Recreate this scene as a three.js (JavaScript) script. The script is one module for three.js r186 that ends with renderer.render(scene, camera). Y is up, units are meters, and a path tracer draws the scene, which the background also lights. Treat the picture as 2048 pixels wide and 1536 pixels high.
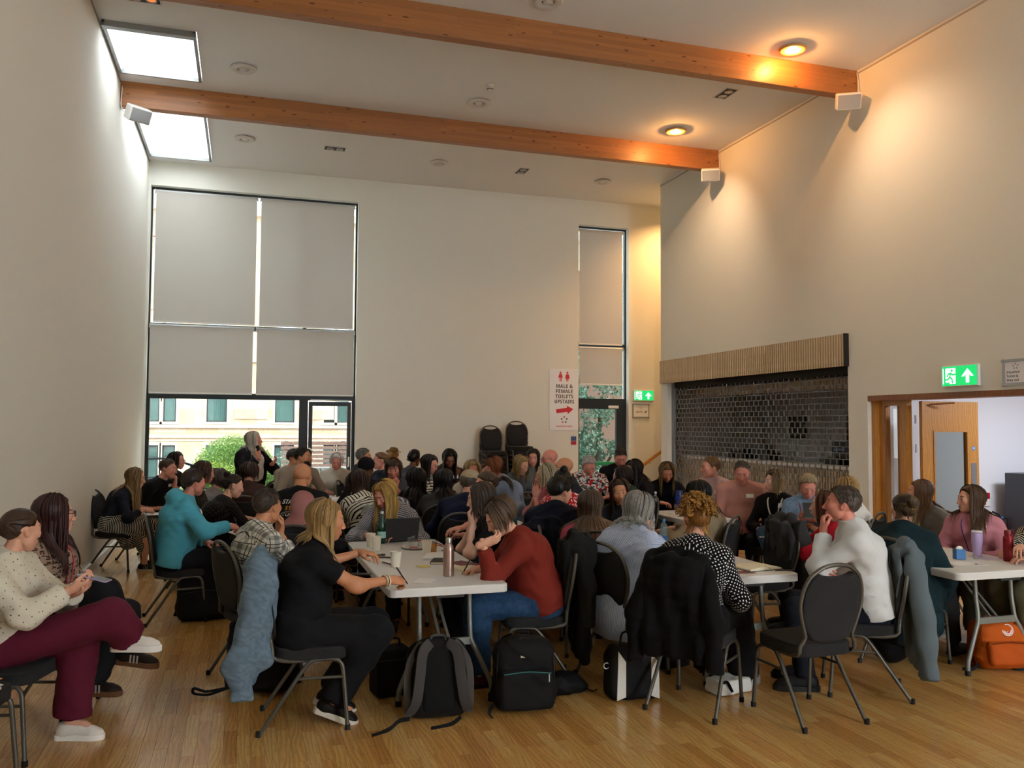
import * as THREE from 'three';
import { mergeGeometries } from 'three/addons/utils/BufferGeometryUtils.js';
import { RoundedBoxGeometry } from 'three/addons/geometries/RoundedBoxGeometry.js';
import { RectAreaLightUniformsLib } from 'three/addons/lights/RectAreaLightUniformsLib.js';

RectAreaLightUniformsLib.init();
const scene = new THREE.Scene();
const renderer = new THREE.WebGLRenderer({ antialias: true });
renderer.toneMapping = THREE.LinearToneMapping;
renderer.toneMappingExposure = 2.15;
renderer.shadowMap.enabled = true;

// ---- camera: held at 1.75 m, 16 m from the window wall, turned a little to the right
const camera = new THREE.PerspectiveCamera(48.788, 4 / 3, 0.05, 300);
camera.position.set(1.6956, 1.75, 16.008);
camera.rotation.order = 'YXZ';
camera.rotation.set(THREE.MathUtils.degToRad(2.795), THREE.MathUtils.degToRad(-17.509), THREE.MathUtils.degToRad(0.334));
scene.add(camera);

// ---- sky: bright high overcast, whiter towards the horizon
{
  const W = 64, H = 32, d = new Float32Array(W * H * 4);
  for (let y = 0; y < H; y++) for (let x = 0; x < W; x++) {
    const up = Math.sin(((y + 0.5) / H - 0.5) * Math.PI), t = Math.max(0, up), i = (y * W + x) * 4;
    d[i] = 1.0 - 0.22 * t; d[i + 1] = 1.03 - 0.1 * t; d[i + 2] = 1.06 + 0.06 * t; d[i + 3] = 1;
  }
  const sky = new THREE.DataTexture(d, W, H, THREE.RGBAFormat, THREE.FloatType);
  sky.mapping = THREE.EquirectangularReflectionMapping; sky.magFilter = THREE.LinearFilter; sky.needsUpdate = true;
  scene.background = sky; scene.backgroundIntensity = 7.5;
}
// ---- the sun, high behind the building, on the street front opposite
const sun = new THREE.DirectionalLight(0xfff0dc, 6);
sun.position.set(14, 30, 16); sun.target.position.set(2, 0, -22); sun.castShadow = true;
sun.shadow.mapSize.set(1024, 1024);
Object.assign(sun.shadow.camera, { left: -30, right: 30, top: 30, bottom: -30, near: 1, far: 120 });
scene.add(sun, sun.target);

// ================= helpers =================
const V = (x, y, z) => new THREE.Vector3(x, y, z), R = THREE.MathUtils.degToRad, PI = Math.PI;
const clamp = THREE.MathUtils.clamp, lerp = THREE.MathUtils.lerp, sstep = THREE.MathUtils.smoothstep;
function rng(seed) { let s = seed | 0; return () => { s = (s + 0x6d2b79f5) | 0; let t = Math.imul(s ^ (s >>> 15), 1 | s); t = (t + Math.imul(t ^ (t >>> 7), 61 | t)) ^ t; return ((t ^ (t >>> 14)) >>> 0) / 4294967296; }; }
const hash = (x, y) => { let h = Math.imul(x | 0, 374761393) + Math.imul(y | 0, 668265263); h = Math.imul(h ^ (h >>> 13), 1274126177); return ((h ^ (h >>> 16)) >>> 0) / 4294967296; };
function vnoise(x, y, px = 0, py = 0) {       // value noise, tiling with periods px, py
  const ix = Math.floor(x), iy = Math.floor(y), fx = x - ix, fy = y - iy, u = fx * fx * (3 - 2 * fx), v = fy * fy * (3 - 2 * fy);
  const m = (a, p) => p ? ((a % p) + p) % p : a;
  const a = hash(m(ix, px), m(iy, py)), b = hash(m(ix + 1, px), m(iy, py)), c = hash(m(ix, px), m(iy + 1, py)), d = hash(m(ix + 1, px), m(iy + 1, py));
  return lerp(lerp(a, b, u), lerp(c, d, u), v);
}
function dataTex(w, h, fn, srgb = true, rx = 1, ry = 1) {  // fn(u,v) -> [r,g,b] 0..1 or a grey
  const d = new Uint8Array(w * h * 4);
  for (let y = 0; y < h; y++) for (let x = 0; x < w; x++) {
    let c = fn((x + 0.5) / w, (y + 0.5) / h); if (!Array.isArray(c)) c = [c, c, c];
    const i = (y * w + x) * 4; for (let k = 0; k < 3; k++) d[i + k] = clamp(c[k], 0, 1) * 255; d[i + 3] = 255;
  }
  const t = new THREE.DataTexture(d, w, h); if (srgb) t.colorSpace = THREE.SRGBColorSpace;
  t.wrapS = t.wrapT = THREE.RepeatWrapping; t.magFilter = THREE.LinearFilter; t.minFilter = THREE.LinearMipmapLinearFilter; t.generateMipmaps = true; t.repeat.set(rx, ry); t.needsUpdate = true; return t;
}
function canvasTex(w, h, draw) {
  const c = document.createElement('canvas'); c.width = w; c.height = h; const g = c.getContext('2d'); draw(g, w, h);
  const t = new THREE.CanvasTexture(c); t.colorSpace = THREE.SRGBColorSpace; return t;
}
const again = (t, rx, ry, ox = 0, oy = 0) => { const c = t.clone(); c.repeat.set(rx, ry); c.offset.set(ox, oy); c.needsUpdate = true; return c; };
const std = (color, rough = 0.6, more = {}) => new THREE.MeshStandardMaterial({ color, roughness: rough, ...more });
const phys = (color, rough = 0.6, more = {}) => new THREE.MeshPhysicalMaterial({ color, roughness: rough, ...more });

// ---- geometry
function clean(g) {
  for (const k of Object.keys(g.attributes)) if (!['position', 'normal', 'uv', 'color'].includes(k)) g.deleteAttribute(k);
  if (!g.index) { const n = g.attributes.position.count, a = new Uint32Array(n); for (let i = 0; i < n; i++) a[i] = i; g.setIndex(new THREE.BufferAttribute(a, 1)); }
  if (!g.attributes.uv) g.setAttribute('uv', new THREE.BufferAttribute(new Float32Array(g.attributes.position.count * 2), 2));
  g.morphAttributes = {}; return g;
}
function merge(list) {
  const gs = list.filter(Boolean).map(clean); if (gs.length === 1) return gs[0];
  const col = gs.some((g) => g.attributes.color);
  if (col) for (const g of gs) if (!g.attributes.color) g.setAttribute('color', new THREE.BufferAttribute(new Float32Array(g.attributes.position.count * 3).fill(1), 3));
  return mergeGeometries(gs, false);
}
const bx = (w, h, d, x = 0, y = 0, z = 0) => new THREE.BoxGeometry(w, h, d).translate(x, y, z);
const b2 = (x0, y0, z0, x1, y1, z1) => bx(x1 - x0, y1 - y0, z1 - z0, (x0 + x1) / 2, (y0 + y1) / 2, (z0 + z1) / 2);
const rb = (w, h, d, r, x = 0, y = 0, z = 0, s = 2) => clean(new RoundedBoxGeometry(w, h, d, s, r)).translate(x, y, z);
const cyl = (r0, r1, h, x = 0, y = 0, z = 0, n = 24) => new THREE.CylinderGeometry(r1, r0, h, n).translate(x, y + h / 2, z);   // r0 bottom, r1 top, base at y
const lathe = (pts, n = 32) => new THREE.LatheGeometry(pts.map(([r, y]) => new THREE.Vector2(r, y)), n);
const tube = (pts, r, n = 24, s = 8, closed = false) => { const q = pts.map((p) => p.isVector3 ? p : V(...p)); const g = new THREE.TubeGeometry(new THREE.CatmullRomCurve3(q, closed, 'catmullrom', 0.3), n, r, s, closed); if (closed) return g; const e = []; for (const [a, b] of [[q[0], q[1]], [q[q.length - 1], q[q.length - 2]]]) e.push(new THREE.SphereGeometry(r, s, 4).translate(a.x, a.y, a.z)); return merge([g, ...e]); };
function rod(a, b, r, s = 8) { const A = V(...a), B = V(...b), d = B.clone().sub(A); return new THREE.CylinderGeometry(r, r, d.length(), s).applyQuaternion(new THREE.Quaternion().setFromUnitVectors(V(0, 1, 0), d.normalize())).translate((A.x + B.x) / 2, (A.y + B.y) / 2, (A.z + B.z) / 2); }
function bar(a, b, w, h) { const A = V(...a), B = V(...b), d = B.clone().sub(A), g = new THREE.BoxGeometry(w, d.length(), h); return g.applyQuaternion(new THREE.Quaternion().setFromUnitVectors(V(0, 1, 0), d.normalize())).translate((A.x + B.x) / 2, (A.y + B.y) / 2, (A.z + B.z) / 2); }
function metreUV(g, turn = false) {           // uv in metres from the dominant axis of each normal
  const p = g.attributes.position, n = g.attributes.normal, uv = new Float32Array(p.count * 2);
  for (let i = 0; i < p.count; i++) {
    const ax = Math.abs(n.getX(i)), ay = Math.abs(n.getY(i)), az = Math.abs(n.getZ(i)); let u, v;
    if (ax >= ay && ax >= az) { u = p.getZ(i); v = p.getY(i); } else if (ay >= az) { u = p.getX(i); v = p.getZ(i); } else { u = p.getX(i); v = p.getY(i); }
    uv[i * 2] = turn ? v : u; uv[i * 2 + 1] = turn ? u : v;
  }
  g.setAttribute('uv', new THREE.BufferAttribute(uv, 2)); return g;
}
const poly = (pts, holes = []) => { const s = new THREE.Shape(pts.map(([x, y]) => new THREE.Vector2(x, y))); for (const h of holes) s.holes.push(new THREE.Path(h.map(([x, y]) => new THREE.Vector2(x, y)))); return s; };
const rect = (x0, y0, x1, y1) => [[x0, y0], [x1, y0], [x1, y1], [x0, y1]];
const extr = (shape, depth, bevel = 0, curve = 12) => new THREE.ExtrudeGeometry(shape, { depth, bevelEnabled: bevel > 0, bevelThickness: bevel, bevelSize: bevel, bevelOffset: -bevel, bevelSegments: 2, curveSegments: curve });
function rrect(w, h, r) { const s = new THREE.Shape(), x = -w / 2, y = -h / 2; s.moveTo(x + r, y); s.lineTo(x + w - r, y); s.absarc(x + w - r, y + r, r, -PI / 2, 0); s.lineTo(x + w, y + h - r); s.absarc(x + w - r, y + h - r, r, 0, PI / 2); s.lineTo(x + r, y + h); s.absarc(x + r, y + h - r, r, PI / 2, PI); s.lineTo(x, y + r); s.absarc(x + r, y + r, r, PI, 1.5 * PI); return s; }
function tint(g, c) { const n = g.attributes.position.count, a = new Float32Array(n * 3); for (let i = 0; i < n; i++) { a[i * 3] = c.r; a[i * 3 + 1] = c.g; a[i * 3 + 2] = c.b; } g.setAttribute('color', new THREE.BufferAttribute(a, 3)); return g; }

// ---- scene objects
const used = {};
function numbered(name) { const k = used[name] = (used[name] ?? -1) + 1; return k ? name + '_' + String(k).padStart(3, '0') : name; }
function thing(name, label, category, pos = [0, 0, 0], turn = 0, group) {
  const o = new THREE.Group(); o.name = numbered(name); o.position.set(...pos); o.rotation.y = turn;
  o.userData = { label, category }; if (group) o.userData.group = group; scene.add(o); return o;
}
function obj(name, geo, mat, parent = scene) {
  const m = new THREE.Mesh(Array.isArray(geo) ? merge(geo) : geo, mat); m.name = parent === scene ? numbered(name) : name; m.castShadow = m.receiveShadow = true; parent.add(m); return m;
}
const tag = (o, label, category, group) => { o.userData = { label, category }; if (group) o.userData.group = group; return o; };
const struct = (name, geo, mat, parent = scene) => { const m = obj(name, geo, mat, parent); if (parent === scene) m.userData.kind = 'structure'; return m; };
const structGroup = (name) => { const o = new THREE.Group(); o.name = numbered(name); o.userData.kind = 'structure'; scene.add(o); return o; };
function dup(root, pos, turn, label, group) {
  const r = root.clone(); r.name = numbered(root.name.replace(/_\d\d\d$/, '')); r.userData = { ...root.userData };
  r.position.set(...pos); r.rotation.y = turn; if (label) r.userData.label = label; if (group) r.userData.group = group; scene.add(r); return r;
}

// ================= the room =================
const paint = (c, r = 0.85) => std(c, r);
const wallMat = paint(0xe5e4d9), ceilMat = paint(0xe6e7e5, 0.9), darkMetal = std(0x23282b, 0.45, { metalness: 0.3 }), whiteTrim = std(0xe9e7e2, 0.5);
const HC = 6.394, RX = 9.224;
// floor slab, planks
const woodTex = dataTex(512, 512, (u, v) => {         // oak grain along v
  const w = vnoise(u * 6, v * 3, 6, 3) * 0.9, ring = Math.sin((u * 9 + w * 2.2) * 2 * PI) * 0.5 + 0.5, f = vnoise(u * 170, v * 7, 170, 7), p = vnoise(u * 90, v * 22, 90, 22) > 0.83 ? 0.85 : 1;
  const t = (0.84 + 0.1 * ring + 0.12 * (f - 0.5)) * p; return [t, t * 0.985, t * 0.955];
});
const woodRough = dataTex(128, 128, (u, v) => 0.4 + 0.25 * vnoise(u * 16, v * 4, 16, 4), false);
const plankTones = [0xe2ae66, 0xe8b76d, 0xd9a35b, 0xecc079, 0xe1aa62, 0xeaba70, 0xd19953, 0xe4b068];
{
  const floor = structGroup('floor');
  obj('subfloor', b2(-0.3, -0.2, -0.35, 12.6, -0.014, 21.3), std(0x2e2117, 0.9), floor);
  const W = 0.0705, rnd = rng(5), planks = [], lens = [0.42, 0.5, 0.58, 0.66];
  const cam = camera.position, fw = V(Math.sin(R(17.509)), 0, -Math.cos(R(17.509)));
  for (let i = 0, x = 0.035; x < RX + 0.3; i++, x += W) {
    for (let z = 16.6 + rnd() * 0.5; z > 0;) {
      const k = Math.floor(rnd() * 4), L = lens[k]; z -= L;
      if (z < -0.3) break;
      const c = [x, z + L / 2]; if (x > RX - 0.03 && !(c[1] > 7.1 && c[1] < 9.6)) continue;
      const dx = x - cam.x, dz = c[1] - cam.z, dep = dx * fw.x + dz * fw.z, side = -dx * fw.z + dz * fw.x;
      planks.push({ x, z: c[1], k, t: Math.floor(rnd() * 8), dy: rnd() * 0.0006, dep, in: dep > 3.9 && Math.abs(side) < dep * 0.62 });
    }
  }
  const geos = lens.map((L) => { const g = new THREE.BoxGeometry(W - 0.0012, 0.014, L - 0.0014); return metreUV(g.translate(0, -0.007, 0)); });
  const mats = plankTones.map((c, i) => phys(c, 0.42, { map: again(woodTex, 4.2, 0.9, i * 0.37, i * 0.23), roughnessMap: woodRough, clearcoat: 0.25, clearcoatRoughness: 0.3 }));
  planks.sort((a, b) => (b.in - a.in) || a.dep - b.dep);
  planks.slice(0, 300).forEach((p) => { const m = obj('plank', geos[p.k], mats[p.t], floor); m.position.set(p.x, -p.dy, p.z); });
  const rest = planks.slice(300).map((p) => { const g = geos[p.k].clone().translate(p.x, -p.dy, p.z), uv = g.attributes.uv; for (let i = 0; i < uv.count; i++) uv.setXY(i, uv.getX(i) * 1 + p.t * 0.1, uv.getY(i)); return tint(g, new THREE.Color(plankTones[p.t])); });
  const far = obj('plank_field', rest, phys(0xffffff, 0.42, { vertexColors: true, map: again(woodTex, 4.2, 0.9), roughnessMap: woodRough, clearcoat: 0.25, clearcoatRoughness: 0.3 }), floor);
  far.userData.kind = 'stuff';
}
// far wall with the two window openings
struct('wall_far', metreUV(extr(poly(rect(-0.3, -0.01, 12.6, HC + 0.25), [rect(0.04, 0.012, 3.68, 5.96), rect(8.165, 0.012, 9.285, 5.88)]), 0.3).translate(0, 0, -0.3)), wallMat);
struct('wall_left', metreUV(b2(-0.3, -0.01, 0, 0, HC + 0.25, 21.3)), wallMat);
struct('wall_right', metreUV(extr(poly([[-21.3, -0.01], [-9.62, -0.01], [-9.62, 2.15], [-7.13, 2.15], [-7.13, -0.01], [-6.77, -0.01], [-6.77, 2.62], [-1.8, 2.62], [-1.8, -0.01], [-1.545, -0.01], [-1.545, HC + 0.25], [-21.3, HC + 0.25]]), 0.28).rotateY(PI / 2).translate(RX, 0, 0)), wallMat);
// back wall, behind the camera, with two tall windows
struct('wall_back', metreUV(extr(poly(rect(-0.3, -0.01, 12.6, HC + 0.25), [rect(6.6, 0.5, 9.0, 5.6)]), 0.3).translate(0, 0, 21)), wallMat);
// ceiling with the two skylight openings by the left wall
{
  const c = structGroup('ceiling');
  obj('ceiling_slab', metreUV(extr(poly(rect(0, -21.3, 12.6, 0), [rect(0.02, -5.49, 1.06, -3.98), rect(0.02, -3.56, 1.06, -0.33)]), 0.25).rotateX(-PI / 2).translate(0, HC, 0)), ceilMat, c);
}
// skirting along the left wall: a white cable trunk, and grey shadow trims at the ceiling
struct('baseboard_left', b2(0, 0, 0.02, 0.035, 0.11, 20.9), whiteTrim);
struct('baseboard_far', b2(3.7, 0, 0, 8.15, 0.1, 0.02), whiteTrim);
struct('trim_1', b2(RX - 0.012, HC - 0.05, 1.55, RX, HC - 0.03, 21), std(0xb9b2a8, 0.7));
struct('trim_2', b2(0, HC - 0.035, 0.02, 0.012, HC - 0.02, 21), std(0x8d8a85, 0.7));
// timber beams
const beamTex = dataTex(1024, 256, (u, v) => {
  const lam = Math.floor(v * 8), o = hash(lam, 7) * 9, w = vnoise(u * 10 + o, v * 3 + lam, 0, 0), g = vnoise(u * 18 + o, v * 190, 0, 0), s = Math.sin((v * 26 + w * 1.6) * 2 * PI) * 0.5 + 0.5;
  let t = 0.82 + 0.1 * hash(lam, Math.floor(u * 4 + o)) + 0.08 * s + 0.1 * (g - 0.5); const e = Math.abs(v * 8 - Math.round(v * 8)); if (e < 0.03) t *= 0.9;
  let c = [t, t * 0.985, t * 0.95];
  for (let k = 0; k < 26; k++) { const ku = hash(k, 31), kv = hash(k, 57), dx = (u - ku) * 4, dy = v - kv, r = Math.hypot(dx * 0.8, dy * 1.1), R0 = 0.012 + 0.013 * hash(k, 91); if (r < R0) { const q = 0.42 + 0.25 * (r / R0); c = [t * q, t * q * 0.8, t * q * 0.7]; } }
  return c;
});
const beamMat = phys(0xb0723a, 0.45, { map: again(beamTex, 0.22, 2.6), clearcoat: 0.25, clearcoatRoughness: 0.35 });
for (const [z, x0] of [[3.65, 0], [7.03, 0]]) {
  const b = struct('beam', metreUV(rb(RX - x0, 0.345, 0.14, 0.008, (RX + x0) / 2, HC - 0.1725, z - 0.07)), beamMat);
  b.userData = { kind: 'structure' };
}
// skylight frames and blinds
const frameAlu = std(0x9a9d9c, 0.4, { metalness: 0.6 });
const blindLight = phys(0xf6f5f2, 1, { transmission: 0.44, thickness: 0 });
function skylight(z0, z1) {
  const t = structGroup('skylight_window'); t.userData = { kind: 'structure' };
  const x0 = 0.03, x1 = 1.05, y = HC;
  obj('window_frame', [b2(x0, y - 0.03, z0, x0 + 0.035, y + 0.05, z1), b2(x1 - 0.035, y - 0.03, z0, x1, y + 0.05, z1), b2(x0, y - 0.03, z0, x1, y + 0.05, z0 + 0.03), b2(x0, y - 0.07, z1 - 0.09, x1, y + 0.05, z1)], frameAlu, t);
  const g = new THREE.PlaneGeometry(x1 - x0 - 0.05, z1 - z0 - 0.06, 12, 24).rotateX(PI / 2), p = g.attributes.position;
  for (let i = 0; i < p.count; i++) p.setY(i, 0.006 * Math.sin(p.getZ(i) * 5 + p.getX(i) * 2) + 0.005 * Math.sin(p.getX(i) * 9 + p.getZ(i)));
  g.computeVertexNormals(); obj('blind', g.translate((x0 + x1) / 2, y + 0.02, (z0 + z1) / 2 - 0.02), blindLight, t);
  obj('pane', b2(x0, y + 0.2, z0, x1, y + 0.206, z1), phys(0xffffff, 0, { transmission: 1, thickness: 0 }), t);
}
skylight(3.98, 5.49); skylight(0.33, 3.56);

// ================= windows, doors, hatch =================
const tintGlass = phys(0xb4b8b6, 0, { transmission: 1, thickness: 0, ior: 1.45 }), clearGlass = phys(0xffffff, 0, { transmission: 1, thickness: 0, ior: 1.45 });
const steel = std(0xb9bcbd, 0.35, { metalness: 0.8 }), whitePlastic = std(0xe6e4df, 0.45), blackPlastic = std(0x17181a, 0.45), roller = std(0xb9bbb9, 0.4, { metalness: 0.3 });
const weaveTex = dataTex(64, 64, (u, v) => 0.93 + 0.07 * Math.sin(u * 2 * PI * 16) * Math.sin(v * 2 * PI * 16));
const blindCloth = phys(0xd2cdc3, 0.95, { map: again(weaveTex, 4, 4), transmission: 0.11, thickness: 0 });
function handle(parent, x, y, z) { obj('handle', [b2(x - 0.015, y - 0.09, z, x + 0.015, y + 0.09, z + 0.012), rod([x, y + 0.03, z + 0.01], [x, y + 0.03, z + 0.055], 0.009), rod([x, y + 0.03, z + 0.05], [x - 0.02, y - 0.1, z + 0.05], 0.01)], whitePlastic, parent); }
{
  // big window: dark frame, glazed fixed light, glazed door at its right side
  const w = structGroup('window_1'), zf = -0.2, zb = -0.13;
  const f = [[0.04, 0.012, 0.1, 2.19], [3.62, 0.012, 3.68, 2.19], [0.04, 2.19, 0.07, 5.96], [3.65, 2.19, 3.68, 5.96], [0.1, 0.012, 3.62, 0.08], [0.07, 5.92, 3.65, 5.96], [0.07, 2.19, 3.65, 2.3], [0.07, 3.44, 3.65, 3.53], [2.66, 0.08, 2.82, 2.19], [2.7, 2.3, 2.76, 5.9]];
  obj('window_frame', f.map(([a, b, c, d]) => b2(a, b, zf, c, d, zb)), darkMetal, w);
  obj('pane', b2(0.1, 0.08, -0.17, 2.66, 2.19, -0.164), tintGlass, w);
  for (const [x0, x1] of [[0.07, 2.7], [2.76, 3.65]]) { obj('pane', b2(x0, 2.3, -0.17, x1, 3.44, -0.164), tintGlass, w); obj('pane', b2(x0, 3.53, -0.17, x1, 5.9, -0.164), tintGlass, w); }
  obj('window_sill', b2(0.04, 0, -0.3, 3.68, 0.013, 0), std(0x8d8f90, 0.5), w);
  const d = structGroup('door_1');
  obj('door_frame', [b2(2.83, 0.03, -0.19, 2.9, 2.17, -0.12), b2(3.54, 0.03, -0.19, 3.61, 2.17, -0.12), b2(2.9, 0.03, -0.19, 3.54, 0.13, -0.12), b2(2.9, 2.09, -0.19, 3.54, 2.17, -0.12)], darkMetal, d);
  obj('pane', b2(2.9, 0.13, -0.16, 3.54, 2.09, -0.154), tintGlass, d); handle(d, 3.575, 1.05, -0.12);
  obj('handle', [rod([2.84, 1.3, -0.12], [2.84, 1.3, -0.05], 0.01), rod([2.84, 1.31, -0.05], [2.95, 1.22, -0.05], 0.012)], whitePlastic, d);
  obj('closer_bar', rod([2.86, 2.2, -0.1], [3.56, 2.19, -0.1], 0.012), whitePlastic, d);
  // narrow window with a glazed door, at the stairs
  const w2 = structGroup('window_2');
  obj('window_frame', [[8.165, 0.012, 8.2, 5.88], [9.2, 0.012, 9.285, 2.18], [9.26, 2.18, 9.285, 5.88], [8.2, 5.85, 9.26, 5.88], [8.2, 3.37, 9.26, 3.45], [8.2, 2.18, 9.26, 2.31]].map(([a, b, c, e]) => b2(a, b, zf, c, e, zb)), darkMetal, w2);
  obj('pane', b2(8.2, 3.45, -0.17, 9.26, 5.85, -0.164), tintGlass, w2); obj('pane', b2(8.2, 2.31, -0.17, 9.26, 3.37, -0.164), tintGlass, w2);
  obj('window_sill', b2(8.165, 0, -0.3, 9.285, 0.013, 0), std(0x8d8f90, 0.5), w2);
  const d2 = structGroup('door_2');
  obj('door_frame', [b2(8.2, 0.03, -0.19, 8.23, 2.18, -0.12), b2(9.06, 0.03, -0.19, 9.2, 2.18, -0.12), b2(8.23, 0.03, -0.19, 9.06, 0.12, -0.12), b2(8.23, 2.1, -0.19, 9.06, 2.18, -0.12)], darkMetal, d2);
  obj('pane', b2(8.23, 0.12, -0.16, 9.06, 2.1, -0.154), tintGlass, d2);
  obj('push_bar', [rb(0.8, 0.07, 0.04, 0.015, 8.65, 0.98, -0.085)], std(0x1f9b5e, 0.4), d2);
  obj('closer', rb(0.22, 0.06, 0.06, 0.01, 8.98, 2.14, -0.09), whitePlastic, d2);
  // windows behind the camera
  [[6.6, 9.0]].forEach(([x0, x1], i) => {
    const q = structGroup('window_' + (3 + i));
    const y0 = 0.5, y1 = 5.6, xm = (x0 + x1) / 2;
    obj('window_frame', [b2(x0, y0, 21.1, x0 + 0.06, y1, 21.17), b2(x1 - 0.06, y0, 21.1, x1, y1, 21.17), b2(x0, y0, 21.1, x1, y0 + 0.06, 21.17), b2(x0, y1 - 0.06, 21.1, x1, y1, 21.17), b2(xm - 0.03, y0, 21.1, xm + 0.03, y1, 21.17)], darkMetal, q);
    for (const [a, b] of [[x0, xm - 0.03], [xm + 0.03, x1]]) obj('pane', b2(a, y0, 21.13, b, y1, 21.136), clearGlass, q);
  });
}
// roller blinds
function rollerBlind(x0, x1, y1, y0, z, label, wav) {
  const t = thing('roller_blind', label, 'blind', [(x0 + x1) / 2, y1, z], 0), w = x1 - x0, h = y1 - y0;
  obj('roller_tube', [rod([-w / 2, -0.03, 0], [w / 2, -0.03, 0], 0.032, 16), b2(-w / 2 - 0.012, -0.07, -0.04, -w / 2, 0.005, 0.04), b2(w / 2, -0.07, -0.04, w / 2 + 0.012, 0.005, 0.04)], roller, t);
  const g = new THREE.PlaneGeometry(w - 0.02, h - 0.04, 40, 6).translate(0, -h / 2, 0.03), p = g.attributes.position;
  for (let i = 0; i < p.count; i++) { const f = clamp(-p.getY(i) / h, 0, 1); p.setZ(i, 0.03 + wav * f * (Math.sin(p.getX(i) * 17) + 0.6 * Math.sin(p.getX(i) * 29 + 1))); }
  g.computeVertexNormals(); obj('blind_cloth', metreUV(g), blindCloth, t);
  obj('bottom_bar', rb(w - 0.02, 0.03, 0.016, 0.005, 0, -h + 0.015, 0.03), whitePlastic, t);
}
rollerBlind(0.115, 1.85, 5.9, 3.53, -0.07, 'upper of two pale roller blinds over the big window beside the shaded wall', 0);
rollerBlind(1.905, 3.615, 5.9, 3.53, -0.07, 'upper pale roller blind of the big window, its half nearer the plain wall', 0);
rollerBlind(0.08, 1.825, 3.5, 2.27, -0.03, 'lower pale roller blind above the standing speaker, beside the shaded wall', 0.002);
rollerBlind(1.872, 3.635, 3.5, 2.27, -0.03, 'lower pale roller blind of the big window above its glazed door', 0.003);
rollerBlind(8.18, 9.16, 5.81, 3.41, -0.06, 'tall narrow roller blind on the slim window near the stairs', 0);
rollerBlind(8.18, 9.15, 3.37, 2.58, -0.03, 'short roller blind just above the glazed door near the stairs', 0);

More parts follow.
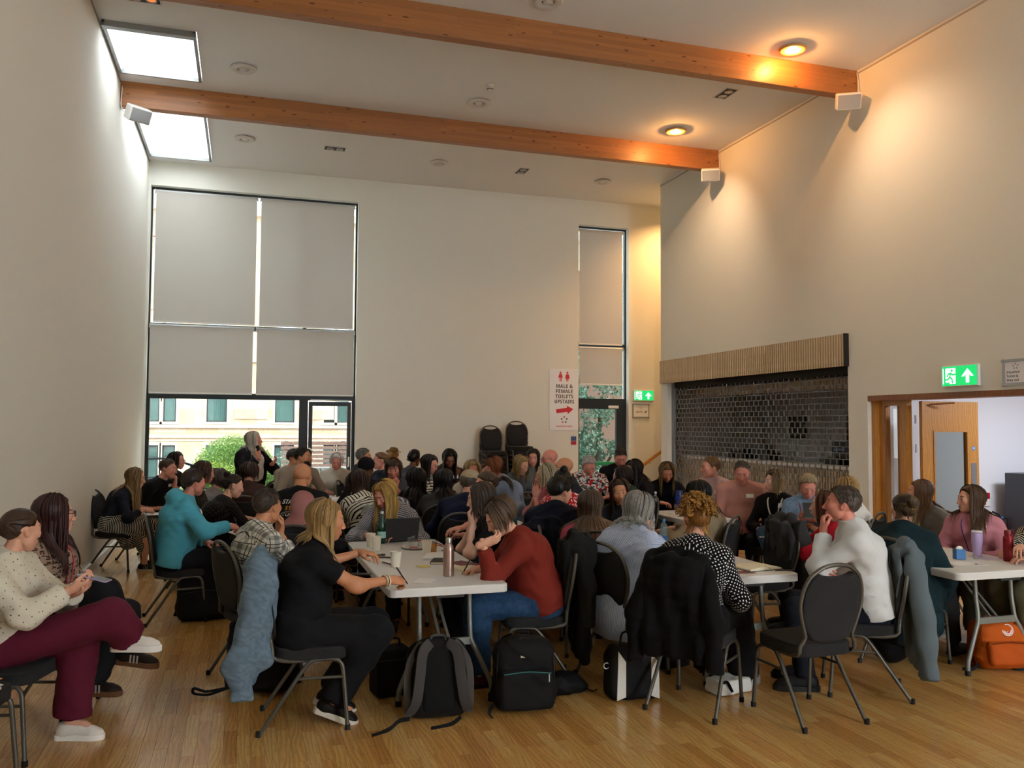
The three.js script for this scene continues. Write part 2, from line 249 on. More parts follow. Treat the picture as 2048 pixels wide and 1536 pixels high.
// ---- serving hatch: pelmet of slats, steel guides, brick-pattern grille
const slatWood = std(0xecd9b8, 0.6, { map: again(woodTex, 6, 1.2) }), slatBlack = std(0x14120f, 0.8);
{
  const t = thing('slatted_pelmet', 'pelmet of upright oak slats over the closed serving hatch', 'pelmet', [RX, 2.55, 1.62]);
  obj('backing', b2(0.05, 0.0, 0.004, 0.0, 0.42, 5.16).translate(-0.05, 0, 0), slatBlack, t);
  obj('end_cap', b2(-0.075, 0, 5.16, 0, 0.43, 5.175), slatBlack, t);
  const g = metreUV(rb(0.026, 0.425, 0.031, 0.003, -0.06, 0.2125, 0, 1)), n = 98;
  for (let i = 0; i < n; i++) { const m = obj('slat', g, slatWood, t); m.position.z = 0.025 + i * (5.12 / (n - 1)); }
  const s = thing('roller_grille', 'closed steel security grille of brick-pattern links over the bar hatch', 'grille', [9.36, 0, 0]);
  const gm = std(0x808284, 0.5, { metalness: 0.3 }), gb = [], gl = [];
  for (let r = 0, y = 0.06; y < 2.52; r++, y += 0.084) {
    gb.push(b2(-0.005, y - 0.0045, 1.88, 0.005, y + 0.0045, 6.77));
    for (let z = 1.94 + (r % 2) * 0.065; z < 6.77; z += 0.13) gl.push(new THREE.CylinderGeometry(0.0095, 0.0095, 0.072, 6).translate(0, y + 0.042, z));
  }
  const m1 = obj('rods', gb, gm, s); m1.userData.kind = 'stuff'; const m2 = obj('links', gl, gm, s); m2.userData.kind = 'stuff';
  obj('guide', [b2(-0.05, 0, 1.8, 0.05, 2.55, 1.88)], std(0x8b8e8e, 0.5, { metalness: 0.5 }), s);
  obj('guide', [b2(-0.05, 0, 6.76, 0.05, 2.55, 6.8)], std(0x8b8e8e, 0.5, { metalness: 0.5 }), s);
  obj('roll_housing', b2(-0.03, 2.46, 1.86, 0.3, 2.62, 6.77), slatBlack, s);
  // the bar behind it
  const bar1 = thing('bar_counter', 'bar counter with white top and upright slat front behind the grille', 'counter', [9.5, 0, 1.8]);
  obj('counter_top', rb(0.65, 0.05, 4.96, 0.01, 0.3, 1.19, 2.48), std(0xd9d8d4, 0.35), bar1);
  obj('carcass', b2(0.03, 0, 0, 0.6, 1.165, 4.95), slatBlack, bar1);
  const sg = metreUV(b2(-0.005, 0, -0.019, 0.015, 1.16, 0.019)), n2 = 84;
  for (let i = 0; i < n2; i++) { const m = obj('slat', sg, slatWood, bar1); m.position.set(0.012, 0, 0.04 + i * 4.88 / (n2 - 1)); }
  const hd = thing('slatted_header', 'row of short oak slats above the bar behind the grille', 'panel', [9.75, 2.3, 1.8]);
  obj('backing', b2(0.02, 0, 0, 0.04, 0.14, 4.95), slatBlack, hd); const hg = metreUV(b2(0, 0, -0.045, 0.02, 0.14, 0.045));
  for (let i = 0; i < 48; i++) { const m = obj('slat', hg, slatWood, hd); m.position.z = 0.06 + i * 4.83 / 47; }
  const dark = std(0xcfccc8, 0.8), back = structGroup('room_bar');
  obj('back_panel', b2(11.4, 0, 1.7, 11.5, 2.7, 6.9), dark, back); obj('side_panel', [b2(9.5, 0, 1.7, 11.5, 2.7, 1.78), b2(9.5, 0, 6.82, 11.5, 2.7, 6.9)], dark, back); obj('top_panel', b2(9.5, 2.7, 1.7, 11.5, 2.78, 6.9), dark, back);
  // things on and behind the bar
  const fr = thing('drinks_fridge', 'dark glazed bottle cooler at the back of the bar', 'fridge', [11.0, 0.9, 5.5]);
  obj('body', rb(0.5, 1.1, 1.3, 0.02, 0, 0.55, 0), std(0x1b1413, 0.4), fr); obj('door', b2(-0.27, 0.05, -0.63, -0.25, 1.05, -0.01), std(0x2a1512, 0.1), fr); obj('door', b2(-0.27, 0.05, 0.01, -0.25, 1.05, 0.63), std(0x2a1512, 0.1), fr);
  obj('handle', [rod([-0.29, 0.4, -0.05], [-0.29, 0.7, -0.05], 0.01), rod([-0.29, 0.4, 0.05], [-0.29, 0.7, 0.05], 0.01)], steel, fr);
  const till = thing('cash_till', 'black till with a lit blue strip on the bar counter', 'till', [9.78, 1.215, 5.9]);
  obj('base', rb(0.3, 0.1, 0.36, 0.015, 0, 0.05, 0), blackPlastic, till); obj('screen', rb(0.04, 0.22, 0.36, 0.01, 0.02, 0.22, 0), blackPlastic, till); obj('label_strip', b2(-0.01, 0.2, -0.12, -0.002, 0.23, 0.12), std(0x6f8fc0, 0.5), till);
  for (const [z, h, c, l] of [[3.3, 0.12, 0x0c0c0d, 'low black bar tray stack on the counter near the stairs end'], [3.62, 0.17, 0x121213, 'black coffee grinder on the counter beside the low trays'], [4.3, 0.24, 0x3a3a3c, 'grey metal mug rack on the bar counter below the posters']]) {
    const b = thing('bar_caddy', l, 'caddy', [9.72, 1.215, z]); obj('tray', rb(0.26, h * 0.5, 0.24, 0.02, 0, h * 0.25, 0), std(c, 0.5), b);
    for (const k of [-0.07, 0.07]) obj('cup', lathe([[0, 0], [0.04, 0], [0.045, h * 0.55], [0.04, h * 0.55], [0.036, 0.01], [0, 0.01]], 14).translate(0, h * 0.5, k), std(c, 0.4), b);
  }
  for (const [z, y, w, h, l] of [[2.75, 1.75, 0.5, 0.4, 'dark framed notice behind the grille near its stairs end'], [4.75, 1.66, 0.3, 0.24, 'small pale notice behind the grille above the mug rack']]) {
    const b = thing('bar_notice', l, 'notice', [11.39, y, z]); obj('frame', [b2(-0.02, -h / 2, -w / 2, 0, -h / 2 + 0.03, w / 2), b2(-0.02, h / 2 - 0.03, -w / 2, 0, h / 2, w / 2), b2(-0.02, -h / 2, -w / 2, 0, h / 2, -w / 2 + 0.03), b2(-0.02, -h / 2, w / 2 - 0.03, 0, h / 2, w / 2)], slatBlack, b); obj('sheet', b2(-0.012, -h / 2 + 0.02, -w / 2 + 0.02, -0.004, h / 2 - 0.02, w / 2 - 0.02), std(0x6a6562, 0.8), b);
  }
}
// ---- double door opening to the corridor
const oak = phys(0xd0923c, 0.45, { map: again(woodTex, 3, 0.7), clearcoat: 0.2, clearcoatRoughness: 0.4 }), oakDark = phys(0x9a6230, 0.45, { map: again(woodTex, 3, 0.7) });
{
  const d = structGroup('door_3');
  // linings, header, side light
  obj('door_frame', [b2(9.28, 0, 7.13, 9.48, 2.12, 7.2), b2(9.28, 0, 9.55, 9.48, 2.12, 9.62)].map((g) => metreUV(g)), oak, d);
  obj('header', metreUV(b2(9.225, 2.085, 7.13, 9.5, 2.155, 9.62)), oakDark, d);
  obj('side_light_frame', [b2(9.34, 0, 7.2, 9.42, 2.085, 7.3), b2(9.34, 0, 7.54, 9.42, 2.085, 7.66), b2(9.34, 0, 7.3, 9.42, 0.55, 7.54), b2(9.34, 2.02, 7.3, 9.42, 2.085, 7.54)].map((g) => metreUV(g)), oak, d);
  obj('glazing_bead', [b2(9.33, 0.55, 7.3, 9.345, 2.02, 7.32), b2(9.33, 0.55, 7.52, 9.345, 2.02, 7.54), b2(9.33, 0.55, 7.3, 9.345, 0.57, 7.54)].map((g) => metreUV(g)), oakDark, d);
  obj('pane', b2(9.378, 0.55, 7.3, 9.384, 2.02, 7.54), clearGlass, d);
  // the open leaf, swung into the corridor
  const leaf = new THREE.Group(); leaf.name = 'door_leaf'; leaf.position.set(9.44, 0, 7.78); leaf.rotation.y = R(3); d.add(leaf);
  const L = 0.9, T = 0.045, q = (x0, y0, x1, y1, z0 = -T / 2, z1 = T / 2) => metreUV(b2(x0, y0, z0, x1, y1, z1));
  obj('leaf_panel', [q(0, 0, 0.17, 2.07), q(L - 0.17, 0, L, 2.07), q(0.17, 0, L - 0.17, 0.35), q(0.17, 1.72, L - 0.17, 2.07)], oak, leaf);
  obj('glazing_bead', [q(0.17, 0.35, 0.19, 1.72, -0.03, 0.03), q(L - 0.19, 0.35, L - 0.17, 1.72, -0.03, 0.03), q(0.19, 1.7, L - 0.19, 1.72, -0.03, 0.03), q(0.19, 0.35, L - 0.19, 0.37, -0.03, 0.03)], oak, leaf);
  obj('pane', b2(0.19, 0.37, -0.003, L - 0.19, 1.7, 0.003), phys(0xcfd4d2, 0.12, { transmission: 1, thickness: 0 }), leaf);
  obj('push_plate', b2(L - 0.13, 0.95, T / 2, L - 0.04, 1.32, T / 2 + 0.002), std(0x8e8f90, 0.35, { metalness: 0.7 }), leaf);
  obj('door_disc', new THREE.CylinderGeometry(0.028, 0.028, 0.003, 20).rotateX(PI / 2).translate(L - 0.085, 1.5, T / 2 + 0.001), std(0x2f7fc1, 0.5), leaf);
  obj('door_disc_bars', [b2(L - 0.102, 1.503, T / 2 + 0.003, L - 0.068, 1.508, T / 2 + 0.004), b2(L - 0.102, 1.492, T / 2 + 0.003, L - 0.068, 1.497, T / 2 + 0.004)], std(0xe8f0f6, 0.5), leaf);
  obj('hinge', [1.85, 1.5, 0.9, 0.2].map((y) => rod([9.42, y - 0.05, 7.72], [9.42, y + 0.05, 7.72], 0.011)), steel, d);
  obj('closer_arm', [rod([0.1, 2.03, 0.04], [0.36, 2.05, 0.16], 0.012)], oakDark, leaf);
  // corridor shell
  const c = structGroup('room_corridor'), cw = paint(0xe9ebef);
  obj('corridor_floor', b2(9.5, -0.03, 7.0, 13.6, -0.001, 14), std(0xa37a4f, 0.5), c);
  obj('corridor_wall', [b2(13.5, 0, 6.9, 13.6, 2.8, 14), b2(9.5, 0, 6.92, 13.6, 2.8, 7.0), b2(9.5, 0, 13.9, 13.6, 2.8, 14)], cw, c);
  obj('corridor_ceiling', b2(9.4, 2.7, 6.9, 13.6, 2.8, 14), cw, c);
}
// stairs behind the end of the right wall, with a handrail on the far wall
{
  const s = structGroup('room_stairs');
  obj('stair_wall', metreUV(b2(12.5, 0, -0.3, 12.6, HC + 0.25, 1.8)), wallMat, s);
  obj('stair_side', metreUV(b2(9.52, 0, 1.55, 12.6, HC + 0.25, 1.6)), wallMat, s);
  for (let i = 0; i < 12; i++) obj('stair_step', b2(9.75 + i * 0.25, 0, 0.02, 10.0 + i * 0.25, 0.17 * (i + 1), 1.5), std(0x9b8a76, 0.7), s);
  const h = thing('handrail', 'oak handrail climbing the far wall beside the stairs', 'handrail', [9.45, 0.86, 0.07]);
  obj('rail', metreUV(bar([0, 0, 0], [2.6, 1.72, 0], 0.055, 0.05)), oak, h);
  for (const k of [0.3, 1.4, 2.4]) obj('bracket', [rod([k, k * 0.66 - 0.02, 0], [k, k * 0.66 - 0.08, -0.02], 0.008), rod([k, k * 0.66 - 0.08, -0.02], [k, k * 0.66 - 0.08, -0.066], 0.008)], steel, h);
}

// ================= outside =================
{
  const g = structGroup('ground_outside');
  obj('pavement', metreUV(b2(-14, -0.25, -6.5, 24, -0.12, -0.3)), std(0x9d9a94, 0.9), g);
  obj('road', b2(-30, -0.7, -60, 40, -0.55, -6.5), std(0x6d6c6a, 0.95), g);
  obj('verge', b2(-14, -0.55, -6.6, 24, -0.12, -6.4), std(0x8b8780, 0.9), g);
}
const stoneTex = dataTex(256, 256, (u, v) => {
  const r = Math.floor(v * 8), cx = u * 4 + (r % 2) * 0.5, c = ((Math.floor(cx) % 4) + 4) % 4, h = hash(c, r), j = Math.min(Math.abs(cx - Math.round(cx)) * 0.8, Math.abs(v * 8 - Math.round(v * 8)) * 0.4) < 0.012 ? 0.88 : 1, n = 0.94 + 0.1 * vnoise(u * 30, v * 30, 30, 30);
  return [(0.88 + 0.06 * h) * n * j, (0.78 + 0.1 * h) * n * j, (0.69 + 0.14 * h) * n * j];
});
const stone = std(0xfaf0e2, 0.9, { map: again(stoneTex, 0.4, 0.38) }), stoneTrim = std(0xe2d2bb, 0.9), winDark = std(0x3a4246, 0.5), blindBlue = std(0xc4dede, 0.6), glassFar = phys(0xbfdad8, 0.03, { transmission: 0.9, thickness: 0 });
{
  const t = thing('tenement_building', 'pale sandstone building across the road seen through the big window', 'building', [0, -0.6, -22]);
  const W0 = -13, W1 = 22, wins = [];
  const colX = [[-9.7, 0.5], [-9.15, 0.5], [-7.2, 0.8], [-4.4, 0.8], [-1.9, 0.42], [-1.29, 0.5], [0.57, 0.82], [3.36, 0.82], [5.25, 0.46], [5.85, 0.5], [7.7, 0.82], [10.4, 0.82], [12.4, 0.5], [13, 0.5], [15, 0.82], [17.8, 0.82]];
  for (const [y0, y1] of [[-0.1, 1.44], [2.42, 3.98], [5.5, 7.1], [8.7, 10.2]]) for (const [x, w] of colX) wins.push([x - w / 2, y0, x + w / 2, y1]);
  obj('wall', metreUV(extr(poly(rect(W0, -0.3, W1, 11.5), wins.map((w) => rect(...w))), 0.35).translate(0, 0, -0.35)), stone, t);
  obj('string_course', [b2(W0, 2.17, 0, W1, 2.3, 0.12), b2(W0, 1.74, 0, W1, 1.86, 0.07), b2(W0, 1.62, 0, W1, 1.68, 0.04), b2(W0, 5.0, 0, W1, 5.16, 0.12), b2(W0, 11.3, 0, W1, 11.6, 0.3)], stoneTrim, t);
  obj('roof', extr(poly([[-0.35, 11.5], [0.3, 11.5], [-4, 15], [-9, 15], [-9, 11.5]]), W1 - W0).rotateY(-PI / 2).scale(-1, 1, 1).rotateY(PI).translate(W0, 0, 0), std(0x55585c, 0.8), t).visible = true;
  for (const [x0, y0, x1, y1] of wins.filter((w) => w[1] < 5)) {
    const f = obj('window', [b2(x0, y0, -0.16, x0 + 0.05, y1, -0.1), b2(x1 - 0.05, y0, -0.16, x1, y1, -0.1), b2(x0, y0, -0.16, x1, y0 + 0.05, -0.1), b2(x0, y1 - 0.05, -0.16, x1, y1, -0.1), b2(x0, (y0 + y1) / 2 + 0.25, -0.16, x1, (y0 + y1) / 2 + 0.29, -0.1)], winDark, t);
    obj('pane', b2(x0, y0, -0.14, x1, y1, -0.135), glassFar, f); obj('surround', [b2(x0 - 0.12, y0 - 0.1, 0, x1 + 0.12, y0, 0.1), b2(x0 - 0.1, y0, 0, x0, y1 + 0.1, 0.03), b2(x1, y0, 0, x1 + 0.1, y1 + 0.1, 0.03), b2(x0, y1, 0, x1, y1 + 0.12, 0.03)], stoneTrim, f);
    const vb = []; for (let x = x0 + 0.05; x < x1 - 0.03; x += 0.085) vb.push(bx(0.042, y1 - y0 - 0.1, 0.004, x + 0.035, (y0 + y1) / 2, -0.24).rotateY(0)); obj('vertical_blind', vb, blindBlue, f);
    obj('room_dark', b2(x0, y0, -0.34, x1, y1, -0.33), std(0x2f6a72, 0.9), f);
  }
  for (const [x, w] of colX) if (w > 0.7) obj('apron_panel', [b2(x - 0.7 + 1.39, 2.55, 0, x + 0.7 + 1.39, 3.8, 0.05)], stone, t);
}
// leaves for shrubs and trees
const leafGeo = (() => { const g = new THREE.BufferGeometry(); g.setAttribute('position', new THREE.BufferAttribute(new Float32Array([0, 0, 0, -0.5, 0.5, 0.1, 0.5, 0.5, 0.1, 0, 1, -0.05]), 3)); g.setIndex([0, 2, 1, 1, 2, 3]); g.computeVertexNormals(); g.setAttribute('uv', new THREE.BufferAttribute(new Float32Array([0.5, 0, 0, 0.5, 1, 0.5, 0.5, 1]), 2)); return g; })();
function foliage(name, n, place, size, cols, parent, seed) {
  const rnd = rng(seed), im = new THREE.InstancedMesh(leafGeo, new THREE.MeshPhysicalMaterial({ color: 0xffffff, roughness: 0.6 }), n), m = new THREE.Matrix4(), q = new THREE.Quaternion(), c = new THREE.Color();
  for (let i = 0; i < n; i++) { const p = place(rnd); q.setFromEuler(new THREE.Euler(rnd() * 6, rnd() * 6, rnd() * 6)); const s = size * (0.6 + 0.8 * rnd()); m.compose(V(...p), q, V(s * 0.6, s, s)); im.setMatrixAt(i, m); c.set(cols[Math.floor(rnd() * cols.length)]); im.setColorAt(i, c); }
  im.name = name; im.castShadow = im.receiveShadow = true; im.userData.kind = 'stuff'; parent.add(im); return im;
}
function dome(cx, cz, rx, ry, rz) { return (r) => { const a = r() * 2 * PI, u = r(), e = Math.asin(Math.pow(u, 0.8)), k = 0.82 + 0.2 * Math.pow(r(), 0.5) + 0.03 * Math.sin(a * 7); return [cx + rx * k * Math.cos(a) * Math.cos(e), ry * k * Math.sin(e), cz + rz * k * Math.sin(a) * Math.cos(e)]; }; }
{
  const b = thing('clipped_bush', 'large rounded green bush outside behind the standing speaker', 'bush', [1.5, -0.15, -5]);
  const core = new THREE.SphereGeometry(1, 24, 12, 0, 2 * PI, 0, PI / 2).scale(1.0, 1.42, 0.85); obj('twigs', core, std(0x5e7434, 1), b);
  foliage('foliage', 22000, dome(0, 0, 1.13, 1.6, 0.98), 0.036, ['#93b45c', '#a5c668', '#86a855', '#b6d074', '#78994a'], b, 3);
  const b2_ = thing('low_shrub', 'low yellow-green shrub outside in front of the round bush', 'shrub', [1.15, -0.15, -3.4]);
  obj('twigs', new THREE.SphereGeometry(1, 20, 10, 0, 2 * PI, 0, PI / 2).scale(0.75, 0.95, 0.45), std(0x47551f, 1), b2_); foliage('foliage', 3500, dome(0, 0, 0.85, 1.05, 0.55), 0.05, ['#a9b94a', '#bccb5a', '#93a743'], b2_, 8);
  const p = thing('leafy_plant', 'pale grey-green climbing shrub beside the fence outside', 'shrub', [2.75, -0.15, -4.4]);
  obj('stem', [tube([[0, 0, 0], [0.1, 0.5, 0.05], [0.05, 1.1, 0]], 0.02, 10, 5), tube([[0, 0, 0], [-0.2, 0.6, 0], [-0.25, 1.0, 0]], 0.015, 10, 5)], std(0x6a5a48, 0.9), p); foliage('foliage', 900, (r) => [(r() - 0.5) * 0.7, 0.2 + r() * 1.05, (r() - 0.5) * 0.4], 0.05, ['#a8b59a', '#93a487', '#bdc7ad'], p, 12);
  // brown timber fence and rubble wall
  const f = thing('timber_fence', 'brown slatted timber fence outside beyond the rubble wall', 'fence', [2.7, -0.15, -9]), fm = std(0x8a6f66, 0.85);
  for (let i = 0; i < 7; i++) obj('slat', b2(0, 0.55 + i * 0.125, 0, 5, 0.64 + i * 0.125, 0.03), fm, f); for (let i = 0; i < 4; i++) obj('post', b2(0.1 + i * 1.6, 0, -0.08, 0.2 + i * 1.6, 1.42, 0), fm, f);
  const w = thing('rubble_wall', 'low grey rubble stone wall outside behind the seated white-haired person', 'wall', [1.9, -0.15, -6.2]), rnd = rng(77), sm = [std(0xb9b3a9, 0.95), std(0xa59f95, 0.95), std(0xc8c2b6, 0.95)];
  const sg = [0.2, 0.28, 0.36].map((L) => rb(L - 0.015, 0.13, 0.3, 0.03, 0, 0.065, 0, 1));
  for (let r = 0; r < 6; r++) for (let x = -(r % 2) * 0.1; x < 4.2;) { const k = Math.floor(rnd() * 3), L = [0.2, 0.28, 0.36][k]; const m = obj('stone', sg[k], sm[Math.floor(rnd() * 3)], w); m.position.set(x + L / 2, r * 0.135, (rnd() - 0.5) * 0.04); x += L; }
  // ramp railing near the window
  const rl = thing('ramp_railing', 'dark tubular ramp railing just outside the big window', 'railing', [-0.2, -0.12, -1.2]), rm = std(0x2d3234, 0.5, { metalness: 0.4 });
  obj('rail', [tube([[0, 1.2, 0], [0.55, 1.2, 0], [1.25, 0.98, 0], [1.9, 0.72, 0]], 0.022, 30, 8), tube([[0, 0.85, 0], [0.55, 0.85, 0], [1.25, 0.63, 0], [1.9, 0.37, 0]], 0.016, 30, 8)], rm, rl); for (const [x, h] of [[0.1, 1.2], [0.95, 1.07], [1.8, 0.76]]) obj('post', rod([x, 0, 0], [x, h, 0], 0.02), rm, rl);
  // shrubs at the narrow window
  const s1 = thing('tall_laurel', 'tall grey-green laurel bush outside the glazed door near the stairs', 'bush', [9.9, -0.15, -3.3]);
  obj('trunk', [tube([[0, 0, 0], [0.1, 1.2, 0], [0.3, 2.6, -0.2]], 0.05, 12, 7), tube([[0, 0.3, 0], [-0.5, 1.4, 0.1], [-0.7, 2.6, 0]], 0.035, 12, 7), tube([[0.05, 0.5, 0], [0.7, 1.5, -0.1], [0.9, 2.7, 0]], 0.035, 12, 7)], std(0x5b4c40, 0.9), s1);
  const cl = []; { const r = rng(5); for (let i = 0; i < 70; i++) cl.push([(r() - 0.5) * 3.4, 0.5 + r() * 3.1, (r() - 0.5) * 1.4, 0.22 + r() * 0.25]); }
  foliage('foliage', 22000, (r) => { const c = cl[Math.floor(r() * cl.length)], a = r() * 2 * PI, e = Math.acos(2 * r() - 1), k = c[3] * (0.7 + 0.4 * r()); return [c[0] + k * Math.sin(e) * Math.cos(a), c[1] + k * 0.6 * Math.cos(e), c[2] + k * Math.sin(e) * Math.sin(a)]; }, 0.085, ['#7fa08a', '#9db8a2', '#6b8c74', '#b3c9b4', '#587a60'], s1, 21);
  const s2 = thing('brick_outbuilding', 'red-brown brick wall outside behind the laurel bush', 'building', [11.5, -0.2, -7]); obj('wall', metreUV(b2(-5, 0, -0.3, 4, 6.5, 0)), std(0x6e5348, 0.9), s2); obj('coping', b2(-5.1, 6.5, -0.4, 4.1, 6.62, 0.08), stoneTrim, s2);
}

// ================= fittings on walls and ceiling =================
const warm = 0xffb05e;
function discVent(x, z, label, lit) {
  const t = thing(lit ? 'ceiling_downlight' : 'ceiling_vent', label, lit ? 'light' : 'vent', [x, HC, z], 0, lit ? undefined : 'round ceiling vents');
  obj('ring', lathe([[0.075, -0.012], [0.085, -0.036], [0.15, -0.034], [0.162, -0.022], [0.162, -0.012], [0.13, 0], [0.075, 0]], 40), lit ? std(0xd9a25c, 0.5) : std(0xd6d3cc, 0.5), t);
  if (lit) {
    obj('reflector', lathe([[0.045, 0.0], [0.078, -0.01], [0.078, -0.016], [0.04, -0.004]], 32), std(0xe8b060, 0.3, { metalness: 0.3 }), t);
    obj('lamp', new THREE.CylinderGeometry(0.05, 0.05, 0.012, 24).translate(0, -0.012, 0), new THREE.MeshStandardMaterial({ color: 0x000000, emissive: 0xffc070, emissiveIntensity: 4 }), t);
  } else {
    obj('core', lathe([[0, -0.03], [0.05, -0.03], [0.058, -0.022], [0.058, 0], [0, 0]], 32), std(0xdedbd4, 0.5), t);
    obj('recess', new THREE.CylinderGeometry(0.078, 0.078, 0.004, 32).translate(0, -0.004, 0), std(0x3a3835, 0.8), t);
    const l = []; for (let i = 0; i < 6; i++) l.push(b2(0.056, -0.02, -0.004, 0.08, -0.006, 0.004).rotateY(i * PI / 3)); obj('spoke', l, std(0xd6d3cc, 0.5), t);
  }
  return t;
}
[[1.59, 4.61, 'above the big window, between beam and middle of the ceiling'], [4.82, 4.44, 'next to the smoke detector'], [1.61, 1.76, 'close to the skylight beyond the far beam'], [4.88, 1.53, 'between the two square spotlights near the far wall'], [8.09, 1.38, 'nearest to the stairs corner'], [4.77, 7.5, 'in front of the nearer beam']].forEach(([x, z, w]) => discVent(x, z, 'round white ceiling vent ' + w));
for (const [x, z, l, aim] of [[8.06, 4.3, 'lit amber ceiling downlight just in front of the far timber beam', [9.2, 3.4, 3.2]], [8.02, 7.33, 'lit amber ceiling downlight just in front of the nearer timber beam', [9.2, 3.6, 8.2]]]) {
  discVent(x, z, l, true);
  const p = new THREE.PointLight(warm, 1.6, 0, 2); p.position.set(x, HC - 0.06, z); p.castShadow = true; scene.add(p);
  const s = new THREE.SpotLight(0xffdcb4, 5.5, 0, R(50), 1, 2); s.position.set(x, HC - 0.06, z); s.target.position.set(...aim); s.castShadow = true; scene.add(s, s.target);
}
{ // the stair lobby has a warm downlight of its own
  discVent(10.3, 0.95, 'lit amber downlight above the stairs behind the right wall', true);
  const s = new THREE.SpotLight(0xffc07a, 15, 0, R(60), 1, 2); s.position.set(10.3, HC - 0.06, 0.95); s.target.position.set(9.9, 2.5, 0); s.castShadow = true; scene.add(s, s.target);
}
function twinSpot(x, z, label, turn, lit) {
  const t = thing('twin_spotlight', label, 'light', [x, HC, z], turn);
  obj('frame', extr(poly(rect(-0.18, -0.1, 0.18, 0.1), [rect(-0.165, -0.085, 0.165, 0.085)]), 0.008).rotateX(PI / 2).translate(0, 0, 0), std(0xc9c6bf, 0.5), t);
  obj('housing', b2(-0.165, -0.004, -0.085, 0.165, -0.001, 0.085), std(0x121212, 0.6), t);
  for (const s of [-1, 1]) { obj('lamp_ring', new THREE.TorusGeometry(0.052, 0.008, 8, 24).rotateX(PI / 2).translate(s * 0.08, -0.012, 0), steel, t); obj('lamp', lathe([[0, -0.018], [0.03, -0.016], [0.048, -0.006], [0.048, -0.003], [0, -0.003]], 20).translate(s * 0.08, 0, 0), lit ? new THREE.MeshStandardMaterial({ color: 0x552211, emissive: 0xff8040, emissiveIntensity: 0.6 }) : std(0xbcbcbc, 0.2, { metalness: 0.6 }), t); }
}
twinSpot(8.01, 5.83, 'black twin spotlight between the two timber beams near the right wall', PI / 2);
twinSpot(3.06, 1.69, 'black square spotlight beyond the far beam, on the skylight side', 0);
twinSpot(6.44, 1.5, 'black square spotlight beyond the far beam, on the stairs side', PI / 2);
twinSpot(0.55, 6.16, 'black square spotlight with a red-glowing lamp above the skylight', 0, true);
{
  const t = thing('smoke_detector', 'small white smoke detector in the middle of the ceiling', 'detector', [4.81, HC, 5.06]);
  obj('base', cyl(0.06, 0.06, 0.02, 0, -0.02, 0), whitePlastic, t); obj('head', lathe([[0, -0.075], [0.025, -0.07], [0.045, -0.05], [0.05, -0.02], [0, -0.02]], 24), whitePlastic, t); obj('grille', new THREE.TorusGeometry(0.04, 0.006, 6, 20).rotateX(PI / 2).translate(0, -0.052, 0), std(0x44423f, 0.7), t);
}
function speaker(pos, turn, pitch, label, cableTo) {
  const t = thing('wall_speaker', label, 'speaker', pos, turn);
  const h = new THREE.Group(); h.name = 'cabinet'; h.rotation.x = pitch; t.add(h);
  obj('body', rb(0.3, 0.2, 0.17, 0.02, 0, 0, 0), std(0xe4e2dc, 0.5), h); obj('grille', rb(0.27, 0.17, 0.012, 0.005, 0, 0, 0.088), std(0x9fa1a1, 0.7), h);
  obj('bracket', [bar([0, 0, -0.08], [0, 0.05, -0.16], 0.04, 0.02), bar([0, 0.05, -0.15], [0, 0.16, -0.15], 0.04, 0.02)], std(0xd6d4ce, 0.5), t);
  const c = obj('speaker_cable', tube(cableTo, 0.006, 20, 6), std(0xdedcd6, 0.5)); tag(c, 'white cable of the ' + label.replace(/^white wall /, ''), 'cable');
}
speaker([0.24, 5.93, 3.72], R(35), R(28), 'white wall speaker at the skylight end of the far beam', [[0.03, 6.3, 3.68], [0.02, 6.05, 3.7], [0.06, 5.95, 3.72], [0.16, 5.95, 3.68]]);
speaker([9.0, 5.93, 3.75], R(-30), R(25), 'white wall speaker at the right wall end of the far beam', [[9.2, 6.3, 3.68], [9.21, 6.1, 3.7], [9.15, 5.98, 3.72], [9.08, 5.97, 3.7]]);
speaker([9.0, 5.93, 7.12], R(-30), R(25), 'white wall speaker at the right wall end of the nearer beam', [[9.2, 6.35, 7.05], [9.21, 6.1, 7.08], [9.15, 5.98, 7.08], [9.08, 5.97, 7.06]]);

// ---- signs
const sgn = (g, x, y, w, h, a) => g.fillRect(x, y, w, h);
function manIcon(g, x, y, s, skirt) { g.beginPath(); g.arc(x, y, s * 0.16, 0, 7); g.fill(); g.lineWidth = s * 0.13; g.lineCap = 'round'; g.strokeStyle = g.fillStyle; const L = (a, b, c, d) => { g.beginPath(); g.moveTo(x + a * s, y + b * s); g.lineTo(x + c * s, y + d * s); g.stroke(); };
  L(-0.17, 0.3, -0.3, 0.75); L(0.17, 0.3, 0.3, 0.75); L(-0.09, 0.7, -0.1, 1.3); L(0.09, 0.7, 0.1, 1.3); g.beginPath(); if (skirt) { g.moveTo(x - 0.15 * s, y + 0.22 * s); g.lineTo(x + 0.15 * s, y + 0.22 * s); g.lineTo(x + 0.32 * s, y + 0.95 * s); g.lineTo(x - 0.32 * s, y + 0.95 * s); } else { g.rect(x - 0.2 * s, y + 0.2 * s, 0.4 * s, 0.62 * s); } g.fill(); }
function star(g, x, y, r) { g.beginPath(); for (let i = 0; i < 10; i++) { const a = -PI / 2 + i * PI / 5, q = i % 2 ? r * 0.42 : r; g.lineTo(x + q * Math.cos(a), y + q * Math.sin(a)); } g.closePath(); g.fill(); }
function starLogo(g, x, y, s, cols) { [[0, -1], [0.95, -0.31], [0.59, 0.81], [-0.59, 0.81], [-0.95, -0.31]].forEach(([a, b], i) => { g.fillStyle = cols[i % cols.length]; star(g, x + a * s, y + b * s, s * 0.48); }); }
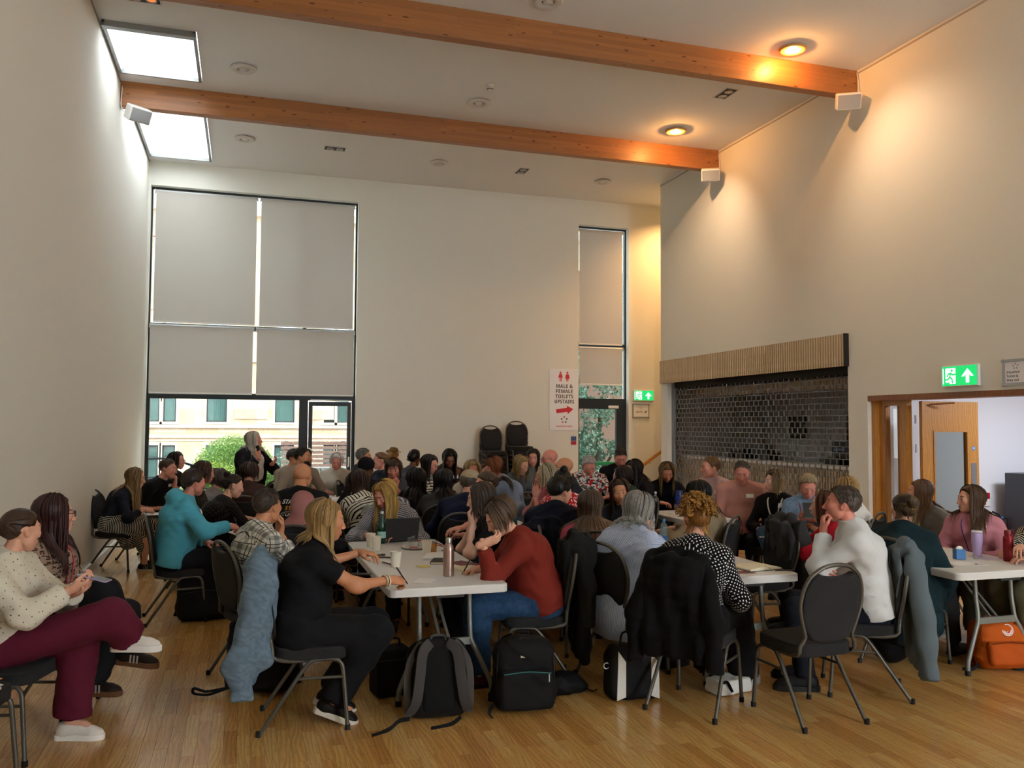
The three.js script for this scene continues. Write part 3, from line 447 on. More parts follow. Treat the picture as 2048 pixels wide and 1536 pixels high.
{
  const tex = canvasTex(512, 1024, (g, w, h) => {
    g.fillStyle = '#efeff1'; g.fillRect(0, 0, w, h); g.fillStyle = '#d2232f'; manIcon(g, 196, 60, 108, false); manIcon(g, 320, 60, 108, true);
    g.fillStyle = '#16161a'; g.textAlign = 'center'; g.font = 'bold 84px sans-serif'; ['MALE &', 'FEMALE', 'TOILETS', 'UPSTAIRS'].forEach((t, i) => { g.save(); g.translate(266, 316 + i * 86); g.scale(t.length > 7 ? 0.94 : 1, 1); g.fillText(t, 0, 0); g.restore(); });
    g.fillStyle = '#d2232f'; g.save(); g.translate(270, 690); g.rotate(-0.12); g.beginPath(); for (const [x, y] of [[-150, -34], [50, -34], [50, -72], [160, 0], [50, 72], [50, 34], [-150, 34]]) g.lineTo(x, y); g.fill(); g.restore();
    starLogo(g, 264, 850, 48, ['#d2232f', '#2a2a30', '#2a2a30']); g.fillStyle = '#c2202c'; g.font = 'bold 36px sans-serif'; g.fillText('FUNCTION SUITE', 264, 974);
  });
  const t = thing('toilets_sign', 'large white sign pointing to the toilets upstairs', 'sign', [7.84, 2.275, 0.0]);
  obj('board', rb(0.62, 1.24, 0.012, 0.004, 0, 0, 0.008), std(0xe8e8ea, 0.5), t); obj('print', new THREE.PlaneGeometry(0.612, 1.232).translate(0, 0, 0.0148), std(0xffffff, 0.5, { map: tex }), t);
  const fp = thing('fire_point_notice', 'small blue and red fire notice under the large white sign', 'notice', [8.055, 1.475, 0.002]);
  obj('backing', rb(0.13, 0.24, 0.006, 0.002, 0, 0, 0.003), whitePlastic, fp); obj('panel', b2(-0.055, -0.03, 0.006, 0.06, 0.06, 0.008), std(0x39558a, 0.5), fp); obj('panel', b2(-0.055, -0.11, 0.006, 0.06, -0.035, 0.008), std(0xb3272e, 0.5), fp); obj('hook', cyl(0.008, 0.008, 0.01, 0, 0.085, 0.008, 12).rotateX(0), steel, fp);
}
function exitSign(pos, turn, label, w = 0.46, h = 0.21) {
  const tex = canvasTex(512, 232, (g, W, H) => {
    g.fillStyle = '#00a651'; g.fillRect(0, 0, W, H); g.fillStyle = '#fff'; g.fillRect(55, 22, 150, 188); g.fillRect(14, 22, 14, 188);
    g.strokeStyle = '#00a651'; g.fillStyle = '#00a651'; g.lineWidth = 20; g.lineCap = 'round'; g.lineJoin = 'round'; g.beginPath(); g.arc(150, 50, 17, 0, 7); g.fill();
    const L = (...p) => { g.beginPath(); for (let i = 0; i < p.length; i += 2) g.lineTo(p[i], p[i + 1]); g.stroke(); }; L(134, 80, 118, 128); L(118, 128, 90, 158, 62, 158); L(118, 128, 152, 150, 158, 196); L(134, 82, 100, 88, 84, 116); L(138, 84, 166, 104, 196, 96); g.fillRect(55, 190, 60, 20);
    g.fillStyle = '#fff'; g.beginPath(); for (const [x, y] of [[378, 34], [466, 128], [426, 128], [402, 104], [402, 202], [354, 202], [354, 104], [330, 128], [290, 128]]) g.lineTo(x, y); g.fill();
  });
  const t = thing('exit_sign', label, 'sign', pos, turn);
  obj('case', rb(w, h, 0.04, 0.006, 0, 0, 0.022), std(0xe6e8e6, 0.5), t);
  obj('sign_face', new THREE.PlaneGeometry(w - 0.02, h - 0.02).translate(0, 0, 0.0425), std(0x222222, 0.4, { emissive: 0xffffff, emissiveMap: tex, emissiveIntensity: 0.95 }), t);
  const l = new THREE.RectAreaLight(0x8dffb8, 1.2, w - 0.02, h - 0.02); l.position.set(0, 0, 0.05); l.rotation.y = PI; t.add(l);
}
exitSign([9.61, 2.385, 0.0], 0, 'lit green running-man exit sign on the warm wall by the stairs', 0.46, 0.22);
exitSign([RX, 2.325, 8.62], -PI / 2, 'lit green running-man exit sign over the oak double door', 0.5, 0.235);
function framedSign(name, pos, turn, w, h, label, draw) {
  const t = thing(name, label, 'sign', pos, turn), a = 0.022, fm = std(0xa9abac, 0.35, { metalness: 0.7 });
  obj('frame', [b2(-w / 2, -h / 2, 0, w / 2, -h / 2 + a, 0.02), b2(-w / 2, h / 2 - a, 0, w / 2, h / 2, 0.02), b2(-w / 2, -h / 2, 0, -w / 2 + a, h / 2, 0.016), b2(w / 2 - a, -h / 2, 0, w / 2, h / 2, 0.016)], fm, t);
  obj('corner_cap', [[-1, -1], [1, -1], [-1, 1], [1, 1]].map(([x, y]) => rb(0.036, 0.036, 0.024, 0.008, x * (w / 2 - 0.012), y * (h / 2 - 0.012), 0.012)), fm, t);
  obj('sheet', new THREE.PlaneGeometry(w - a * 2, h - a * 2).translate(0, 0, 0.008), std(0xffffff, 0.4, { map: canvasTex(512, Math.round(512 * h / w), draw) }), t); obj('backing', b2(-w / 2 + 0.01, -h / 2 + 0.01, 0, w / 2 - 0.01, h / 2 - 0.01, 0.006), whitePlastic, t);
}
framedSign('direction_sign', [9.56, 2.07, 0.0], 0, 0.38, 0.29, 'small framed sign with an arrow below the stairs exit sign', (g, w, h) => { g.fillStyle = '#efeeee'; g.fillRect(0, 0, w, h); starLogo(g, 256, 100, 42, ['#8a8a90']); g.fillStyle = '#222'; g.font = 'bold 66px sans-serif'; g.textAlign = 'center'; g.fillText('TOILETS', 200, 260); g.save(); g.translate(420, 240); g.rotate(-0.8); g.beginPath(); for (const [x, y] of [[-50, -12], [10, -12], [10, -34], [60, 0], [10, 34], [10, 12], [-50, 12]]) g.lineTo(x, y); g.fill(); g.restore(); });
framedSign('direction_sign', [RX, 2.325, 9.4], -PI / 2, 0.5, 0.27, 'framed sign for the disabled toilet and way out over the oak door', (g, w, h) => { g.fillStyle = '#ecebec'; g.fillRect(0, 0, w, h); g.strokeStyle = '#888'; g.lineWidth = 4; g.strokeRect(6, 6, w - 12, h - 12); starLogo(g, 150, 62, 30, ['#77777d']); g.fillStyle = '#1c1c20'; g.font = 'bold 42px sans-serif'; ['Disabled', 'Toilet &', 'Way out'].forEach((t, i) => g.fillText(t, 30, 150 + i * 50)); });

// ================= chairs and tables =================
const chairCloth = phys(0x1b1b1d, 0.92, { bumpMap: dataTex(128, 128, (u, v) => hash(Math.floor(u * 64), Math.floor(v * 64)), false, 6, 6), bumpScale: 0.0006 }), chairMetal = std(0x5d5a52, 0.42, { metalness: 0.55 }), rubber = std(0x151515, 0.8);
const CHAIR = (() => {
  const seat = clean(extr(rrect(0.42, 0.42, 0.09), 0.05, 0.014, 8).rotateX(-PI / 2).translate(0, 0.408, 0));
  const b = new THREE.Shape(); b.moveTo(-0.12, 0.5); b.bezierCurveTo(-0.05, 0.485, 0.05, 0.485, 0.12, 0.5); b.bezierCurveTo(0.2, 0.56, 0.225, 0.68, 0.205, 0.78); b.bezierCurveTo(0.19, 0.84, 0.16, 0.88, 0.125, 0.9); b.bezierCurveTo(0.07, 0.868, -0.07, 0.868, -0.125, 0.9); b.bezierCurveTo(-0.16, 0.88, -0.19, 0.84, -0.205, 0.78); b.bezierCurveTo(-0.225, 0.68, -0.2, 0.56, -0.12, 0.5);
  const lean = (g) => { const p = g.attributes.position; for (let i = 0; i < p.count; i++) p.setZ(i, p.getZ(i) - 0.21 - (p.getY(i) - 0.45) * 0.16 + 0.35 * p.getX(i) * p.getX(i)); g.computeVertexNormals(); return clean(g); };
  const back = lean(extr(b, 0.028, 0.012, 8).translate(0, 0, -0.014));
  const fr = []; for (const q of [1]) for (const [x, y] of [[0.2, 0.42], [0.198, 0.47], [0.17, 0.52], [0.195, 0.6], [0.222, 0.7], [0.212, 0.8], [0.175, 0.88], [0.09, 0.935], [0, 0.948]]) fr.push([x, y]);
  const all = [...fr.map(([x, y]) => [x, y]), ...fr.slice(0, -1).reverse().map(([x, y]) => [-x, y])].map(([x, y]) => V(x, y, -0.21 - (y - 0.45) * 0.16 + 0.35 * x * x - 0.012));
  const frame = merge([tube([V(0.195, 0.4, -0.02), V(0.2, 0.402, -0.12), ...all, V(-0.2, 0.402, -0.12), V(-0.195, 0.4, -0.02)], 0.0125, 52, 7)]);
  const leg = (q, rear) => tube((rear ? [[0.225, 0.012, -0.27], [0.212, 0.2, -0.142], [0.205, 0.345, -0.042], [0.2, 0.392, 0.0], [0.198, 0.402, 0.05], [0.198, 0.402, 0.07]] : [[0.198, 0.402, 0.07], [0.198, 0.402, 0.12], [0.2, 0.388, 0.165], [0.203, 0.34, 0.185], [0.214, 0.012, 0.215]]).map(([x, y, z]) => V(q * x, y, z)), 0.0125, 16, 7);
  const str = (q) => rod([q * 0.2075, 0.3, -0.072], [q * 0.205, 0.3, 0.188], 0.009), cross = merge([rod([-0.2, 0.398, 0.06], [0.2, 0.398, 0.06], 0.009), rod([-0.197, 0.398, -0.08], [0.197, 0.398, -0.08], 0.009)]);
  return { seat, back, frame, legs: [1, -1].flatMap((q) => [[leg(q, true), [q * 0.225, 0, -0.277]], [leg(q, false), [q * 0.214, 0, 0.215]]]), str: [str(1), str(-1)], cross, cap_: cyl(0.0155, 0.0155, 0.03, 0, 0, 0, 12) };
})();
let chair0 = null;
function chair(x, z, turn, label, y = 0, group) {
  if (chair0) return dup(chair0, [x, y, z], turn, label, group);
  const t = chair0 = thing('banquet_chair', label, 'chair', [x, y, z], turn, group);
  obj('seat', CHAIR.seat, chairCloth, t); obj('backrest', CHAIR.back, chairCloth, t); obj('back_frame', CHAIR.frame, chairMetal, t);
  for (const [g, f] of CHAIR.legs) { const l = obj('leg', g, chairMetal, t); obj('foot_cap', CHAIR.cap_, rubber, l).position.set(...f); }
  for (const g of CHAIR.str) obj('stretcher', g, chairMetal, t); obj('cross_rail', CHAIR.cross, chairMetal, t); return t;
}
const tableWhite = phys(0xdcdad4, 0.45, { bumpMap: again(fineNoiseT(), 8, 8), bumpScale: 0.0008 }), tableLeg = std(0x84867f, 0.45, { metalness: 0.4 });
function fineNoiseT() { return dataTex(128, 128, (u, v) => vnoise(u * 60, v * 60, 60, 60), false); }
function foldingTable(x0, x1, z0, z1, label, turn = 0) {   // long side along z
  const w = x1 - x0, L = z1 - z0, t = thing('folding_table', label, 'table', [(x0 + x1) / 2, 0, (z0 + z1) / 2], turn);
  const s = new THREE.Shape(), a = w / 2, b = L / 2, r = 0.05; s.moveTo(-a + r, -b); s.lineTo(a - r, -b); s.absarc(a - r, -b + r, r, -PI / 2, 0); s.lineTo(a, b - r); s.absarc(a - r, b - r, r, 0, PI / 2); s.lineTo(-a + r, b); s.absarc(-a + r, b - r, r, PI / 2, PI); s.lineTo(-a, -b + r); s.absarc(-a + r, -b + r, r, PI, 1.5 * PI);
  obj('table_top', metreUV(extr(s, 0.026, 0.01, 6).rotateX(-PI / 2).translate(0, 0.704, 0)), tableWhite, t);
  obj('edge_lip', metreUV((() => { const h = s.clone(); const i = new THREE.Path(); i.moveTo(-a + 0.03, -b + 0.03); i.lineTo(-a + 0.03, b - 0.03); i.lineTo(a - 0.03, b - 0.03); i.lineTo(a - 0.03, -b + 0.03); h.holes.push(i); return extr(h, 0.012, 0.003, 6).rotateX(-PI / 2).translate(0, 0.69, 0); })()), tableWhite, t);
  obj('underside', [b2(-a + 0.04, 0.696, -b + 0.04, a - 0.04, 0.704, b - 0.04), b2(-0.09, 0.672, b - 0.03, 0.09, 0.692, b - 0.001), b2(-0.09, 0.672, -b + 0.001, 0.09, 0.692, -b + 0.03)], std(0x2a2a28, 0.7), t);
  for (const q of [1, -1]) {
    const z = q * (b - 0.1); for (const e of [1, -1]) { const l = obj('leg', tube([[e * 0.165, 0.7, z - q * 0.06], [e * 0.165, 0.52, z - q * 0.05], [e * 0.168, 0.38, z - q * 0.03], [e * 0.2, 0.31, z - q * 0.02], [e * 0.295, 0.1, z], [e * 0.3, 0.02, z]], 0.0165, 26, 8), tableLeg, t); obj('foot_cap', cyl(0.02, 0.02, 0.035, e * 0.3, 0, z, 12), rubber, l); }
    obj('crossbar', [b2(-0.18, 0.345, z - q * 0.03 - 0.012, 0.18, 0.39, z - q * 0.03 + 0.012)], tableLeg, t); obj('brace', [bar([-0.03, 0.37, z - q * 0.04], [-0.02, 0.69, z - q * Math.min(0.55, b - 0.2)], 0.018, 0.012), bar([0.03, 0.37, z - q * 0.04], [0.02, 0.69, z - q * Math.min(0.55, b - 0.2)], 0.018, 0.012)], tableLeg, t);
  }
  return t;
}
foldingTable(2.56, 3.33, 8.58, 10.79, 'white folding table of the front group, with the steel bottle and paper cups');
foldingTable(4.62, 5.38, 8.85, 10.98, 'white folding table beside the polka dot blouse, with the open notebook');
foldingTable(6.45, 7.38, 10.05, 11.28, 'white folding table with the lilac tumbler and red flask');
foldingTable(1.98, 2.75, 5.3, 7.18, 'white folding table in front of the bald man in the printed tee');
foldingTable(3.85, 4.5, 6.2, 7.88, 'white folding table beyond the rust jumper, where the pink top person leans');
foldingTable(6.25, 6.85, 6.8, 7.88, 'white folding table with the blue water bottle near the bar');
foldingTable(2.5, 3.08, 3.62, 4.7, 'white folding table next to the big window, at the white-haired person');
const ORD = ['', 'second', 'third', 'fourth', 'fifth', 'sixth', 'seventh', 'eighth', 'ninth', 'tenth', 'eleventh'];
// stacked chairs against the far wall
for (const [x, z, n, w] of [[6.23, 0.5, 10, 'stack nearer the big window'], [6.76, 0.48, 11, 'taller stack nearer the white sign']]) for (let k = 0; k < n; k++) chair(x, z + k * 0.004, (hash(k, 5) - 0.5) * 0.05, (k === n - 1 ? 'topmost' : k === 0 ? 'lowest' : ORD[n - 1 - k] + ' from the top') .replace(/^/, 'black banquet chair, ') + ', in the ' + w, k * 0.088, 'chairs in the ' + w);
chair(7.2, 0.75, R(10), 'single black banquet chair beside the taller stack under the sign');
chair(5.0, 11.52, R(183), 'empty black banquet chair with oval back at the end of the polka dot table');
chair(2.1, 3.0, R(200), 'empty black banquet chair behind the standing speaker'); chair(1.25, 4.6, R(150), 'empty black banquet chair in front of the bush outside');
chair(5.85, 9.75, R(-88), 'banquet chair carrying the charcoal coat, beside the white shirt man');

// ================= figures: distance fields meshed by surface nets =================
const smin = (a, b, k) => { if (k <= 0) return a < b ? a : b; const h = Math.max(k - Math.abs(a - b), 0) / k; return (a < b ? a : b) - h * h * k * 0.25; };
// primitives: capsule with two radii, squeezable across x about its own middle; or an ellipsoid, turnable
const PR = (kind, a, b, ra, rb_, rx, ry, rz, o) => ({ kind, a, b, ra, rb: rb_, rx, ry, rz, k: o.k ?? 0.02, sx: o.sx || 1, cx: o.cx ?? (a.x + b.x) / 2, q: o.q ? o.q.clone().invert() : null, cut: o.cut || null, sub: !!o.sub, dx: b.x - a.x, dy: b.y - a.y, dz: b.z - a.z, l2: Math.max(a.distanceToSquared(b), 1e-8), rmin: Math.min(rx, ry, rz), v0: 0, ax: null, sd: null, td: null });
function cap(a, b, ra, rb_, o = {}) { return PR(0, a, b, ra, rb_, 0, 0, 0, { ...o, k: o.k ?? 0.03 }); }
function ell(c, rx, ry, rz, o = {}) { return PR(1, c, c, 0, 0, rx, ry, rz, o); }
function box(c, hx, hy, hz, r, o = {}) { return PR(2, c, c, r, r, hx, hy, hz, o); }
const _v = new THREE.Vector3();
function primD(p, x, y, z) {
  let d;
  if (p.kind === 2) {
    let qx = x - p.a.x, qy = y - p.a.y, qz = z - p.a.z; if (p.q) { _v.set(qx, qy, qz).applyQuaternion(p.q); qx = _v.x; qy = _v.y; qz = _v.z; }
    const ax = Math.abs(qx) - p.rx + p.ra, ay = Math.abs(qy) - p.ry + p.ra, az = Math.abs(qz) - p.rz + p.ra, mx = ax > 0 ? ax : 0, my = ay > 0 ? ay : 0, mz = az > 0 ? az : 0; d = Math.sqrt(mx * mx + my * my + mz * mz) + Math.min(Math.max(ax, ay, az), 0) - p.ra;
  } else if (p.kind === 1) {
    let qx = x - p.a.x, qy = y - p.a.y, qz = z - p.a.z; if (p.q) { _v.set(qx, qy, qz).applyQuaternion(p.q); qx = _v.x; qy = _v.y; qz = _v.z; }
    const ax = qx / p.rx, ay = qy / p.ry, az = qz / p.rz, k0 = Math.sqrt(ax * ax + ay * ay + az * az), bx_ = ax / p.rx, by = ay / p.ry, bz = az / p.rz, k1 = Math.sqrt(bx_ * bx_ + by * by + bz * bz);
    d = k1 < 1e-6 ? -p.rmin : k0 * (k0 - 1) / k1;
  } else {
    let ox = x - p.a.x, dx = p.dx; const oy = y - p.a.y, dy = p.dy, oz = z - p.a.z, dz = p.dz;
    if (p.sx !== 1) { ox /= p.sx; dx /= p.sx; }
    const l2 = p.sx !== 1 ? Math.max(dx * dx + dy * dy + dz * dz, 1e-8) : p.l2; let h = (ox * dx + oy * dy + oz * dz) / l2; h = h < 0 ? 0 : h > 1 ? 1 : h;
    const ex = ox - dx * h, ey = oy - dy * h, ez = oz - dz * h; d = Math.sqrt(ex * ex + ey * ey + ez * ez) - (p.ra + (p.rb - p.ra) * h);
  }
  if (p.cut) for (const c of p.cut) { const e = (x - c[0]) * c[3] + (y - c[1]) * c[4] + (z - c[2]) * c[5]; if (e > d) d = e; }
  return d;
}
function fieldD(ps, x, y, z) { let d = 1e3; for (const p of ps) { const e = primD(p, x, y, z); if (p.sub) { const k = p.k, f = -e, h = Math.max(k - Math.abs(d - f), 0) / k; d = Math.max(d, f) + h * h * k * 0.25; } else d = smin(d, e, p.k); } return d; }
function bounds(ps, pad) { const lo = V(1e3, 1e3, 1e3), hi = V(-1e3, -1e3, -1e3); for (const p of ps) { if (p.sub) continue; const r = p.kind === 2 ? Math.hypot(p.rx, p.ry, p.rz) : p.kind ? Math.max(p.rx, p.ry, p.rz) : Math.max(p.ra, p.rb) * p.sx; for (const c of [p.a, p.b]) { lo.min(V(c.x - r, c.y - r, c.z - r)); hi.max(V(c.x + r, c.y + r, c.z + r)); } } return [lo.subScalar(pad), hi.addScalar(pad)]; }
// surface nets over the blocks near the surface; opt: disp(x,y,z) added to the distance, gcut planes, colour(x,y,z) -> THREE.Color, uvOf 'cyl' for patterned cloth
function mesher(ps, h, opt = {}) {
  const [lo, hi] = bounds(ps, h * 2 + 0.01), B = 4, nb = [0, 1, 2].map((i) => Math.ceil((hi.getComponent(i) - lo.getComponent(i)) / (h * B))), nx = nb[0] * B + 1, ny = nb[1] * B + 1, nz = nb[2] * B + 1;
  const val = new Float32Array(nx * ny * nz).fill(1), act = [], Rb = h * B * 0.5 * 1.7321, sy = nx, sz = nx * ny, pad = opt.pad ?? 0.012;
  for (let bz = 0; bz < nb[2]; bz++) for (let by = 0; by < nb[1]; by++) for (let bx_ = 0; bx_ < nb[0]; bx_++) {
    const cx = lo.x + (bx_ + 0.5) * B * h, cy = lo.y + (by + 0.5) * B * h, cz = lo.z + (bz + 0.5) * B * h, ds = []; let best = 1e3, d = 1e3;
    for (const p of ps) { const e = primD(p, cx, cy, cz); ds.push(e); if (p.sub) { d = Math.max(d, -e); continue; } if (e < best) best = e; d = smin(d, e, p.k); }
    if (best > Rb * 1.25 + pad + 0.03) continue;
    if (d < -Rb * 1.8 - pad) { for (let k = 0; k < B; k++) for (let j = 0; j < B; j++) for (let i = 0; i < B; i++) val[(bz * B + k) * sz + (by * B + j) * sy + bx_ * B + i] = -1; continue; }
    act.push([bx_, by, bz, ps.filter((p, i) => p.sub ? ds[i] < Rb + 0.03 : ds[i] < Math.max(best, 0) + 2.2 * Rb + 0.05 + p.k)]);
  }
  for (const [bx_, by, bz, list] of act) for (let k = 0; k <= B; k++) for (let j = 0; j <= B; j++) for (let i = 0; i <= B; i++) {
    const ix = bx_ * B + i, iy = by * B + j, iz = bz * B + k, x = lo.x + ix * h, y = lo.y + iy * h, z = lo.z + iz * h; let d = fieldD(list, x, y, z);
    if (opt.disp && Math.abs(d) < 0.04) d += opt.disp(x, y, z);
    if (opt.gcut) for (const c of opt.gcut) { const e = (x - c[0]) * c[3] + (y - c[1]) * c[4] + (z - c[2]) * c[5]; if (e > d) d = e; }
    val[iz * sz + iy * sy + ix] = d;
  }
  const vid = new Int32Array(nx * ny * nz).fill(-1), pos = [], idx = [], off = [0, 1, sy, sy + 1, sz, sz + 1, sz + sy, sz + sy + 1], E = [[0, 1], [2, 3], [4, 5], [6, 7], [0, 2], [1, 3], [4, 6], [5, 7], [0, 4], [1, 5], [2, 6], [3, 7]];
  for (const [bx_, by, bz] of act) for (let k = 0; k < B; k++) for (let j = 0; j < B; j++) for (let i = 0; i < B; i++) {
    const ix = bx_ * B + i, iy = by * B + j, iz = bz * B + k; if (ix >= nx - 1 || iy >= ny - 1 || iz >= nz - 1) continue;
    const o = iz * sz + iy * sy + ix; let m = 0; for (let c = 0; c < 8; c++) if (val[o + off[c]] < 0) m |= 1 << c; if (m === 0 || m === 255) continue;
    let X = 0, Y = 0, Z = 0, n = 0; for (const [a, b] of E) { const va = val[o + off[a]], vb = val[o + off[b]]; if ((va < 0) === (vb < 0)) continue; const t = va / (va - vb); X += (a & 1) + ((b & 1) - (a & 1)) * t; Y += ((a >> 1) & 1) + (((b >> 1) & 1) - ((a >> 1) & 1)) * t; Z += (a >> 2) + ((b >> 2) - (a >> 2)) * t; n++; }
    vid[o] = pos.length / 3; pos.push(lo.x + (ix + X / n) * h, lo.y + (iy + Y / n) * h, lo.z + (iz + Z / n) * h);
  }
  for (const [bx_, by, bz] of act) for (let k = 0; k < B; k++) for (let j = 0; j < B; j++) for (let i = 0; i < B; i++) {
    const ix = bx_ * B + i, iy = by * B + j, iz = bz * B + k, o = iz * sz + iy * sy + ix, v0 = val[o] < 0;
    const quad = (a, b, c, d, f) => { if (a < 0 || b < 0 || c < 0 || d < 0) return; if (f) idx.push(a, b, c, a, c, d); else idx.push(a, c, b, a, d, c); };
    if (iy > 0 && iz > 0 && (val[o + 1] < 0) !== v0) quad(vid[o - sy - sz], vid[o - sz], vid[o], vid[o - sy], v0);
    if (ix > 0 && iz > 0 && (val[o + sy] < 0) !== v0) quad(vid[o - 1 - sz], vid[o - 1], vid[o], vid[o - sz], v0);
    if (ix > 0 && iy > 0 && (val[o + sz] < 0) !== v0) quad(vid[o - 1 - sy], vid[o - sy], vid[o], vid[o - 1], v0);
  }
  const g = new THREE.BufferGeometry(); g.setAttribute('position', new THREE.BufferAttribute(new Float32Array(pos), 3)); g.setIndex(new THREE.BufferAttribute(new Uint32Array(idx), 1)); g.computeVertexNormals();
  if (opt.colour) { const c = new Float32Array(pos.length); for (let i = 0; i < pos.length; i += 3) { const q = opt.colour(pos[i], pos[i + 1], pos[i + 2]); c[i] = q.r; c[i + 1] = q.g; c[i + 2] = q.b; } g.setAttribute('color', new THREE.BufferAttribute(c, 3)); }
  const nearest = (x, y, z) => { let b = null, bd = 1e3; for (const p of ps) { if (p.sub || p.kind) continue; const d = primD(p, x, y, z); if (d < bd) { bd = d; b = p; } } return b; };
  const uvFor = (p, x, y, z) => { // round the limb, along the limb, in metres
    const ax = p.ax ||= p.l2 > 1e-6 ? V(p.dx, p.dy, p.dz).normalize() : V(0, 1, 0), s = p.sd ||= Math.abs(ax.z) > 0.9 ? V(1, 0, 0) : V(0, 0, 1).addScaledVector(ax, -ax.z).normalize(), t = p.td ||= new THREE.Vector3().crossVectors(ax, s);
    _v.set(x - p.a.x, y - p.a.y, z - p.a.z); const r = (p.ra + p.rb) * 0.5 * (p.sx > 1 ? 1.25 : 1); return [Math.atan2(_v.dot(t) / p.sx, _v.dot(s)), r, _v.dot(ax) + (p.v0 || 0)];
  };
  const ends = (p, x, y, z) => { uvFor(p, x, y, z); _v.set(x - p.a.x, y - p.a.y, z - p.a.z); const al = _v.dot(p.ax), L = Math.sqrt(p.l2); return (al < 0 || al > L) && Math.hypot(_v.dot(p.td) / p.sx, _v.dot(p.sd)) < 0.85 * (p.ra + p.rb) * 0.5 ? (al < 0 ? 0.001 : L) + p.v0 : 0; };
  if (opt.uv === 'cyl') {
    const q = g.toNonIndexed(), P = q.attributes.position, uv = new Float32Array(P.count * 2);
    for (let i = 0; i < P.count; i += 3) {
      const p = nearest((P.getX(i) + P.getX(i + 1) + P.getX(i + 2)) / 3, (P.getY(i) + P.getY(i + 1) + P.getY(i + 2)) / 3, (P.getZ(i) + P.getZ(i + 1) + P.getZ(i + 2)) / 3) || ps[0]; let a0 = 0; const pl = ends(p, (P.getX(i) + P.getX(i + 1) + P.getX(i + 2)) / 3, (P.getY(i) + P.getY(i + 1) + P.getY(i + 2)) / 3, (P.getZ(i) + P.getZ(i + 1) + P.getZ(i + 2)) / 3);
      for (let j = 0; j < 3; j++) { if (pl) { _v.set(P.getX(i + j) - p.a.x, P.getY(i + j) - p.a.y, P.getZ(i + j) - p.a.z); uv[(i + j) * 2] = _v.dot(p.td); uv[(i + j) * 2 + 1] = _v.dot(p.sd) + pl; continue; } let [a, r, v] = uvFor(p, P.getX(i + j), P.getY(i + j), P.getZ(i + j)); if (j === 0) a0 = a; else { if (a - a0 > PI) a -= 2 * PI; if (a0 - a > PI) a += 2 * PI; } uv[(i + j) * 2] = a * r; uv[(i + j) * 2 + 1] = v; }
    }
    q.setAttribute('uv', new THREE.BufferAttribute(uv, 2)); return q;
  }
  const uv = new Float32Array(pos.length / 3 * 2); for (let i = 0, j = 0; i < pos.length; i += 3, j += 2) { uv[j] = pos[i] + pos[i + 2] * 0.7; uv[j + 1] = pos[i + 1] + pos[i + 2] * 0.3; } g.setAttribute('uv', new THREE.BufferAttribute(uv, 2));
  return g;
}
// ---- head: origin between the ears, +z the face, +y up
function headPrims(f) {
  const m = !f, P = [ell(V(0, 0.032, -0.014), 0.077, 0.084, 0.097), ell(V(0, -0.03, 0.03), m ? 0.061 : 0.057, 0.078, 0.06, { k: 0.03 }), ell(V(0, -0.088, 0.058), m ? 0.03 : 0.024, 0.024, 0.026, { k: 0.03 })];
  for (const s of [-1, 1]) P.push(ell(V(s * (m ? 0.05 : 0.046), -0.056, 0.016), 0.02, 0.026, 0.03, { k: 0.03 }), ell(V(s * 0.043, -0.012, 0.062), 0.022, 0.019, 0.022, { k: 0.03 }));
  P.push(cap(V(-0.034, 0.029, 0.078), V(0.034, 0.029, 0.078), m ? 0.013 : 0.011, m ? 0.013 : 0.011, { k: 0.02 }));
  for (const s of [-1, 1]) P.push(ell(V(s * 0.032, 0.009, 0.096), 0.017, 0.012, 0.014, { sub: true, k: 0.012 }));
  for (const s of [-1, 1]) P.push(ell(V(s * 0.0315, 0.0085, 0.0765), 0.0155, 0.0125, 0.0135, { k: 0.006 }));
  P.push(cap(V(0, 0.016, 0.086), V(0, -0.028, m ? 0.112 : 0.106), 0.008, 0.0115, { k: 0.012 }));
  for (const s of [-1, 1]) P.push(ell(V(s * 0.0115, -0.034, 0.098), 0.009, 0.007, 0.01, { k: 0.008 }));
  P.push(ell(V(0, -0.0575, 0.09), 0.024, 0.0065, 0.0105, { k: 0.008 }), ell(V(0, -0.068, 0.0885), 0.02, 0.0075, 0.01, { k: 0.008 }), cap(V(-0.021, -0.0625, 0.1005), V(0.021, -0.0625, 0.1005), 0.0025, 0.0025, { sub: true, k: 0.004 }));
  for (const s of [-1, 1]) { const q = new THREE.Quaternion().setFromEuler(new THREE.Euler(-0.15, s * 0.45, s * -0.12)); P.push(ell(V(s * 0.08, -0.004, -0.014), 0.009, 0.031, 0.018, { k: 0.008, q }), ell(V(s * 0.087, -0.002, -0.009), 0.005, 0.02, 0.01, { sub: true, k: 0.006, q })); }
  return P;
}
const HEADS = {};
function headTemplate(f, h) {
  const key = (f ? 'f' : 'm') + h; if (HEADS[key]) return HEADS[key];
  const P = headPrims(f), g = mesher(P, h, { pad: 0.004 }), p = g.attributes.position, zone = new Uint8Array(p.count);
  for (let i = 0; i < p.count; i++) {
    const x = Math.abs(p.getX(i)), y = p.getY(i), z = p.getZ(i);
    if (z > 0.088 && x < 0.022 && y < -0.052 && y > -0.074) zone[i] = 1;
    else if (z > 0.072 && x > 0.011 && x < 0.05 && Math.abs(y - (0.034 - (x - 0.03) * (x - 0.03) * 6)) < h * 0.75) zone[i] = 2;
    else if (z > 0.03 && y < -0.045) zone[i] = 4;                     // beard area
    else if (x > 0.03 && x < 0.06 && y < 0 && y > -0.04 && z > 0.05) zone[i] = 5; // cheeks
  }
  return HEADS[key] = { g, zone, P };
}
const skullP = [headPrims(true)[0], headPrims(true)[1], headPrims(true)[2]], C0 = V(0, 0.012, -0.008);
const RAD = new Map();
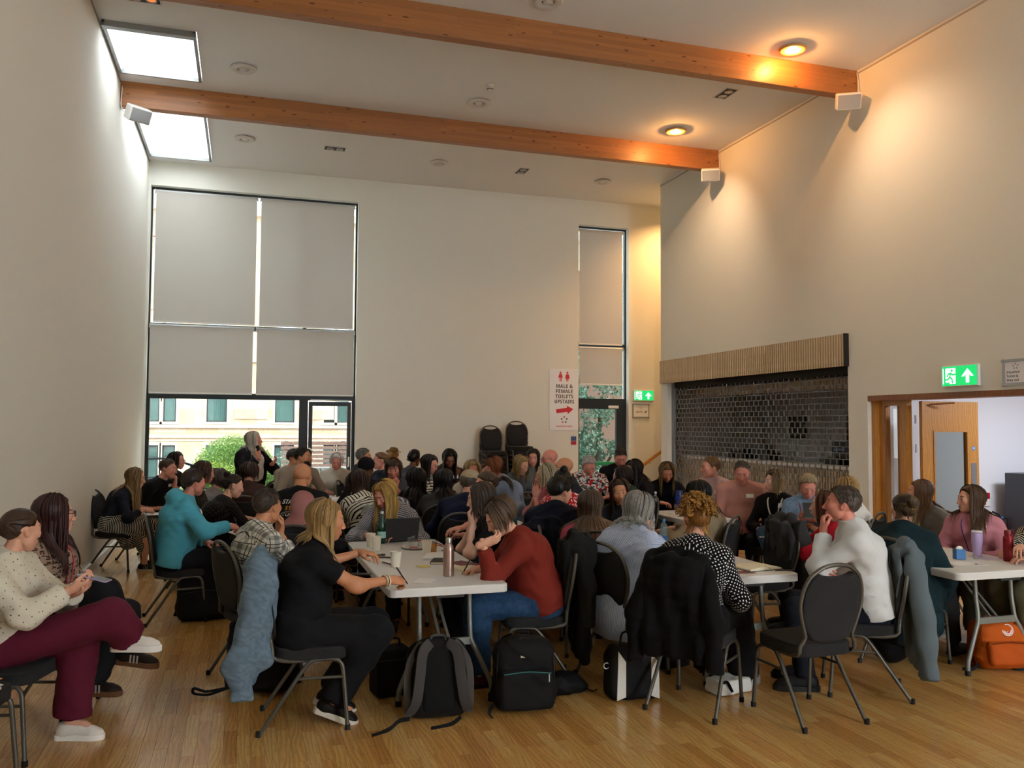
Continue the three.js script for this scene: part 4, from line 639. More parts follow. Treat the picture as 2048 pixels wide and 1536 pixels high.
function skullR(phi, el) {     // distance of the scalp from C0 along a direction (phi 0 = face, + towards +x)
  const a = Math.round(phi * 40), b = Math.round(el * 40), key = a * 1000 + b; if (RAD.has(key)) return RAD.get(key);
  const d = V(Math.sin(phi) * Math.cos(el), Math.sin(el), Math.cos(phi) * Math.cos(el)); let t = 0.02; for (let i = 0; i < 40; i++) { const e = fieldD(skullP, C0.x + d.x * t, C0.y + d.y * t, C0.z + d.z * t); if (e > -0.0005) break; t += Math.max(-e * 0.8, 0.0008); }
  RAD.set(key, t); return t;
}
const scalp = (phi, el, th) => { const r = skullR(phi, el) + th; return V(C0.x + Math.sin(phi) * Math.cos(el) * r, C0.y + Math.sin(el) * r, C0.z + Math.cos(phi) * Math.cos(el) * r); };
// ---- hand: wrist at the origin, fingers towards +z, palm facing -y, thumb towards -x
const HANDS = {};
function handGeo(curl, right, h) {
  const key = [curl, right, h].join(); if (HANDS[key]) return HANDS[key];
  const P = [cap(V(0, 0, -0.03), V(0, 0, 0.02), 0.025, 0.026, { k: 0.02, sx: 1.1 }), ell(V(0, 0, 0.055), 0.04, 0.016, 0.047, { k: 0.02 })], c1 = lerp(0.15, 1.15, curl), c2 = lerp(0.2, 1.35, curl), c3 = lerp(0.12, 0.8, curl);
  [[-0.029, 0.09, 0.074, -0.12], [-0.0095, 0.096, 0.083, -0.03], [0.0105, 0.093, 0.077, 0.05], [0.029, 0.083, 0.06, 0.14]].forEach(([x, z, L, sp], i) => {
    let p = V(x, 0.001, z), a = c1 * (1 + (i - 1.5) * 0.06), r = i === 3 ? 0.0078 : 0.0088; const seg = [0.45, 0.31, 0.24];
    P.push(cap(V(x * 0.75, 0, 0.05), p, r * 1.1, r * 1.05, { k: 0.01 }));
    for (let s = 0; s < 3; s++) { const d = V(Math.sin(sp) * Math.cos(a), -Math.sin(a), Math.cos(a) * Math.cos(sp)), q = p.clone().addScaledVector(d, L * seg[s]); P.push(cap(p, q, r, r * 0.93, { k: s ? 0.002 : 0.004 })); p = q; r *= 0.92; a += s ? c3 : c2; }
  });
  const t0 = V(-0.02, -0.004, 0.028), t1 = V(-0.047, -0.012 - 0.012 * curl, 0.055), t2 = V(-0.056 + 0.022 * curl, -0.02 - 0.022 * curl, 0.085), t3 = V(-0.053 + 0.04 * curl, -0.026 - 0.026 * curl, 0.108);
  P.push(cap(t0, t1, 0.016, 0.012, { k: 0.014 }), cap(t1, t2, 0.0115, 0.0098, { k: 0.004 }), cap(t2, t3, 0.0098, 0.008, { k: 0.002 }));
  let g = mesher(P, h, { pad: 0.004 });
  if (right) { g.scale(-1, 1, 1); const ix = g.index.array; for (let i = 0; i < ix.length; i += 3) { const t = ix[i]; ix[i] = ix[i + 1]; ix[i + 1] = t; } g.computeVertexNormals(); }
  return HANDS[key] = g;
}
// ---- shoe: heel at -z .. toe +z, ankle above the origin, sole on y = 0
const SHOES = {};
function shoeGeo(kind, h) {
  const key = kind + h; if (SHOES[key]) return SHOES[key];
  const up = [cap(V(0, 0.048, -0.045), V(0, 0.042, 0.11), 0.036, 0.033, { k: 0.03, sx: 1.08 }), ell(V(0, 0.035, 0.135), 0.042, 0.028, 0.052, { k: 0.03 }), cap(V(0, 0.06, -0.025), V(0, 0.06, 0.06), 0.036, 0.024, { k: 0.03 }), cap(V(0, 0.05, -0.03), V(0, kind === 'boot' ? 0.15 : 0.09, -0.02), 0.036, kind === 'boot' ? 0.045 : 0.037, { k: 0.02, cut: [[0, kind === 'boot' ? 0.15 : 0.085, 0, 0, 1, 0.15]] })];
  const upper = mesher(up, h, { gcut: [[0, 0.02, 0, 0, -1, 0]] });
  const s = new THREE.Shape(); s.moveTo(-0.036, -0.06); s.bezierCurveTo(-0.036, -0.1, 0.036, -0.1, 0.036, -0.06); s.bezierCurveTo(0.034, 0.0, 0.036, 0.05, 0.048, 0.11); s.bezierCurveTo(0.05, 0.17, 0.02, 0.196, -0.004, 0.196); s.bezierCurveTo(-0.035, 0.196, -0.05, 0.16, -0.046, 0.11); s.bezierCurveTo(-0.04, 0.05, -0.034, 0.0, -0.036, -0.06);
  const t = kind === 'platform' ? 0.045 : 0.028, sole = clean(extr(s, t, 0.004, 8).rotateX(PI / 2).translate(0, t, 0));
  const lace = []; for (let i = 0; i < 4; i++) lace.push(tube([[-0.024, 0.078 - i * 0.004, 0.025 + i * 0.02], [0, 0.09 - i * 0.006, 0.03 + i * 0.02], [0.024, 0.078 - i * 0.004, 0.025 + i * 0.02]], 0.0035, 6, 5));
  return SHOES[key] = { upper, sole, lace: merge(lace) };
}

// ================= building one person =================
const fineNoise = dataTex(256, 256, (u, v) => 0.5 + 0.3 * (vnoise(u * 90, v * 90, 90, 90) - 0.5) + 0.3 * (vnoise(u * 30, v * 30, 30, 30) - 0.5), false);
const skinMat = phys(0xffffff, 0.52, { vertexColors: true });
const strandTex = dataTex(256, 64, (u, v) => 0.74 + 0.3 * vnoise(u * 64, v * 3, 64, 3) + 0.1 * (vnoise(u * 128, v * 6, 128, 6) - 0.5));
const hairMat = phys(0xffffff, 0.46, { vertexColors: true, map: strandTex, specularIntensity: 0.7 });
const C = (h) => new THREE.Color(h);
const SKINS = { fair: C(0xdca488), pink: C(0xd9957f), tan: C(0xc98a63), olive: C(0xb88660), brown: C(0x7a4e36), pale: C(0xe2b39b), red: C(0xcf8470) };
// ---- printed and woven patterns, uv in metres
const PAT = {};
function pat(name, size, fn, rep) { PAT[name] = { map: dataTex(size, size, fn), rep }; }
const mix3 = (a, b, t) => [0, 1, 2].map((i) => lerp(a[i], b[i], t));
pat('plaid', 256, (u, v) => { const band = (t, c, w) => Math.abs(((t - c + 1.5) % 1) - 0.5) < w; let g = 0.86; if (band(u, 0.5, 0.16)) g -= 0.2; if (band(v, 0.5, 0.16)) g -= 0.2; let c = [g, g, g * 0.95]; if (band(u, 0.1, 0.022) || band(v, 0.1, 0.022) || band(u, 0.9, 0.02) || band(v, 0.9, 0.02)) c = [0.14, 0.15, 0.15]; return c; }, 8.5);
pat('leopard', 256, (u, v) => { let c = [0.62, 0.52, 0.45], b = 9, bi = [0, 0]; const N = 7; for (let j = -1; j <= 1; j++) for (let i = -1; i <= 1; i++) { const X = Math.floor(u * N) + i, Y = Math.floor(v * N) + j, mx = ((X % N) + N) % N, my = ((Y % N) + N) % N, px = X + 0.2 + 0.6 * hash(mx, my + 9), py = Y + 0.2 + 0.6 * hash(mx + 5, my), d = Math.hypot(u * N - px, (v * N - py) * 1.15); if (d < b) { b = d; bi = [mx, my, Math.atan2(v * N - py, u * N - px)]; } } const r = 0.33 + 0.08 * Math.sin(bi[2] * 3 + bi[0] * 2), gap = Math.sin(bi[2] * 2 + bi[1] * 1.7) > 0.72; if (b < r * 0.55) c = [0.36, 0.25, 0.18]; else if (b < r && !gap) c = [0.09, 0.065, 0.06]; return c; }, 4.2);
pat('polka', 128, (u, v) => { for (const [a, b] of [[0.25, 0.25], [0.75, 0.75]]) if (Math.hypot(u - a, v - b) < 0.155) return [0.95, 0.95, 0.94]; return [0.025, 0.025, 0.03]; }, 36);
pat('specks', 128, (u, v) => { for (const [a, b] of [[0.2, 0.3], [0.7, 0.75]]) if (Math.hypot(u - a, v - b) < 0.05) return [0.3, 0.25, 0.2]; const n = 0.9 + 0.08 * vnoise(u * 32, v * 32, 32, 32); return [0.9 * n, 0.87 * n, 0.79 * n]; }, 17);
pat('bands', 128, (u, v) => { const t = (v * 5) % 1; return t < 0.66 ? [0.86, 0.84, 0.78] : [0.04, 0.04, 0.05]; }, 6);
pat('hairline', 128, (u, v) => ((v * 8) % 1) < 0.36 ? [0.86, 0.83, 0.74] : [0.04, 0.04, 0.045], 6.5);
pat('ticking', 128, (u, v) => ((u * 8) % 1) < 0.3 ? [0.82, 0.82, 0.84] : [0.4, 0.39, 0.42], 8);
pat('finestripe', 128, (u, v) => ((u * 12) % 1) < 0.3 ? [0.62, 0.7, 0.8] : [0.9, 0.92, 0.95], 8);
pat('floral', 256, (u, v) => { const n = vnoise(u * 12, v * 12, 12, 12), m = vnoise(u * 20 + 3, v * 20, 20, 20), q = vnoise(u * 9, v * 9 + 4, 9, 9); return n > 0.66 ? [0.72, 0.12, 0.14] : m > 0.68 ? [0.1, 0.11, 0.2] : q > 0.7 ? [0.2, 0.3, 0.26] : [0.86, 0.84, 0.8]; }, 4);
pat('darkfloral', 256, (u, v) => { const n = vnoise(u * 14, v * 14, 14, 14), m = vnoise(u * 22, v * 22 + 7, 22, 22); return n > 0.68 ? [0.55, 0.3, 0.2] : m > 0.7 ? [0.5, 0.45, 0.36] : [0.1, 0.085, 0.08]; }, 5);
pat('lacy', 128, (u, v) => { const a = Math.hypot((u * 6) % 1 - 0.5, (v * 6) % 1 - 0.5); return a < 0.24 ? [0.2, 0.16, 0.14] : [0.05, 0.045, 0.045]; }, 6);
pat('denim', 128, (u, v) => { const d = ((u + v) * 32) % 1, n = 0.86 + 0.2 * vnoise(u * 14, v * 14, 14, 14), k = d < 0.5 ? 1 : 0.86; return [n * k, n * k, n * k]; }, 5);
pat('redprint', 128, (u, v) => vnoise(u * 10, v * 10, 10, 10) > 0.62 ? [0.9, 0.85, 0.82] : [0.68, 0.1, 0.13], 8);
const clothCache = {};
function cloth(c, p, rough = 0.85) {
  const key = c + '|' + p + '|' + rough; if (clothCache[key]) return clothCache[key];
  const P = p && PAT[p];
  return clothCache[key] = phys(c, rough, { map: P ? again(P.map, P.rep, P.rep) : null, bumpMap: again(fineNoise, 9, 9), bumpScale: 0.0012, specularIntensity: 0.4, sheen: rough > 0.7 ? 0.2 : 0, sheenRoughness: 0.6, sheenColor: new THREE.Color(c).lerp(C(0xffffff), 0.15) });
}
function limbTo(S, T, a, b, pole) {           // two-bone reach: returns the elbow and the reached wrist
  const d = T.clone().sub(S), L = Math.min(d.length(), (a + b) * 0.985); d.normalize(); const W = S.clone().addScaledVector(d, L);
  const x = (a * a - b * b + L * L) / (2 * L), h = Math.sqrt(Math.max(a * a - x * x, 0)), p = pole.clone().addScaledVector(d, -pole.dot(d)).normalize();
  return [S.clone().addScaledVector(d, x).addScaledVector(p, h), W];
}
function basis(z, yHint) { const Z = z.clone().normalize(), X = new THREE.Vector3().crossVectors(yHint, Z).normalize(), Y = new THREE.Vector3().crossVectors(Z, X); return new THREE.Quaternion().setFromRotationMatrix(new THREE.Matrix4().makeBasis(X, Y, Z)); }
const wrinkle = (amp, ph) => (x, y, z) => { const c = Math.sin(x * 17 + y * 26 + z * 11 + 2.2 * Math.sin(y * 9 + x * 7 + ph) + ph * 2), e = 1 - Math.abs(c), f = Math.max(0, Math.sin(x * 6 + ph) * Math.sin(y * 7 - z * 5 + ph * 1.7) + 0.45), a = Math.sin(x * 36 + 2.1 * Math.sin(y * 19 + ph) + ph) * Math.sin(y * 27 + 1.8 * Math.sin(z * 23 + ph) + z * 15), b = Math.sin(y * 58 + x * 21 + ph * 3 + 2 * Math.sin(z * 31)) * Math.sin(z * 44 + x * 19); return -amp * (0.55 * a + 0.35 * b + 1.5 * f * e * e * e - 0.35 * f); };
function bend(pts) { return new THREE.CatmullRomCurve3(pts, false, 'centripetal'); }
// a lock of hair: flattened tapering tube along points
function lock(pts, r, axisAt, out, colA, colB, sides = 5) {
  const n = pts.length, base = out.pos.length / 3, T = V(), O = V(), S = V(), c = new THREE.Color();
  for (let i = 0; i < n; i++) {
    const p = pts[i]; T.copy(pts[Math.min(i + 1, n - 1)]).sub(pts[Math.max(i - 1, 0)]).normalize(); O.copy(p).sub(axisAt); O.y *= 0.2; O.addScaledVector(T, -O.dot(T)); if (O.lengthSq() < 1e-8) O.set(0, 0, 1); O.normalize(); S.crossVectors(T, O);
    const f = i / (n - 1), q = r * (f < 0.15 ? 0.6 + f * 2.6 : f > 0.6 ? lerp(1, 0.12, (f - 0.6) / 0.4) : 1); c.copy(colA).lerp(colB, f);
    for (let k = 0; k < sides; k++) { const a = k / sides * 2 * PI, u = Math.cos(a) * q * 1.25, w = Math.sin(a) * q * 0.55; out.pos.push(p.x + S.x * u + O.x * w, p.y + S.y * u + O.y * w, p.z + S.z * u + O.z * w); out.uv.push(k / sides * 0.12 + out.n * 0.137, f * 1.5); out.col.push(c.r, c.g, c.b); }
    if (i) for (let k = 0; k < sides; k++) { const a = base + (i - 1) * sides + k, b = base + (i - 1) * sides + (k + 1) % sides; out.idx.push(a, b, a + sides, b, b + sides, a + sides); }
  }
  out.n++;
}
function packed(o) { const g = new THREE.BufferGeometry(); g.setAttribute('position', new THREE.BufferAttribute(new Float32Array(o.pos), 3)); g.setAttribute('uv', new THREE.BufferAttribute(new Float32Array(o.uv), 2)); g.setAttribute('color', new THREE.BufferAttribute(new Float32Array(o.col), 3)); g.setIndex(new THREE.BufferAttribute(new Uint32Array(o.idx), 1)); g.computeVertexNormals(); return g; }
const LINE_BACK = [[0, 40], [35, 37], [55, 28], [72, 14], [88, 8], [104, 10], [118, 2], [130, -24], [155, -42], [180, -45]];
const LINE_SHORT = [[0, 40], [35, 38], [55, 26], [72, 4], [88, -16], [98, -6], [112, -4], [128, -30], [155, -44], [180, -46]];
const LINE_LONG = [[0, 44], [35, 40], [55, 26], [70, 2], [85, -26], [100, -42], [128, -46], [180, -50]];
function hairline(tab, deg) { deg = Math.abs(deg); for (let i = 1; i < tab.length; i++) if (deg <= tab[i][0]) { const [a, b] = tab[i - 1], [c, d] = tab[i]; return lerp(b, d, (deg - a) / (c - a)); } return tab[tab.length - 1][1]; }
function capHair(h, seed, hi) {               // shell of hair from the hairline to the crown
  const rnd = rng(seed), N = hi ? 64 : 40, M = hi ? 16 : 10, tab = h.line || LINE_SHORT, th = h.th ?? 0.012, pos = [], uv = [], col = [], idx = [], c0 = C(h.c), c = C(0);
  for (let i = 0; i <= N; i++) { const deg = -180 + 360 * i / N, phi = R(deg); let el0 = hairline(tab, deg) + (h.recede && Math.abs(deg) < 60 ? h.recede * (0.6 + 0.4 * Math.cos(R(deg * 3))) : 0) + (hash(i % N, seed) - 0.5) * 3.5; el0 = R(el0);
    for (let j = 0; j <= M; j++) { const t = j / M, el = lerp(el0, PI / 2, t), side = Math.abs(deg) > 55 ? (h.side ?? 1) : 1, up = sstep(t, 0.25, 0.7), thick = j === 0 ? -0.004 : th * lerp(side, 1 + (h.front && Math.abs(deg) < 70 ? h.front : 0), up) * Math.min(1, 0.35 + t * 4) + 0.0035 * (hash(i % N * 7 + (j >> 2), seed) - 0.5) * (1 - t); const p = scalp(phi, el, thick + (h.lump ? h.lump * (vnoise(i * 0.35, j * 0.6 + seed) - 0.5) : 0)); pos.push(p.x, p.y, p.z); uv.push(i / N * 3, t * 0.8); c.copy(c0).multiplyScalar(0.82 + 0.3 * hash(i % N, seed + 3)); if (h.grey && Math.abs(deg) > 50) c.lerp(C(h.grey), (1 - t) * 0.8); if (h.skinC && j < 2) c.lerp(h.skinC, j ? 0.25 : 0.6); col.push(c.r, c.g, c.b); } }
  for (let i = 0; i < N; i++) for (let j = 0; j < M; j++) { const a = i * (M + 1) + j, b = a + M + 1; idx.push(a, b, a + 1, b, b + 1, a + 1); }
  const g = new THREE.BufferGeometry(); g.setAttribute('position', new THREE.BufferAttribute(new Float32Array(pos), 3)); g.setAttribute('uv', new THREE.BufferAttribute(new Float32Array(uv), 2)); g.setAttribute('color', new THREE.BufferAttribute(new Float32Array(col), 3)); g.setIndex(idx); g.computeVertexNormals(); return g;
}
function buildHair(h, headM, col, seed, hi) {
  const rnd = rng(seed + 11), parts = [], c0 = C(h.c), c1 = C(h.c2 || h.c), inv = headM.clone().invert(), toW = (p) => p.clone().applyMatrix4(headM), axis = toW(V(0, 0, -0.01)), out = { pos: [], uv: [], col: [], idx: [], n: 0 };
  const st = h.st, long = ['long', 'wavy', 'bob'].includes(st); if (long || st === 'pony' || st === 'bun' || st === 'curlup') h.line ||= long ? LINE_LONG : LINE_BACK;
  if (st === 'bald') return null;
  h.th ??= st === 'buzz' ? 0.004 : st === 'short' ? 0.013 : st === 'pony' || st === 'bun' ? 0.011 : 0.014; parts.push(capHair(h, seed, hi).applyMatrix4(headM));
  const push = (p, m) => { for (let q = 0; q < 2; q++) { const d = fieldD(col, p.x, p.y, p.z); if (d >= m) return; const e = 0.004, gx = fieldD(col, p.x + e, p.y, p.z) - d, gy = fieldD(col, p.x, p.y + e, p.z) - d, gz = fieldD(col, p.x, p.y, p.z + e) - d, l = Math.hypot(gx, gy, gz) || 1; p.x += gx / l * (m - d); p.y += gy / l * (m - d) * 0.6; p.z += gz / l * (m - d); } };
  const shade = (k) => [c0.clone().multiplyScalar(k), c1.clone().multiplyScalar(k * 1.05)];
  const hang = (phi, el0, elR, L, r, th, amp = 0, freq = 40) => { // down the scalp, then falling
    const pts = []; const n0 = 5; for (let i = 0; i <= n0; i++) pts.push(toW(scalp(phi, lerp(el0, elR, i / n0), th + 0.004 * Math.sin(i / n0 * PI)))); let len = 0; for (let i = 1; i < pts.length; i++) len += pts[i].distanceTo(pts[i - 1]);
    const step = hi ? 0.026 : 0.038, d = pts[n0].clone().sub(pts[n0 - 1]).normalize(), p = pts[n0].clone(), ph = rnd() * 6, am = amp * (0.6 + 0.8 * rnd()); let s = 0; const side = V(rnd() - 0.5, 0, rnd() - 0.5).normalize();
    while (len + s < L) { s += step; d.lerp(V(0, -1, 0), 0.38).normalize(); p.addScaledVector(d, step); push(p, 0.006 + th * 0.5); const q = p.clone(); if (am) { const w = Math.sin(ph + s * freq) * am * Math.min(1, s * 8), w2 = Math.cos(ph + s * freq) * am * Math.min(1, s * 8); q.addScaledVector(side, w); q.x += side.z * w2; q.z -= side.x * w2; } pts.push(q); }
    const k = 0.72 + 0.5 * rnd(); lock(pts, r, axis, out, ...shade(k), hi ? 5 : 3);
  };
  if (long) {
    const n = h.n || (hi ? 185 : 110), ff = h.ff ?? 52;
    for (let i = 0; i < n; i++) { const deg = lerp(ff, 360 - ff, (i + rnd()) / n), frontal = Math.min(deg, 360 - deg) < 80; hang(R(deg), R(lerp(50, 78, rnd())), R(frontal ? lerp(4, 14, rnd()) : lerp(-30, -8, rnd())), (h.L || 0.4) * (0.86 + 0.2 * rnd()), (hi ? 0.0068 : 0.0088) * (0.8 + 0.5 * rnd()) * (h.lr || 1), h.th + 0.002 + 0.012 * rnd() * (h.vol || 1), h.wave ?? (st === 'wavy' ? 0.012 : 0.0025), h.freq || (st === 'wavy' ? 55 : 22)); }
  }
  if (h.fr) { const n = hi ? 34 : 18; for (let i = 0; i < n; i++) { const deg = lerp(-46, 46, (i + rnd()) / n); hang(R(deg), R(72), R(lerp(30, 22, rnd())), 0.075 + 0.02 * rnd() + (h.frL || 0), 0.008, h.th + 0.003, 0.002); } }
  if (st === 'short') { const n = hi ? 260 : 120; for (let i = 0; i < n; i++) { const deg = rnd() * 360 - 180, lo = hairline(h.line || LINE_SHORT, deg) + (h.recede || 0) * (Math.abs(deg) < 60) + 4, el = lerp(lo, 86, Math.sqrt(rnd())), L = Math.abs(deg) < 70 && el > 40 ? 0.03 : 0.02, a = scalp(R(deg), R(el), h.th * 0.75), b = scalp(R(deg + 6 * (rnd() - 0.5)), R(Math.max(el - 10, lo - 3)), h.th * (Math.abs(deg) > 55 && el < 30 ? (h.side ?? 1) : 1) + 0.003), m = a.clone().lerp(b, 0.5).addScaledVector(a.clone().sub(C0).normalize(), 0.004); lock([a, m, b].map(toW), hi ? 0.0042 : 0.006, axis, out, ...(h.grey && Math.abs(deg) > 50 && el < 25 ? [C(h.grey), C(h.grey)] : shade(0.7 + 0.55 * rnd())), 4); } }
  if (st === 'pony' || st === 'bun' || h.bunToo) { // pulled back: strands over the cap to a tie
    const tieL = h.tie ? V(...h.tie) : V(0, 0.02, -0.125), tie = toW(tieL), n = h.bunToo ? 20 : hi ? 70 : 34;
    for (let i = 0; i < n; i++) { const deg = lerp(28, 332, (i + rnd()) / n), dd = Math.min(deg, 360 - deg), lo = dd > 62 && dd < 118 ? 14 + 10 * rnd() : hairline(LINE_SHORT, dd) + 3, a = R(lo), pts = [scalp(R(deg), a, 0.004), scalp(R(lerp(deg, 180, 0.4)), lerp(a, R(25), 0.45), 0.013), scalp(R(lerp(deg, 180, 0.8)), R(18), 0.016), tieL.clone().add(V((rnd() - 0.5) * 0.02, (rnd() - 0.5) * 0.02, 0))]; lock(bend(pts.map(toW)).getPoints(hi ? 9 : 6), 0.0075, axis, out, ...shade(0.75 + 0.45 * rnd()), 4); }
    if (st === 'pony') { const back = V(0, 0, -1).transformDirection(headM), nn = hi ? 34 : 16; for (let i = 0; i < nn; i++) { const p = tie.clone().add(V((rnd() - 0.5) * 0.02, (rnd() - 0.5) * 0.02, 0)), pts = [p.clone()], d = back.clone().add(V((rnd() - 0.5) * 0.7, 0.5 + 0.3 * rnd(), (rnd() - 0.5) * 0.7)).normalize(), st2 = 0.024; for (let s = 0; s < (h.L || 0.3) * (0.8 + 0.3 * rnd()); s += st2) { p.addScaledVector(d, st2); d.lerp(V(0, -1, 0), 0.3).normalize(); push(p, 0.008); pts.push(p.clone()); } lock(pts, 0.0085, axis, out, ...shade(0.75 + 0.45 * rnd()), 4); } }
    else { const R0 = h.bun || 0.036, q = new THREE.Quaternion().setFromRotationMatrix(headM), n3 = hi ? 26 : 14; for (let i = 0; i < n3; i++) { const e = new THREE.Euler(rnd() * 6, rnd() * 6, rnd() * 6), pts = []; for (let k = 0; k <= 9; k++) { const a = k / 9 * PI * 1.5, v = V(Math.cos(a) * R0, Math.sin(a) * R0, (rnd() - 0.5) * 0.004).applyEuler(e).add(tieL).add(V(0, R0 * 0.5, -R0 * 0.55)); pts.push(v); } lock(bend(pts.map(toW)).getPoints(12), 0.0095, tie, out, ...shade(0.75 + 0.45 * rnd()), 5); } }
    if (h.wisps) for (let i = 0; i < h.wisps; i++) hang(R((rnd() < 0.5 ? -1 : 1) * lerp(95, 170, rnd())), R(20), R(-10), 0.1 + 0.07 * rnd(), 0.0032, 0.012, 0.01, 50);
  }
  if (st === 'curlup' || st === 'afro') { // curls standing off the scalp
    const n = h.n || (hi ? 210 : 90), big = h.vol || 0.03; for (let i = 0; i < n; i++) { const deg = st === 'afro' ? rnd() * 360 - 180 : lerp(-180, 180, rnd()), lo = hairline(h.line || LINE_SHORT, deg) + 6, el = lerp(Math.max(lo, h.from ?? -90), 88, rnd()), a = scalp(R(deg), R(el), h.th * 0.6), nrm = a.clone().sub(C0).normalize(), t1 = V(rnd() - 0.5, rnd() - 0.5, rnd() - 0.5).cross(nrm).normalize(), t2 = t1.clone().cross(nrm), cr = lerp(0.007, 0.014, rnd()), pts = [], turns = 1.4 + rnd(), H = big * (0.5 + 0.8 * rnd()); for (let k = 0; k <= 12; k++) { const f = k / 12, w = f * turns * 2 * PI; pts.push(a.clone().addScaledVector(nrm, H * Math.sin(f * 1.9)).addScaledVector(t1, Math.cos(w) * cr + f * 0.02).addScaledVector(t2, Math.sin(w) * cr)); } const tip = rnd(); lock(pts.map(toW), 0.0048, axis, out, ...shade(0.6 + 0.6 * tip), 4); }
    if (h.nape) for (let i = 0; i < h.nape; i++) hang(R(lerp(100, 260, rnd())), R(-5), R(-34), 0.1 + 0.07 * rnd(), 0.0055, 0.012, 0.012, 75);
  }
  if (out.idx.length) parts.push(packed(out));
  return merge(parts);
}
// ---------------------------------------------------------------- the person
const FIG = {};
let seedN = 100;
function person(s) {
  const seed = seedN++, rnd = rng(seed), hi = !!s.hi, f = s.sex !== 'm', w = s.w || 1, sit = s.legs !== 'stand', yaw = R(s.b), lean = R(s.lean ?? 8), H = V(...s.at), side = s.side || 0, big = s.k || (f ? 1 : 1.05);
  const headQ = new THREE.Quaternion().setFromEuler(new THREE.Euler(R(s.tilt || 0), R((s.f ?? s.b) - s.b), R(s.roll || 0), 'YXZ')), hk = (s.hk || (f ? 0.98 : 1.04));
  const base = V(0, -0.085, -0.025).multiplyScalar(hk).applyQuaternion(headQ), nk = V(0, (f ? -0.07 : -0.062) * big, -0.03 - 0.05 * Math.sin(lean));
  // solve the spine so that the head comes where it is
  const nbY = H.y + base.y + nk.y; let py = sit ? 0.545 : 0.93 * big, S = (nbY - py) / Math.cos(lean); if (sit) { const S2 = clamp(S, 0.4 * big, 0.56 * big); if (S2 !== S) { py = clamp(nbY - S2 * Math.cos(lean), 0.5, 0.68); S = (nbY - py) / Math.cos(lean); } }
  const N = V(side, py + S * Math.cos(lean), S * Math.sin(lean)), Hl = N.clone().sub(nk).sub(base), P = V(0, py, 0), sd = N.clone().sub(P).normalize(), back = V(0, sd.z, -sd.y).normalize().multiplyScalar(-1); if (back.z > 0) back.multiplyScalar(-1);
  const sl = s.slouch ?? (0.012 + 0.05 * Math.max(0, Math.sin(lean))), W = P.clone().addScaledVector(sd, S * 0.36).addScaledVector(back, sl), Ch = P.clone().addScaledVector(sd, S * 0.7).addScaledVector(back, sl * 1.3);
  const root = thing('person', s.label, 'person', [0, 0, 0], yaw); if (s.group) root.userData.group = s.group;
  const off = V(Hl.x, 0, Hl.z).applyAxisAngle(V(0, 1, 0), yaw); root.position.set(H.x - off.x, 0, H.z - off.z);
  const local = (p) => V(p[0] - root.position.x, p[1], p[2] - root.position.z).applyAxisAngle(V(0, 1, 0), -yaw), headAt = (x, y, z) => V(x, y, z).multiplyScalar(hk).applyQuaternion(headQ).add(Hl), headDir = (x, y, z) => V(x, y, z).applyQuaternion(headQ);
  const shW = (f ? 0.163 : 0.192) * big * (0.7 + 0.3 * w), Sh = [1, -1].map((q) => N.clone().add(V(q * shW, -0.065 * big, 0.005 - sl * 0.4)));
  // arms
  const presets = {
    lap: (q) => ({ T: V(q * 0.085, py + 0.115, 0.3), D: V(-q * 0.6, -0.1, 0.75), palm: V(0, -1, 0.1), curl: 0.35, pole: V(q, -0.5, -0.6) }),
    table: (q) => ({ T: V(q * 0.13, 0.785, 0.4), D: V(-q * 0.6, -0.02, 0.8), palm: V(0, -1, 0), curl: 0.3, pole: V(q, -0.6, -0.3) }),
    write: (q) => ({ T: V(q * 0.07, 0.8, 0.42), D: V(-q * 0.5, -0.16, 0.8), palm: V(-q * 0.55, -0.8, 0), curl: 0.75, pole: V(q, -0.7, -0.3) }),
    chin: (q) => ({ T: headAt(q * 0.035, -0.185, 0.1), D: headDir(-q * 0.15, 0.9, 0.1), palm: headDir(-q * 0.2, 0.2, -1), curl: 0.85, pole: V(q * 0.35, -1, 0.5) }),
    cheek: (q) => ({ T: headAt(q * 0.1, -0.155, 0.055), D: headDir(-q * 0.05, 1, -0.15), palm: headDir(-q, 0.1, -0.2), curl: 0.55, pole: V(q * 0.45, -1, 0.45) }),
    brow: (q) => ({ T: headAt(q * 0.075, -0.1, 0.135), D: headDir(-q * 0.3, 0.95, -0.1), palm: headDir(-q * 0.2, 0, -1), curl: 0.3, pole: V(q * 0.5, -1, 0.5) }),
    mouth: (q) => ({ T: headAt(q * 0.03, -0.2, 0.13), D: headDir(-q * 0.08, 0.97, -0.15), palm: headDir(-q, 0, -0.1), curl: 0.15, pole: V(q * 0.6, -1, 0.35) }),
    neck: (q) => ({ T: headAt(q * 0.07, -0.18, 0.07), D: headDir(-q * 0.95, 0.15, -0.3), palm: headDir(-q * 0.1, 0.8, -0.6), curl: 0.4, pole: V(q * 0.55, -1, 0.6) }),
    fold: (q) => ({ T: V(-q * 0.07, Ch.y - 0.1, Ch.z + 0.2 + q * 0.02), D: V(-q, 0.12, -0.1), palm: V(0, -0.3, -1), curl: 0.3, pole: V(q, -0.7, 0.1) }),
    phone: (q) => ({ T: V(q * 0.05, py + 0.3, 0.33), D: V(-q * 0.3, 0.35, 0.85), palm: V(-q * 0.35, 0.9, -0.2), curl: 0.6, pole: V(q, -0.8, -0.3) }),
    down: (q) => ({ T: V(q * 0.25, Math.max(py - 0.02, 0.5), 0.08), D: V(0, -1, 0.25), palm: V(-q, 0, 0), curl: 0.35, pole: V(q * 0.5, 0, -1) }),
  };
